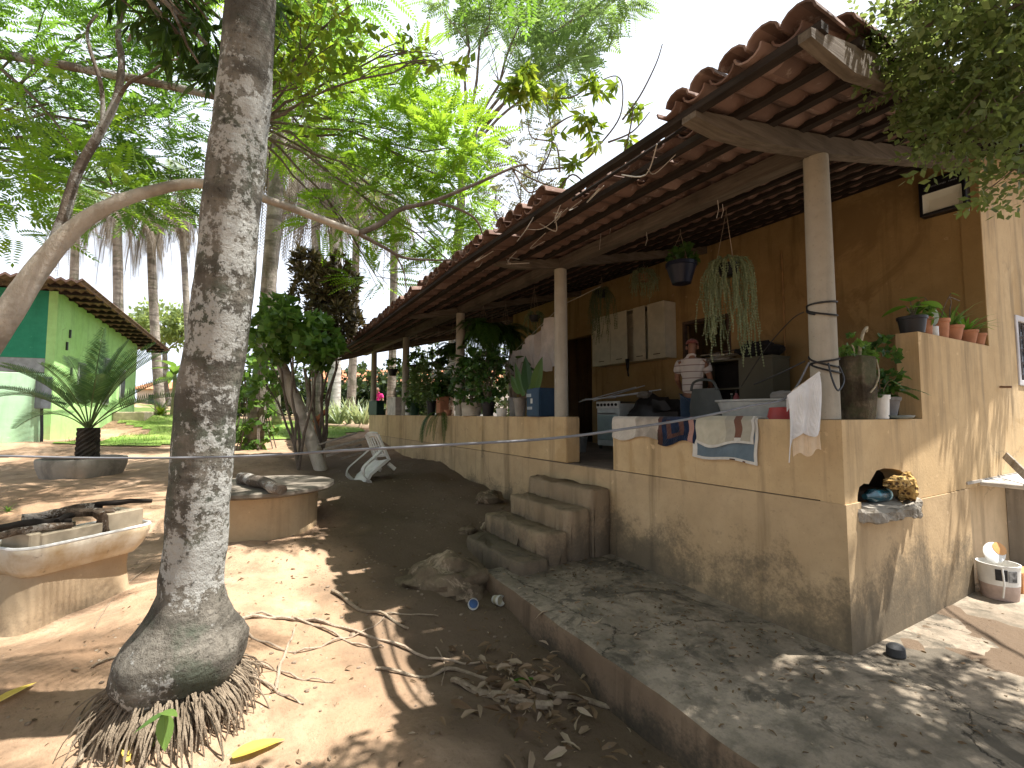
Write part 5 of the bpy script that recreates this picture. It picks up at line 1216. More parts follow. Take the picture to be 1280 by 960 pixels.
# shelf unit
SX = 6.28; ys0, ys1 = 3.72, 4.92; o = thing('shelf_unit', (SX+.2, (ys0+ys1)/2, FL), 'olive grey shelf unit with a blank side panel and cluttered open shelves', 'shelf')
OL = simple('olive_board', (.115, .105, .07), .7, .15, 3); h = 1.40; yp = 4.22
m = MB(); m.box(SX, SX+.42, ys0, yp, FL, FL+h); m.build('side_cupboard', OL, o, bevel=.004)
for z in (FL+.12, FL+.62, FL+.98):
    m = MB(); m.box(SX+.005, SX+.42, yp+.001, ys1-.02, z, z+.022); m.build('shelf', OL, o)
m = MB(); m.box(SX-.01, SX+.43, ys0-.01, ys1, FL+h+.001, FL+h+.025); m.build('top', OL, o, bevel=.003)
m = MB(); m.box(SX, SX+.42, ys1-.02, ys1, FL, FL+h); m.build('end_panel', OL, o)
m = MB(); m.box(SX+.40, SX+.42, yp+.001, ys1-.021, FL+.15, FL+h-.002); m.build('back_panel', simple('dark_board', (.03, .025, .02), .8), o)
zs = FL+.645
p = V3((SX+.1, 4.55, zs)); o = thing('white_box', p, 'low white box on the open shelf', 'box'); MB().box(p.x-.08, p.x+.1, p.y-.13, p.y+.13, p.z, p.z+.16).build('body', simple('dull_white_card', (.48, .46, .42), .8, .15), o, bevel=.006); MB().box(p.x-.085, p.x+.105, p.y-.135, p.y+.135, p.z+.162, p.z+.18).build('lid', simple('dull_white_lid', (.52, .50, .46), .8, .1), o)
p = V3((SX+.1, 4.33, zs)); o = thing('bottle', p, 'pink bottle with a dark cap on the open shelf', 'bottle'); MB().lathe(p, [(.04, 0), (.045, .01), (.045, .10), (.038, .12), (.045, .14), (.044, .22), (.02, .26), (.02, .28)], 16).build('body', simple('pink_plastic', (.50, .16, .17), .35, .1), o, smooth=True); MB().lathe(p, [(.023, .281), (.023, .32), (.003, .322)], 12).build('cap', DARKP, o, smooth=True)
p = V3((SX+.1, 4.41, zs)); o = thing('bottle', p, 'greenish glass bottle left of the pink bottle', 'bottle'); MB().lathe(p, [(.035, 0), (.04, .01), (.04, .16), (.015, .21), (.015, .26)], 16).build('body', simple('murky_glass', (.10, .14, .13), .15, .1, spec=.5), o, smooth=True); MB().lathe(p, [(.017, .261), (.017, .28), (.003, .281)], 12).build('cap', WHITEP, o, smooth=True)
p = V3((SX+.1, 4.80, zs)); o = thing('cup', p, 'yellow cup at the left end of the open shelf', 'cup'); MB().lathe(p, [(.03, 0), (.045, .08), (.04, .08), (.025, .01), (.003, .01)], 14).build('body', simple('yellow_plastic', (.55, .42, .12), .5, .1), o, smooth=True); MB().tube(smooth_path([p+V3((0, .042, .065)), p+V3((0, .075, .05)), p+V3((0, .038, .025))], 4), .005, 5).build('handle', simple('yellow_plastic', (0, 0, 0)), o)
p = V3((SX+.12, 4.62, FL+.147)); o = thing('plate_stack', p, 'stack of white plates on the lower shelf', 'plates'); MB().lathe(p, [(.06, 0)]+[(.12 if k % 2 else .112, .015+k*.012) for k in range(22)]+[(.01, .28)], 24).build('plates', WHITEP, o, smooth=True)
zt0 = FL+h+.026
p = V3((SX+.18, 4.02, zt0)); o = thing('black_bag', p, 'black bag slumped on top of the shelf unit', 'bag'); m = MB(); m.blob(p+V3((0, 0, .10)), (.17, .30, .12), 20, 12, .28, 2.0); m.blob(p+V3((-.02, -.24, .07)), (.12, .16, .08), 14, 8, .3); m.build('body', simple('black_fabric', (.012, .012, .013), .8), o, smooth=True); MB().tube(smooth_path([p+V3((-.1, .15, .16)), p+V3((-.14, .05, .24)), p+V3((-.12, -.08, .17))], 5), .008, 6).build('strap', DARKP, o, smooth=True)
p = V3((SX+.15, 4.55, zt0)); o = thing('paper_pile', p, 'untidy pile of pale papers on top of the shelf unit', 'papers'); m = MB()
for k in range(9): m.cbox(p+V3((rnd.uniform(-.03, .03), rnd.uniform(-.18, .18), .008+k*.012)), (.22, .30, .010), Matrix.Rotation(rnd.uniform(-.5, .5), 3, 'Z'))
m.build('sheets', simple('aged_paper', (.46, .42, .34), .9), o)
MB().tube([p+V3((-.1, .2, .12)), p+V3((-.05, -.25, .14))], .012, 8).build('roll', simple('dark_roll', (.08, .06, .05), .7), o, smooth=True)
# white tank sink, washing tub, red basin behind the parapet
p = onX(948, 520, 4.95); b = V3((p.x, p.y, FL)); o = thing('wash_tub', b, 'long white wash tub with a raised rim behind the parapet', 'tub')
m = MB(); m.lathe(b+V3((0, 0, .49)), [(.18, 0), (.24, .05), (.29, .26), (.31, .27), (.31, .29), (.28, .29), (.23, .07), (.01, .06)], 30, sx=.75, sy=1.65); m.build('basin', simple('off_white_plastic', (.55, .54, .49), .5, .15), o, smooth=True)
m = MB(); m.box(b.x-.14, b.x+.14, b.y-.38, b.y+.38, b.z, b.z+.495); m.build('stand', simple('blue_grey_stand', (.07, .09, .11), .7), o)
m = MB(); m.blob(b+V3((0, -.3, .81)), (.1, .16, .05), 12, 8, .3); m.build('rag', cloth('grey_rag', (.35, .33, .30)), o, smooth=True)
p = onX(977, 515, 4.35); b = V3((p.x, p.y, FL)); o = thing('basin_stand', b, 'red plastic basin upside down on a block behind the parapet', 'basin'); MB().box(b.x-.12, b.x+.12, b.y-.15, b.y+.15, b.z, b.z+.55).build('block', simple('block_grey', (.2, .19, .18), .9), o, bevel=.01); MB().lathe(b+V3((0, 0, .551)), [(.13, 0), (.125, .02), (.10, .13), (.02, .135)], 20).build('basin', simple('red_plastic', (.50, .07, .06), .4, .1), o, smooth=True)
# white torn sheet
cor = [onX(702, 384, 4.35), onX(704, 452, 4.35), onX(676, 474, 4.4), onX(640, 486, 4.5), onX(632, 452, 4.5), onX(668, 422, 4.4)]
def quadpt(u, v):
    top = cor[0].lerp(cor[4], u); bot = cor[1].lerp(cor[3], u); return top.lerp(bot, v)
m = MB(); m.grid([[quadpt(i/24, j/12)+V3((.05*math.sin(i*.9+j*.25)+.03*math.sin(i*2.3), .02*math.sin(j), .03*math.sin(i*1.7)*(j in (0, 12)))) for j in range(13)] for i in range(25)])
tag(m.build('white_sheet', cloth('worn_white_sheet', (.50, .46, .42)), None, smooth=True, solid=.004), 'crumpled off white sheet hung slanting behind the gate pier', 'sheet')
m = MB(); m.tube([cor[4]+V3((0, 0, .03)), cor[0]+V3((0, 0, .03)), V3((4.3, 4.9, 3.4))], .004, 5); tag(m.build('sheet_line', simple('grey_wire', (.4, .37, .33)), None), 'thin line holding up the slanting white sheet', 'line')
# white slats added for the sky light coming through the far roof
a = onX(560, 424, 5.4); b = onX(515, 436, 5.4); o = thing('sky_light_slats', onX(540, 440, 5.4), 'white slats standing in for sky light through the far end of the verandah roof', 'awning')
for k in range(5):
    z = 2.75+.17*k; m = MB(); m.hexa([V3((5.2+.05*k, 11.9, z)), V3((5.2+.05*k, 13.9, z)), V3((5.2+.05*k, 13.9, z+.02)), V3((5.2+.05*k, 11.9, z+.02)), V3((5.32+.05*k, 11.9, z+.09)), V3((5.32+.05*k, 13.9, z+.09)), V3((5.32+.05*k, 13.9, z+.11)), V3((5.32+.05*k, 11.9, z+.11))]); m.build('slat', WHITEP, o)
m = MB(); m.tube([(5.3, 11.95, 1.035), (5.3, 11.95, 3.6)], .02, 8); m.tube([(5.3, 13.85, 1.035), (5.3, 13.85, 3.6)], .02, 8); m.build('posts', WHITEP, o)
# rugs over the parapet
def rug(name, pxa, pxb, zb, mats, fn, label, zoff=0.0, sag=.012, out=.014, n=26, m_=30, parent=None, wav=.01, edge=None):
    y1, y0 = onX(pxa, 540, HX).y, onX(pxb, 540, HX).y; P = []; L = PT-zb
    path = [(HX+.15+out, PT-.16), (HX+.15+out, PT-.02), (HX+.14, PT+out+zoff), (HX+.01, PT+out+zoff), (HX-out-zoff, PT-.012)]
    k = m_; path += [(HX-out-zoff, PT-.012-(L-.012)*(j+1)/k) for j in range(k)]
    for i in range(n+1):
        u = i/n; y = y1+(y0-y1)*u; row = []
        for j, (x, z) in enumerate(path):
            t = max(0, j-4)/k; e = (edge(u) if edge else 0)*t
            row.append(V3((x-abs(wav*math.sin(u*11+t*2))*t-.006*t, y+.008*math.sin(t*6+u*3), z-e-sag*t*math.sin(u*math.pi*2.3))))
        P.append(row)
    m = MB(); m.grid(P, lambda i, j: fn(i/n, max(0, (j-4))/k) if j >= 4 else fn(i/n, 0)); o = m.build(name, mats, parent, smooth=True, solid=.009); return o
CR = cloth('cream_rug', (.58, .53, .46)); CR2 = cloth('cream_knit', (.50, .44, .37), .3, 90)
o = rug('rug', 767, 824, 1.40, [CR, CR2], lambda u, v: 1 if u > .52 else 0, 'x', sag=.01, edge=lambda u: .02*math.sin(u*6)); tag(o, 'cream rug with a knitted half, leftmost on the parapet', 'rug', 'rugs drying on the parapet')
NV = cloth('navy_rug', (.015, .03, .075), .4, 90); RB = cloth('rust_rug', (.13, .062, .05), .4, 90); PK = cloth('pink_stripe', (.42, .24, .20))
def f2(u, v):
    if u < .10: return 1
    if .22 < u < .62 and .0 < v < .72 and not (.32 < u < .52 and v < .55): return 1
    if .74 < u < .86: return 2
    return 0
o = rug('rug', 824, 875, 1.375, [NV, RB, PK], f2, 'x', sag=.015, edge=lambda u: .02*math.sin(u*5+1)); tag(o, 'navy blue rug with rust coloured squares on the parapet', 'rug', 'rugs drying on the parapet')
BG = cloth('blue_grey_rug', (.14, .19, .23)); WH = cloth('white_border', (.62, .60, .55)); CC = cloth('cream_panel', (.50, .47, .37)); BRN = cloth('brown_patch', (.17, .085, .06)); GYP = cloth('grey_cream', (.40, .38, .31))
o = rug('rug', 867, 948, 1.27, [BG, WH, RB], lambda u, v: 2 if (v > .96 and .55 < u < .95 and int(u*60) % 3 == 0) else 1 if (u < .05 or u > .93 or v > .93) else 0, 'x', sag=.012, edge=lambda u: .02*u); tag(o, 'blue grey rug with a white border, hanging lowest under the cream towel', 'rug', 'rugs drying on the parapet')
def f4(u, v):
    if v > .88 or u > .94: return 1
    if .52 < u < .66: return 4
    if .66 < u < .80: return 2 if v < .75 else 1
    if .80 <= u: return 4
    return 0
o = rug('towel', 873, 945, 1.405, [CC, WH, BRN, BRN, GYP], f4, 'x', zoff=.012, sag=.02, edge=lambda u: .03*math.sin(u*4)); tag(o, 'cream towel with a brown patch and white hem lying over the blue grey rug', 'towel', 'rugs drying on the parapet')
# ------------------------------------------------------------------ clothes line and towel
WL = [V3((-2.12, 1.85, 1.62)), D(-60, 571, 1.55), D(0, 570, 1.58), D(120, 572.5, 1.72), D(240, 572, 1.85), D(340, 569, 1.98), D(430, 563, 2.08), D(560, 556, 2.25), D(690, 548, 2.46), D(790, 535, 2.68), D(870, 522, 2.92), D(935, 508, 3.15), D(985, 496, 3.42), V3((3.60, 1.86, 2.03))]
P = smooth_path(WL, 6); mb = MB(); mb.tube(P, lerpn([.0032, .0036, .0045, .0062, .0075, .0075, .007], len(P)), 8)
tag(mb.build('clothes_line', simple('weathered_cord', (.15, .155, .17), .4, .3, spec=.4), None, smooth=True), 'long grey cord strung from the left past the palm to the near column', 'clothes line')
# white towel and the peach cloth under it, hung on the cord
ta, tb = D(984, 494, 3.36), D(1024, 464, 3.34)
def hangcloth(a, b, la, lb, n, m_, seed, amp=.018, back=.25, strip=0):
    rows = []; nv = V3((-.5, -.86, 0))
    for i in range(n+1):
        u = i/n; tp = a.lerp(b, u); L = la+(lb-la)*u+.02*math.sin(u*9+seed)+strip*max(0, 1-u/.16); row = []
        for j in range(-6, m_+1):
            if j < 0: t = -j/6; p = tp+V3((0, 0, -L*back*t))-nv*(.012*min(1, t*3))
            else: t = j/m_; p = tp+V3((0, 0, -L*t))+nv*(.012*min(1, t*5)+amp*math.sin(u*14+seed+t*2)*t**.6)+(b-a)*(.05*math.sin(t*3+seed)*t)
            row.append(p)
        rows.append(row)
    return rows
mb = MB(); mb.grid(hangcloth(ta, tb, .30, .42, 30, 24, 1, .020, .25, .15)); o = mb.build('towel', cloth('white_towel', (.74, .74, .74)), None, smooth=True, solid=.006); tag(o, 'white towel pegged on the cord beside the near column', 'towel')
a2, b2 = ta.lerp(tb, .18)+V3((.012, .02, .0)), tb+V3((.012, .02, -.01))
mb = MB(); mb.grid(hangcloth(a2, b2, .46, .55, 16, 22, 3, .010)); o = mb.build('towel', [cloth('peach_towel', (.74, .58, .40))], None, smooth=True, solid=.006); tag(o, 'peach coloured cloth hanging behind and below the white towel', 'towel')

# ------------------------------------------------------------------ trough barbecue, platform, boulder and ground things
a, b = onG(20, 800), onG(192, 728); u = (b-a); u.z = 0; Lx = u.length; u.normalize(); w = V3((-u.y, u.x, 0))
cz = (gz1(a.x, a.y)+gz1(b.x, b.y))/2; o = thing('trough', (a+b)/2+w*.25, 'old enamel trough on a crumbling masonry base, filled with bricks and charred wood', 'barbecue')
TM = Matrix.Translation(V3((a.x, a.y, 0))) @ Matrix(((u.x, w.x, 0, 0), (u.y, w.y, 0, 0), (0, 0, 1, 0), (0, 0, 0, 1)))
def TMB():
    m = MB(); m.M = TM; return m
ztop0 = D(60, 684, 3.25).z; ztop1 = D(200, 662, 3.95).z; ZT = (ztop0+ztop1)/2
def rrect(x0, x1, y0, y1, r, z, n=6):
    out = []
    for cx, cy, a0 in ((x1-r, y1-r, 0), (x0+r, y1-r, 90), (x0+r, y0+r, 180), (x1-r, y0+r, 270)):
        for k in range(n+1):
            t = R(a0+90*k/n); out.append(V3((cx+r*math.cos(t), cy+r*math.sin(t), z)))
    return out
W = .52; L = Lx+.02
rings = [rrect(.06, L-.10, .06, W-.06, .10, ZT-.21), rrect(.02, L-.05, .02, W-.02, .13, ZT-.15), rrect(0, L, 0, W, .14, ZT-.05), rrect(-.005, L+.005, -.005, W+.005, .145, ZT-.005), rrect(.0, L, .0, W, .14, ZT), rrect(.025, L-.025, .025, W-.025, .12, ZT-.004), rrect(.04, L-.05, .04, W-.04, .11, ZT-.1), rrect(.06, L-.09, .06, W-.06, .1, ZT-.13)]
m = TMB(); nn = len(rings[0]); m.add([p for r_ in rings for p in r_], [(i*nn+j, i*nn+(j+1) % nn, (i+1)*nn+(j+1) % nn, (i+1)*nn+j) for i in range(len(rings)-1) for j in range(nn)]+[tuple(range(nn))[::-1], tuple(range((len(rings)-1)*nn, len(rings)*nn))])
t = NT('stained_enamel'); c = t.mix(t.ramp(t.noise(4, 6, .65), [(.42, 0), (.66, 1)]), (.56, .50, .40), (.40, .29, .16)); c = t.mix(t.ramp(t.noise(14, 5, .7), [(.6, 0), (.7, .7)]), c, (.16, .12, .08)); t.pbr(c, .5, t.bump(t.noise(20, 4), .2, .01), .3)
m.build('basin', t.m, o, smooth=True, angle=60)
rim = [TM @ p for p in rrect(.006, L-.006, .006, W-.006, .138, ZT-.001)]; m = MB(); m.tube(rim+[rim[0]], .014, 8); m.build('rim', simple('white_enamel_rim', (.66, .65, .62), .35, .15), o, smooth=True)
ADB = plaster('earthy_mortar', (.40, .30, .19), (.52, .41, .28), streak=.3, mild=(-.1, .6, .6, (.09, .07, .05)))
m = TMB(); n = 26; vs = []; base0 = -.12
for i, z in enumerate(np.linspace(base0, ZT-.17, 9)):
    s = i/8
    for q_ in rrect(-.09+.15*s-.05*(1-s), L-.06-.04*s, .02+.06*s-.03*(1-s), W-.05*s, .12, z, 8):
        k = .05*(1-s*.6); q_ = q_+V3((k*float(vn(A(q_.x*5), A(z*5+q_.y*3), 1.)), k*float(vn(A(q_.x*4+7), A(z*6), 1.)), 0))
        if q_.x > .28 and q_.y < .2: q_.y += .09*(1-abs(s-.5))*min(1, (q_.x-.28)*6)
        vs.append(q_)
nn = 36; m.add(vs, [(i*nn+j, i*nn+(j+1) % nn, (i+1)*nn+(j+1) % nn, (i+1)*nn+j) for i in range(8) for j in range(nn)]+[tuple(range(8*nn, 9*nn))]); m.build('masonry_base', ADB, o, smooth=True)
RV = Matrix.Rotation
BRK = simple('pale_brick', (.46, .38, .27), .9, .3, 6)
for x0, x1, y0, y1, z0_, z1_ in ((.14, .155+.38, .07, .14, -.12, .075), (.08, .15, .08, .40, -.12, .09), (.58, L-.06, .10, .18, -.12, .13), (.10, .52, .36, .43, -.12, .07), (L-.13, L-.06, .18, .42, -.12, .12)):
    m = TMB(); m.box(x0, x1, y0, y1, ZT+z0_, ZT+z1_); q_ = m.build('brick', BRK, None, bevel=.008); tag(q_, 'pale brick standing on edge inside the enamel trough', 'brick', 'bricks in the trough')
CH = simple('charred_wood', (.035, .026, .02), .85, .5); BW = bark('burnt_log', (.05, .036, .026), (.19, .14, .10), (.40, .36, .31), None, 2.5)
for k, (x0, y0, z0_, x1, y1, z1_, r) in enumerate(((-.12, .16, .10, .34, .10, .095, .026), (.02, .34, .12, .40, .22, .105, .03), (.20, .42, .15, .66, .14, .13, .034), (.30, .20, .125, .70, .38, .15, .022), (.52, .10, .17, .60, .12, -.06, .036), (.60, .40, .17, L+.05, .16, .165, .02), (.40, .36, .17, .60, .30, .175, .026))):
    m = TMB(); p0, p1 = V3((x0, y0, ZT+z0_)), V3((x1, y1, ZT+z1_)); pp = curve(p0, p1, (0, .01, .015), 6, .006); m.tube(pp, lerpn([r, r*1.1, r*.85], 7), 9, jit=.12); q_ = m.build('charred_log', BW if k % 2 == 0 else CH, None, smooth=True)
    tag(q_, ['long charred stick poking out over the left end of the trough', 'charred log lying across the left bricks of the trough', 'thick charred log lying slantwise over the middle of the trough', 'thin dark stick crossing the charred logs of the trough', 'charred log standing upright against the front rim of the trough', 'pale split stick poking out over the right end of the trough', 'short charred log on top of the middle of the trough'][k], 'log', 'charred wood on the trough')
# round platform with slab
c = onG(335, 676); ce = c+V3((-.03, .60, 0)); zs = D(400, 612, 5.6).z; o = thing('round_platform', (ce.x, ce.y, c.z-.05), 'low round masonry platform topped with a broad stone slab behind the palm', 'platform')
zt1 = D(418, 607, 5.75).z
m = MB(); m.lathe((ce.x, ce.y, 0), [(.64, c.z-.2), (.63, c.z), (.63, zt1-.07)], 40); m.build('base', plaster('sandy_plaster', (.46, .33, .19), (.54, .41, .25), streak=.4), o, smooth=True)
m = MB(); n = 44; vs = []
for r_, z in ((.55, zt1-.069), (.80, zt1-.069), (.835, zt1-.045), (.83, zt1-.012), (.80, zt1), (.3, zt1+.006), (.01, zt1+.006)):
    for j in range(n):
        a_ = 2*math.pi*j/n; k = 1+(.05*float(vn(A(math.cos(a_)*3), A(math.sin(a_)*3), 1.3)) if r_ > .5 else 0); vs.append(V3((ce.x+math.cos(a_)*r_*k, ce.y+math.sin(a_)*r_*k, z)))
m.add(vs, [(i*n+j, i*n+(j+1) % n, (i+1)*n+(j+1) % n, (i+1)*n+j) for i in range(6) for j in range(n)]); m.build('slab', plaster('weathered_slab', (.17, .145, .115), (.26, .225, .18), streak=.3, patch=(.10, .085, .065)), o, smooth=True, bevel=0)
p0, p1 = D(302, 588, 5.9), D(352, 622, 5.1); m = MB(); p0.z = zt1+.07; p1.z = zt1+.055; m.tube(curve(p0, p1, (0, 0, .02), 6, .01), lerpn([.07, .075, .055], 7), 11, jit=.12)
tag(m.build('log', BARK3, None, smooth=True, loc=None), 'dark log lying on the round stone slab', 'log')
# boulder
c = onG(562, 735); c2 = onG(570, 752); o = MB(); o.blob((c.x+.02, c.y+.12, c.z-.05), (.52, .42, .32), 40, 26, .24, 2.2, 0, Matrix.Rotation(R(20), 3, 'Z'))
t = NT('earthy_stone'); cc = t.mix(t.ramp(t.noise(3, 8, .7), [(.4, 0), (.64, 1)]), (.10, .078, .052), (.23, .175, .115)); cc = t.mix(t.ramp(t.noise(2.2, 7, .72, dist=.6), [(.52, 0), (.57, .9)]), cc, (.36, .28, .195)); t.pbr(cc, .95, t.bump(t.noise(9, 8, .7), .9, .04), .1)
tag(o.build('boulder', t.m, None, smooth=True), 'big earthy boulder in the shade at the foot of the steps', 'boulder')
# earth bank clods left of the steps
for (px, py, s, lb) in ((612, 628, .16, 'lump of hard earth against the left side of the steps'), (612, 662, .10, 'small stone beside the lowest step'), (585, 668, .09, 'small pale stone left of the lowest step')):
    g = onG(px, py); m = MB(); m.blob((g.x, g.y, g.z+s*.2), (s*1.3, s, s*.7), 16, 10, .3, 2); tag(m.build('stone', t.m, None, smooth=True), lb, 'stone')
mb = MB()
xs_ = np.r_[rng.normal(.9, 1.0, 120), rng.normal(2.2, .7, 160)]; ys_ = np.r_[rng.normal(3.6, 1.3, 120), rng.normal(7.0, 1.3, 160)]
for x, y in zip(xs_, ys_):
    if (x > HX-.1 and y > 1.6) or (x > 2.15 and y < 5.6): continue
    r_ = rnd.uniform(.005, .015)*(1.5 if rnd.random() < .1 else 1); mb.blob((x, y, gz1(x, y)+r_*.25), (r_*1.3, r_, r_*.7), 6, 4, .25, 2)
tag(mb.build('pebbles', simple('earth_pebble', (.25, .19, .135), .95, .4, 30), None, smooth=True), kind='stuff')
# two discarded cups by the boulder
for px, py, rot, lb, col in ((592, 762, 60, 'white and blue cup lying by the boulder', (.05, .12, .28)), (622, 757, 100, 'cream cup lying between the boulder and the paving', (.40, .36, .24))):
    g = onG(px, py); o = thing('cup', g, lb, 'cup'); M4 = Matrix.Translation(g+V3((0, 0, .045))) @ Matrix.Rotation(R(rot), 4, 'Z') @ Matrix.Rotation(R(-80), 4, 'Y')
    m = MB(); m.M = M4; m.lathe((0, 0, -.05), [(.034, 0), (.036, .004), (.048, .105), (.044, .105), (.032, .01), (.003, .01)], 20); m.build('body', simple('dirty_white', (.56, .54, .49), .55, .25), o, smooth=True)
    m = MB(); m.M = M4; m.lathe((0, 0, -.05), [(.0395, .03), (.0455, .07)], 20); m.build('band', simple('cup_band_%d' % rot, col, .5), o, smooth=True)
# grey-black stone on the paving, and dry brushwood
g = onZ(1120, 818, .03); m = MB(); M4 = V3((g.x, g.y, .02)); m.lathe(M4, [(.05, 0), (.062, .01), (.058, .06), (.04, .075), (.01, .078)], 14, sy=.9); o = m.build('rubber_foot', simple('worn_rubber', (.05, .05, .05), .8), None, smooth=True); tag(o, 'dark worn rubber plug standing on the paving by the house corner', 'plug')
# plastic chair lying on its side
g = onG(458, 602); o = thing('plastic_chair', g, 'white plastic chair with broken off legs tipped over at the end of the verandah wall', 'chair')
CHM = Matrix.Translation(g+V3((.12, .16, .13))) @ Matrix.Rotation(R(-72), 4, 'Z') @ Matrix.Rotation(R(34), 4, 'X') @ Matrix.Rotation(R(-8), 4, 'Y')
WPL = simple('dirty_white_plastic', (.60, .59, .54), .5, .25, 5)
def CM():
    m = MB(); m.M = CHM; return m
m = CM(); m.grid([[V3((-.24+.48*i/8, -.25+.50*j/8, .02*((i-4)/4)**2-.05*max(0, (2-j)/2))) for j in range(9)] for i in range(9)]); m.build('seat', WPL, o, smooth=True, solid=.045)
m = CM(); bp = lambda u, t: V3((u*(.22-.03*t), .25+.10*t+.02*u*u, .02+.46*t))
for u in (-1, 1):
    pp = [bp(u, t) for t in np.linspace(0, 1, 6)]
    for p0, p1 in zip(pp[:-1], pp[1:]): m.beam(p0, p1, .06, .03, (0, 1, 0))
tp_ = [bp(u, 1+.08*(1-u*u)) for u in np.linspace(-1, 1, 8)]
for p0, p1 in zip(tp_[:-1], tp_[1:]): m.beam(p0, p1, .03, .075)
for u in (-.6, -.2, .2, .6): m.beam(bp(u, .22), bp(u, .95), .035, .014, (0, 1, 0))
m.beam(bp(-1, .22), bp(1, .22), .03, .05); m.beam(bp(-1, .6), bp(1, .6), .016, .03)
m.build('backrest', WPL, o)
for a_ in (-1, 1):
    m = CM(); pth = smooth_path([V3((a_*.25, -.22, -.02)), V3((a_*.28, -.25, .14)), V3((a_*.285, -.18, .225)), V3((a_*.28, .0, .24)), V3((a_*.26, .20, .25)), V3((a_*.235, .30, .26))], 5)
    for p0, p1 in zip(pth[:-1], pth[1:]): m.beam(p0, p1, .06, .025, (a_*.3, .2, 1))
    m.build('armrest', WPL, o)
    for b_ in (-1, 1):
        m = CM(); m.beam((a_*.22, b_*.22, -.02), (a_*.24, b_*.25, -.16), .06, .05, (1, 0, 0)); m.build('leg', WPL, o)
# timber pile behind the chair
for k, (a_, b_, r) in enumerate((((405, 562), (458, 548), .05), ((408, 570), (452, 556), .05), ((425, 574), (470, 560), .04), ((398, 556), (446, 541), .04))):
    d_ = 8.8+.12*k; p0, p1 = D(*a_, d_), D(*b_, d_+.2); m = MB(); m.beam(p0, p1, r*2.6, r*.9); o = m.build('timber', wood('grey_timber', (.19, .16, .13), (.33, .29, .24), (8, 8, 8)), None, bevel=.006); tag(o, 'old grey plank in the pile behind the overturned chair', 'plank', 'planks piled behind the chair')
# cycad in round planter
g = onG(103, 594); o = thing('planter', g, 'round weathered cement planter ring holding the cycad', 'planter')
m = MB(); m.lathe(g, [(.48, -.15), (.55, .02), (.60, .17), (.61, .27), (.60, .30), (.54, .30), (.52, .18), (.02, .17)], 36); m.build('ring', CEMENT, o, smooth=True)
m = MB(); m.lathe(g, [(.53, .19), (.3, .23), (.01, .25)], 24); m.build('soil', SOIL, o, smooth=True)
b = g+V3((.06, -.05, .22)); cy = thing('cycad', b, 'cycad with arching feathery fronds in the round planter', 'palm')
top = b+V3((0, 0, .55)); m = MB(); n = 18; vs = []
for i in range(16):
    for j in range(n):
        a_ = 2*math.pi*j/n; r_ = .15*(1+.16*((i+j) % 2)-.03*i/5); vs.append(V3((b.x+math.cos(a_)*r_, b.y+math.sin(a_)*r_, b.z-.03+.62*i/15)))
m.add(vs, [(i*n+j, i*n+(j+1) % n, (i+1)*n+(j+1) % n, (i+1)*n+j) for i in range(15) for j in range(n)]+[tuple(range(15*n, 16*n))]); m.build('trunk', simple('cycad_trunk', (.06, .048, .036), .95, .5), cy)
m = MB(); qs = []
for k, (az, el, L_) in enumerate([(180, 35, 1.45), (165, 20, 1.5), (200, 55, 1.3), (150, 60, 1.4), (120, 75, 1.35), (95, 85, 1.4), (80, 70, 1.35), (60, 62, 1.5), (30, 45, 1.6), (10, 32, 1.6), (-15, 30, 1.4), (-45, 50, 1.2), (-90, 60, 1.1), (-130, 55, 1.2), (-160, 40, 1.35), (140, 42, 1.45), (45, 78, 1.3), (-5, 60, 1.4), (105, 60, 1.3), (20, 68, 1.4)]):
    a_ = R(az); e_ = R(el); dr = RT*math.cos(a_)*math.cos(e_)+V3((FW.x, FW.y, 0)).normalized()*math.sin(a_)*math.cos(e_)+V3((0, 0, math.sin(e_)))
    qs.append(frond(top, (dr.x, dr.y, dr.z*1.25+.12), L_*1.3, .8, 50, .26, .010, .12, m, .012, .45, 10, .3))
fo = leafobj('fronds', np.concatenate(qs), leaf('cycad_leaf', (.035, .095, .035), (.08, .17, .06), .4, (.18, .27, .08)), cy, per=2); m.build('frond_stalks', simple('green_stem', (0, 0, 0)), fo)
# brown stump with an angled arm, red ball
g = gb(397, 12.5); o = thing('wooden_post', g, 'short reddish brown post with a slanting arm behind the dead trunk', 'post'); RW = wood('reddish_wood', (.22, .085, .045), (.34, .16, .09), (6, 6, 2))
m = MB(); m.beam(g-V3((0, 0, .1)), V3((g.x, g.y, D(397, 520, 12.5).z)), .13, .13, (1, 0, 0)); m.build('post', RW, o, bevel=.01)
m = MB(); m.beam(D(393, 528, 12.4), D(408, 513, 12.4), .13, .09); m.build('arm', RW, o, bevel=.01)
g = onG(338, 540); m = MB(); m.blob((g.x, g.y, g.z+.11), (.13, .13, .13), 16, 10, .02); tag(m.build('ball', simple('red_rubber', (.55, .03, .05), .4, .1), None, smooth=True), 'red ball lying on the grass beyond the dead trunk', 'ball')

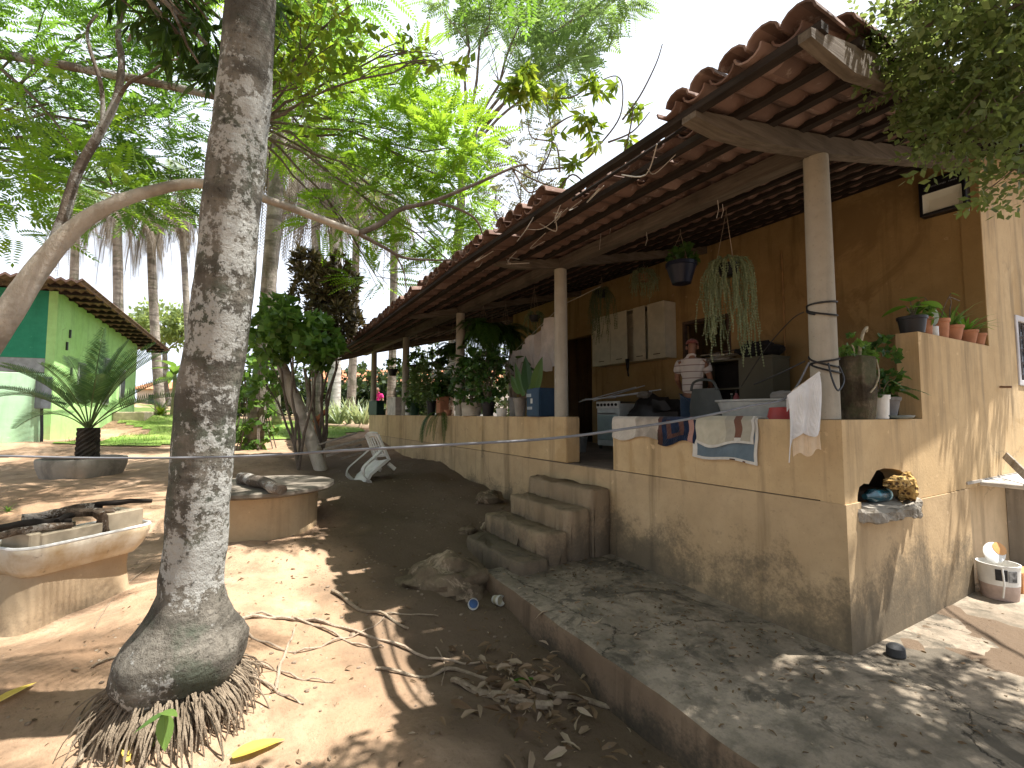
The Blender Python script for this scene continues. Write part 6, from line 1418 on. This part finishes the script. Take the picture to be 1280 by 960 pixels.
# ------------------------------------------------------------------ right hand corner: bottle in the hollow, spotted lump, bucket, plank
p = V3((4.32, 1.76, FL-.058)); o = thing('bottle', p, 'blue bottle lying in the hollow of the broken wall', 'bottle'); M4 = Matrix.Translation(p+V3((0, 0, .055))) @ Matrix.Rotation(R(92), 4, 'Y') @ Matrix.Rotation(R(0), 4, 'Z')
m = MB(); m.M = M4; m.lathe((0, 0, -.22), [(.02, 0), (.022, .05), (.05, .10), (.052, .3), (.045, .325)], 18); m.build('body', simple('teal_plastic', (.01, .06, .085), .25, .1, spec=.5), o, smooth=True)
m = MB(); m.M = M4; m.lathe((0, 0, -.22), [(.046, .326), (.05, .34), (.03, .365), (.003, .37)], 18); m.build('base', simple('pale_teal', (.36, .55, .56), .3, .1), o, smooth=True)
p = V3((4.48, 1.665, FL-.058)); o = thing('sponge_rock', p, 'spotted yellow brown porous lump perched on the broken ledge', 'rock')
t = NT('porous_stone'); v = t.vor(26); c = t.mix(t.ramp(v, [(.25, 0), (.45, 1)]), (.09, .05, .025), (.44, .28, .10)); c = t.mix(t.ramp(t.noise(18, 4), [(.56, 0), (.62, .8)]), c, (.60, .45, .22)); t.pbr(c, .9, t.bump(v, 1, .03), .1)
m = MB(); n = 22
m.blob(p+V3((.0, .02, .15)), (.19, .075, .05), n, 12, .22, 2.4); m.blob(p+V3((.12, .01, .10)), (.07, .065, .11), 16, 10, .25, 2.4); m.build('lump', t.m, o, smooth=True)
p = V3((6.15, 1.48, gz1(6.15, 1.48))); p.z = float(pz(A(6.15), A(1.48))); p = onZ(1250, 744, .04); p.z = float(pz(A(p.x), A(p.y))); BS = Matrix.Translation(p) @ Matrix.Scale(.8, 4) @ Matrix.Translation(-p)
o = thing('paint_bucket', p, 'battered white paint bucket with a dark label and a broken tilted lid', 'bucket')
m = MB(); m.M = BS; m.lathe(p, [(.15, 0), (.155, .01), (.168, .16)], 26); m.build('lower_body', simple('stained_bucket', (.52, .40, .34), .6, .3), o, smooth=True)
m = MB(); m.M = BS; m.lathe(p, [(.169, .161), (.178, .36), (.184, .365), (.184, .38), (.172, .38), (.16, .2), (.01, .19)], 26); m.build('body', WHITEP, o, smooth=True)
dx = V3((-.5, -.86, 0)); sx_ = V3((.86, -.5, 0))
def lab(a0_, a1_, z0_, z1_, mat, nm):
    m = MB(); m.M = BS; P = []
    for k in range(7):
        a_ = a0_+(a1_-a0_)*k/6; rr_ = .1785; v_ = dx*math.cos(a_)+sx_*math.sin(a_); P.append([p+v_*(rr_+(z-.26)*.05)+V3((0, 0, z)) for z in (z0_, z1_)])
    m.grid(P); m.build(nm, mat, o, smooth=True)
lab(-.95, -.40, .22, .34, simple('label_black', (.03, .03, .035), .5, .5, 30), 'label'); lab(-.36, .12, .21, .33, simple('label_grey', (.30, .30, .30), .5, .9, 26), 'label')
m = MB(); M4 = Matrix.Translation(p+V3((.03, .04, .47))) @ Matrix.Rotation(R(62), 4, V3((.86, -.5, 0))); m.M = BS @ M4; m.lathe((0, 0, 0), [(.13, 0), (.135, .012), (.125, .02), (.005, .022)], 22, sy=.8); m.build('lid', WHITEP, o, smooth=True)
m = MB(); m.M = BS @ M4 @ Matrix.Translation((.08, 0, .012)); m.lathe((0, 0, 0), [(.07, 0), (.072, .014), (.005, .018)], 18); m.build('lid_insert', simple('orange_plastic', (.60, .30, .10), .5, .1), o, smooth=True)
m = MB(); m.M = BS; m.tube(smooth_path([p+dx*.16-sx_*.12+V3((0, 0, .36)), p+dx*.19-sx_*.14+V3((0, 0, .2)), p+dx*.16-sx_*.13+V3((0, 0, .05))], 4), .009, 6); m.build('handle', WHITEP, o, smooth=True)
q_ = V3((p.x+.36, p.y+.0, p.z)); o = thing('hollow_brick', q_, 'orange hollow brick on the ground right of the paint bucket', 'brick'); m = MB(); m.box(q_.x-.10, q_.x+.19, q_.y-.09, q_.y+.09, q_.z, q_.z+.19); m.build('body', simple('orange_clay', (.50, .24, .10), .9, .2), o, bevel=.004)
for i in range(2):
    for j in range(2): m = MB(); m.box(q_.x-.06+i*.12, q_.x+.02+i*.12, q_.y-.092, q_.y-.088, q_.z+.03+j*.08, q_.z+.08+j*.08); m.build('hole', simple('hole_dark', (.10, .045, .02), .9), o)
a_, b_ = onY(1267, 570, 1.60), onY(1296, 625, 1.3); a_.y = 1.66; m = MB(); m.beam(V3((b_.x, 1.3, 1.03)), a_, .07, .022, (1, 0, 0)); tag(m.build('plank', wood('grey_timber', (0, 0, 0), (0, 0, 0)), None, bevel=.003), 'short grey plank leaning on the sunlit slab at the right edge', 'plank')
m = MB(); m.tube([(6.95, 1.69, 1.94), (6.95, 1.60, 1.935)], .012, 8); tag(m.build('wall_peg', simple('rust_metal', (.22, .13, .08), .8), None), 'small rusty peg sticking out of the wall below the window', 'peg')
# fallen sticks and leaves
STK = bark('dry_stick', (.24, .185, .125), (.42, .34, .25), None, None, 2.5)
def stick(pp, r0, r1, label, group='fallen branches before the verandah', m=STK):
    g = smooth_path([onG(*q) for q in pp], 5); q = [V3((p.x, p.y, gz1(p.x, p.y)+r0*.9+.01*math.sin(i*.9))) for i, p in enumerate(g)]
    mb = MB(); mb.tube(q, lerpn([r0, (r0+r1)/2, r1], len(q)), 7, jit=.1); tag(mb.build('fallen_branch', m, None, smooth=True), label, 'branch', group)
stick([(470, 838), (530, 850), (570, 842), (640, 862), (700, 872)], .010, .016, 'longest fallen branch lying across the shaded soil')
stick([(565, 855), (600, 868), (640, 880), (690, 892)], .02, .03, 'thick pale fallen branch ending in the dry leaves')
stick([(690, 875), (740, 880), (800, 905)], .024, .012, 'fallen branch running from the leaf heap towards the paving')
stick([(415, 742), (450, 765), (480, 772), (510, 792)], .016, .008, 'thick stick at the edge of the sunlit patch')
stick([(480, 772), (505, 768), (548, 772)], .008, .005, 'thin stick crossing the thick stick near the sunlit patch')
stick([(545, 812), (556, 835), (552, 860)], .006, .004, 'short curved twig on the shaded soil')
stick([(98, 905), (102, 935), (100, 960)], .012, .010, 'short pale stick standing beside the palm roots', 'sticks near the palm')
stick([(190, 705), (150, 740), (118, 790)], .004, .004, 'thin straight stick in front of the trough', 'sticks near the palm')
stick([(115, 838), (160, 822), (200, 812)], .007, .005, 'pale stick left of the palm base', 'sticks near the palm')
def litter(n, cx, cy, sx, sy, s0, s1, mat, name, z=.0, curl=.5):
    x = rng.normal(cx, sx, n); y = rng.normal(cy, sy, n)
    inside = ((x > HX-.05) & (y > 1.66)); x, y = x[~inside], y[~inside]
    onp = (x > 2.22) & (y < 4.2); zz = np.where(onp, pz(x, y), gz(x, y))+.004+z*rng.random(len(x))
    a = rng.uniform(0, 6.283, len(x)); d = np.c_[np.cos(a), np.sin(a), rng.normal(0, .22, len(x))]
    T = bigleaf((0, 0, 0), (0, 1, .10), .17, .55, sag=.35, seg=3)
    return leafobj(name, place(T, np.c_[x, y, zz], d, rng.uniform(s0, s1, len(x)), curl), mat, None, per=6)
LIT = leaf('dead_leaf', (.10, .065, .038), (.24, .165, .10), .15, (.44, .36, .26), rough=.8, spec=.1)
tag(litter(190, 1.72, 2.75, .22, .34, .04, .14, LIT, 'dry_leaf_heap', .07, .9), 'heap of curled dry leaves beside the paving edge', 'leaf litter', kind='stuff')
tag(litter(1500, .8, 4.2, 2.2, 2.6, .012, .06, LIT, 'leaf_litter'), kind='stuff')
tag(litter(420, 3.4, .9, 1.6, 1.0, .012, .055, LIT, 'paving_litter'), kind='stuff')
tag(litter(700, 3.0, 2.9, .42, .9, .010, .055, LIT, 'paving_litter'), kind='stuff')
YL = leaf('yellow_fallen_leaf', (.55, .38, .05), (.66, .48, .09), .2, (.70, .55, .14), rough=.6)
for (a_, b_, w_, lb) in (((-12, 892), (45, 862), .035, 'large yellow fallen leaf at the left edge'), ((290, 955), (356, 932), .05, 'large yellow fallen leaf below the palm roots'), ((784, 905), (812, 902), .018, 'small yellow leaf near the dry leaf heap'), ((160, 958), (150, 934), .02, 'yellowish leaf standing by the palm seedling'), ((640, 858), (676, 856), .02, 'bright green fallen leaf on the long fallen branch')):
    g0, g1 = onG(*a_), onG(*b_); g0.z += .02; g1.z += .035; tag(leafobj('fallen_leaf', bigleaf(g0, g1, w_, .3), YL if 'green' not in lb else leaf('bright_green_leaf', (0, 0, 0), (0, 0, 0)), None, per=10), lb, 'leaf')
for px, py, n, s in ((885, 940, 14, .22), (10, 640, 12, .16)):
    g = onG(px, py); tag(leafobj('weed', blades(g, n, s, .008, .9, (10, 75)), L_SHR if px < 100 else LIT, None, g, per=4), 'dry straw tuft against the paving edge' if px > 100 else 'small green weed behind the trough at the left edge', 'weed')

# ------------------------------------------------------------------ people
def skin(name, J, E, mat, parent=None, sub=2, root=None, loc=None):
    """J {joint: (pos, rx, ry)}, E edges -> one smooth continuous surface"""
    nm = list(J); me = bpy.data.meshes.new(name); org = root_loc(parent) if parent else V3(loc)
    me.from_pydata([tuple(V3(J[k][0])-org) for k in nm], [(nm.index(a), nm.index(b)) for a, b in E], [])
    o = bpy.data.objects.new(name, me); C.objects.link(o)
    md = o.modifiers.new('s', 'SKIN'); md.use_smooth_shade = True; md.branch_smoothing = .6
    sv = me.skin_vertices[0].data if me.skin_vertices else None
    if sv is None:
        bm = bmesh.new(); bm.from_mesh(me); bm.verts.layers.skin.verify(); bm.to_mesh(me); bm.free(); sv = me.skin_vertices[0].data
    for i, k in enumerate(nm): sv[i].radius = (J[k][1], J[k][2]); sv[i].use_root = (k == (root or nm[0]))
    o.modifiers.new('u', 'SUBSURF').levels = sub
    dg = bpy.context.evaluated_depsgraph_get(); ev = o.evaluated_get(dg); m2 = bpy.data.meshes.new_from_object(ev)
    o.modifiers.clear(); o.data = m2; m2.materials.clear(); m2.materials.append(mat)
    m2.polygons.foreach_set('use_smooth', [True]*len(m2.polygons))
    if parent: o.parent = parent
    else: o.location = org
    return o
def person(base, H, yaw, mats, label, arms, hair=True, cap=None, stripes=None, lean=.05, skirt=False):
    """yaw = facing direction; local +Y is forward"""
    S = H/1.75; o = thing('person', base, label, 'person'); M4 = Matrix.Translation(base) @ Matrix.Rotation(yaw, 4, 'Z')
    def W(x, y, z): return M4 @ V3((x*S, (y+lean*max(0, z-.9))*S, z*S))
    sk, sh, tr, hr, shoe = mats
    J = {'pel': (W(0, 0, .95), .13*S, .10*S), 'wst': (W(0, .01, 1.10), .125*S, .09*S), 'chs': (W(0, .0, 1.32), .15*S, .105*S), 'nkb': (W(0, -.01, 1.46), .075*S, .065*S), 'nk': (W(0, .01, 1.53), .052*S, .055*S), 'hd0': (W(0, .03, 1.60), .068*S, .082*S), 'hd1': (W(0, .035, 1.67), .078*S, .098*S), 'hd2': (W(0, .03, 1.725), .055*S, .07*S), 'nose': (W(0, .135, 1.63), .012*S, .014*S)}
    E = [('pel', 'wst'), ('wst', 'chs'), ('chs', 'nkb'), ('nkb', 'nk'), ('nk', 'hd0'), ('hd0', 'hd1'), ('hd1', 'hd2'), ('hd0', 'nose')]
    for s, n in ((-1, 'l'), (1, 'r')):
        el, wr, hd = arms[n]
        J.update({n+'sh': (W(s*.17, -.0, 1.42), .058*S, .058*S), n+'el': (W(*el), .042*S, .042*S), n+'wr': (W(*wr), .028*S, .03*S), n+'hp': (W(*hd), .038*S, .022*S)})
        E += [('nkb' if 0 else 'chs', n+'sh'), (n+'sh', n+'el'), (n+'el', n+'wr'), (n+'wr', n+'hp')]
        w0, h0 = V3(wr), V3(hd); dr = (h0-w0).normalized(); sd = V3((0, 1, 0)); sd = (sd-dr*sd.dot(dr)).normalized()
        for k, (off, ln) in enumerate(((-.030, .072), (-.010, .085), (.010, .08), (.028, .062))):
            b = h0+sd*off+dr*.02; J[f'{n}f{k}a'] = (W(*b), .010*S, .010*S); J[f'{n}f{k}b'] = (W(*(b+dr*ln*.6)), .009*S, .009*S); J[f'{n}f{k}c'] = (W(*(b+dr*ln*.95+V3((-s*.02, 0, 0)))), .0075*S, .0075*S)
            E += [(n+'hp', f'{n}f{k}a'), (f'{n}f{k}a', f'{n}f{k}b'), (f'{n}f{k}b', f'{n}f{k}c')]
        J[n+'ta'] = (W(*(h0+sd*.045-dr*.01)), .011*S, .011*S); J[n+'tb'] = (W(*(h0+sd*.062+dr*.03)), .009*S, .009*S); E += [(n+'hp', n+'ta'), (n+'ta', n+'tb')]
        J.update({n+'hip': (W(s*.09, 0, .90), .088*S, .09*S), n+'kn': (W(s*.10, .02, .50), .06*S, .062*S), n+'an': (W(s*.105, -.01, .09), .038*S, .042*S), n+'to': (W(s*.12, .13, .035), .04*S, .03*S)})
        E += [('pel', n+'hip'), (n+'hip', n+'kn'), (n+'kn', n+'an'), (n+'an', n+'to')]
    body = skin('body', J, E, sk, o)
    for s in (-1, 1):
        m = MB(); m.blob(W(s*.079, .03, 1.635), (.012*S, .02*S, .032*S), 10, 6, 0); m.build('ear', sk, o, smooth=True)
        m = MB(); m.blob(W(s*.03, .122, 1.66), (.012*S, .008*S, .007*S), 8, 6, 0); m.build('eye', DARKP, o, smooth=True)
    m = MB(); m.blob(W(0, .122, 1.585), (.024*S, .008*S, .006*S), 8, 6, 0); m.build('mouth', simple('lip', (.25, .10, .08), .6), o, smooth=True)
    # shirt and trousers
    k = 1.10; T = {'hem': (W(0, .0, .88), .165*S, .125*S), 'wst': (W(0, .01, 1.08), .160*S, .120*S), 'chs': (W(0, 0, 1.30), .178*S, .132*S), 'up': (W(0, -.005, 1.42), .165*S, .120*S), 'nkb': (W(0, -.01, 1.50), .098*S, .088*S), 'nk': (W(0, .0, 1.535), .066*S, .068*S)}
    E2 = [('hem', 'wst'), ('wst', 'chs'), ('chs', 'up'), ('up', 'nkb'), ('nkb', 'nk')]
    for s, n in ((-1, 'l'), (1, 'r')):
        e = V3(arms[n][0]); sho = V3((s*.17, 0, 1.42)); mid = sho.lerp(e, .72)
        T[n+'s'] = (W(*sho), .092*S, .092*S); T[n+'m'] = (W(*mid), .078*S, .078*S); E2 += [('up', n+'s'), (n+'s', n+'m')]
    skin('shirt', T, E2, sh, o, root='chs')
    T = {'pel': (W(0, 0, .96), .148*S, .115*S)}; E2 = []
    for s, n in ((-1, 'l'), (1, 'r')):
        T[n+'h'] = (W(s*.09, 0, .86), .10*S, .105*S); T[n+'k'] = (W(s*.10, .02, .50), .078*S, .08*S); T[n+'a'] = (W(s*.105, -.01, .10), .062*S, .066*S); E2 += [('pel', n+'h'), (n+'h', n+'k'), (n+'k', n+'a')]
    skin('trousers', T, E2, tr, o, root='pel')
    for s in (-1, 1):
        m = MB(); c = W(s*.113, .06, .04); m.blob(c, (.055*S, .13*S, .045*S), 14, 8, 0, rot=Matrix.Rotation(yaw, 3, 'Z')); m.build('shoe', shoe, o, smooth=True)
    if cap is not None:
        m = MB(); rt3 = Matrix.Rotation(yaw, 3, 'Z'); c = W(0, .03, 1.69); vs = []
        for i in range(7):
            th = R(90)*i/6
            for j in range(18):
                a = 2*math.pi*j/18; vs.append(c+rt3@V3((math.cos(a)*.092*S*math.cos(th), math.sin(a)*.112*S*math.cos(th), .082*S*math.sin(th))))
        m.add(vs, [(i*18+j, i*18+(j+1) % 18, (i+1)*18+(j+1) % 18, (i+1)*18+j) for i in range(6) for j in range(18)])
        m.cbox(W(0, .175, 1.69), (.13*S, .11*S, .012*S), rt3); m.build('cap', cap, o, smooth=True, solid=.006)
    if cap is not None: return o
    m = MB(); rt3 = Matrix.Rotation(yaw, 3, 'Z'); m.blob(W(0, .0 if not skirt else -.01, 1.665 if cap is not None else 1.675), (.080*S, .084*S, .06*S), 16, 10, .06, 3, 0, rt3); m.build('hair', hr, o, smooth=True)
    return o
SKN = simple('brown_skin', (.25, .125, .075), .55, .1)
t = NT('striped_shirt'); wv = t.math('FRACT', t.math('MULTIPLY', t.sep(2), 10.5)); c = t.mix(t.ramp(wv, [(.80, 0), (.82, 1), (.93, 1), (.95, 0)]), (.52, .47, .42), (.22, .15, .14)); t.pbr(c, .9, t.bump(t.noise(9, 4), .5, .02), .1, **{'Sheen Weight': .2})
pm = onX(866, 520, 5.82); base = V3((pm.x, pm.y, FL))
person(base, 1.72, R(-62), (SKN, t.m, cloth('blue_jeans', (.05, .085, .14)), simple('short_dark_hair', (.03, .022, .018), .7), simple('brown_shoe', (.06, .04, .03), .6)), 'man in pale striped shirt, jeans and reddish cap standing on the verandah',
       {'l': ((-.23, .04, 1.16), (-.20, .22, 1.02), (-.18, .30, 1.0)), 'r': ((.25, .05, 1.15), (.22, .24, 1.04), (.19, .32, 1.03))}, cap=cloth('reddish_cap', (.24, .075, .06)), lean=.06)
pf = D(472, 517, 20); base = V3((pf.x, pf.y, gz1(pf.x, pf.y)))
person(base, 1.62, R(150), (simple('tan_skin', (.32, .18, .12), .55, .1), cloth('hot_pink_top', (.75, .03, .22)), cloth('grey_trousers', (.10, .10, .12)), simple('black_hair', (.02, .016, .014), .6), simple('brown_shoe', (0, 0, 0))), 'far off person in a bright pink top beyond the end of the verandah',
       {'l': ((-.24, .02, 1.15), (-.24, .10, .95), (-.24, .13, .88)), 'r': ((.24, .02, 1.15), (.24, .10, .95), (.24, .13, .88))}, skirt=True)

# ------------------------------------------------------------------ camera, sun, sky
cam = bpy.data.cameras.new('camera'); cam.sensor_width = 36; cam.lens = 36*F/1280; cam.clip_start = .05; cam.clip_end = 3000
co = bpy.data.objects.new('camera', cam); C.objects.link(co); co.location = CAM
co.rotation_euler = Matrix((RT, UP, -FW)).transposed().to_euler(); bpy.context.scene.camera = co
EL = R(66); sd = V3((math.cos(EL)*.87, -math.cos(EL)*.493, math.sin(EL)))
sl = bpy.data.lights.new('sun', 'SUN'); sl.energy = 5.0; sl.angle = R(.5); sl.color = (1, .96, .90)
so = bpy.data.objects.new('sun', sl); C.objects.link(so); so.rotation_euler = sd.to_track_quat('Z', 'Y').to_euler(); so.location = (0, 0, 30)
w = bpy.data.worlds.new('World'); bpy.context.scene.world = w; w.use_nodes = True; nt = w.node_tree; nt.nodes.clear()
out = nt.nodes.new('ShaderNodeOutputWorld'); bg = nt.nodes.new('ShaderNodeBackground'); sk = nt.nodes.new('ShaderNodeTexSky'); sk.sky_type = 'NISHITA'; sk.sun_disc = False
sk.sun_elevation = EL; sk.sun_rotation = math.atan2(sd.x, sd.y); sk.dust_density = 2.5; sk.air_density = 1.0
tc = nt.nodes.new('ShaderNodeTexCoord'); nz = nt.nodes.new('ShaderNodeTexNoise'); nz.inputs['Scale'].default_value = 1.9; nz.inputs['Detail'].default_value = 6
mpn = nt.nodes.new('ShaderNodeMapping'); mpn.inputs['Scale'].default_value = (1, 1, 2.2); nt.links.new(tc.outputs['Generated'], mpn.inputs[0]); nt.links.new(mpn.outputs[0], nz.inputs['Vector'])
rp_ = nt.nodes.new('ShaderNodeValToRGB'); rp_.color_ramp.elements[0].position = .36; rp_.color_ramp.elements[1].position = .58; nt.links.new(nz.outputs[0], rp_.inputs[0])
mxn = nt.nodes.new('ShaderNodeMix'); mxn.data_type = 'RGBA'; sx_n = nt.nodes.new('ShaderNodeSeparateXYZ'); nt.links.new(tc.outputs['Generated'], sx_n.inputs[0])
mr = nt.nodes.new('ShaderNodeMapRange'); nt.links.new(sx_n.outputs[2], mr.inputs[0]); mr.inputs[1].default_value = .5; mr.inputs[2].default_value = .92; mr.inputs[3].default_value = .32; mr.inputs[4].default_value = -.2
ad = nt.nodes.new('ShaderNodeMath'); nt.links.new(nz.outputs[0], ad.inputs[0]); nt.links.new(mr.outputs[0], ad.inputs[1]); nt.links.new(ad.outputs[0], rp_.inputs[0])
nt.links.new(rp_.outputs[0], mxn.inputs[0]); nt.links.new(sk.outputs[0], mxn.inputs[6]); mxn.inputs[7].default_value = (10.5, 11.4, 13, 1)
nt.links.new(mxn.outputs[2], bg.inputs[0]); bg.inputs[1].default_value = .05; nt.links.new(bg.outputs[0], out.inputs[0])
vs_ = bpy.context.scene.view_settings; vs_.view_transform = 'Standard'; vs_.look = 'None'; vs_.exposure = 1.38; vs_.gamma = 1; vs_.use_curve_mapping = False
cy_ = bpy.context.scene.cycles; cy_.max_bounces = 8; cy_.diffuse_bounces = 5; cy_.transmission_bounces = 4; cy_.transparent_max_bounces = 4; cy_.use_denoising = True; cy_.sample_clamp_indirect = 6
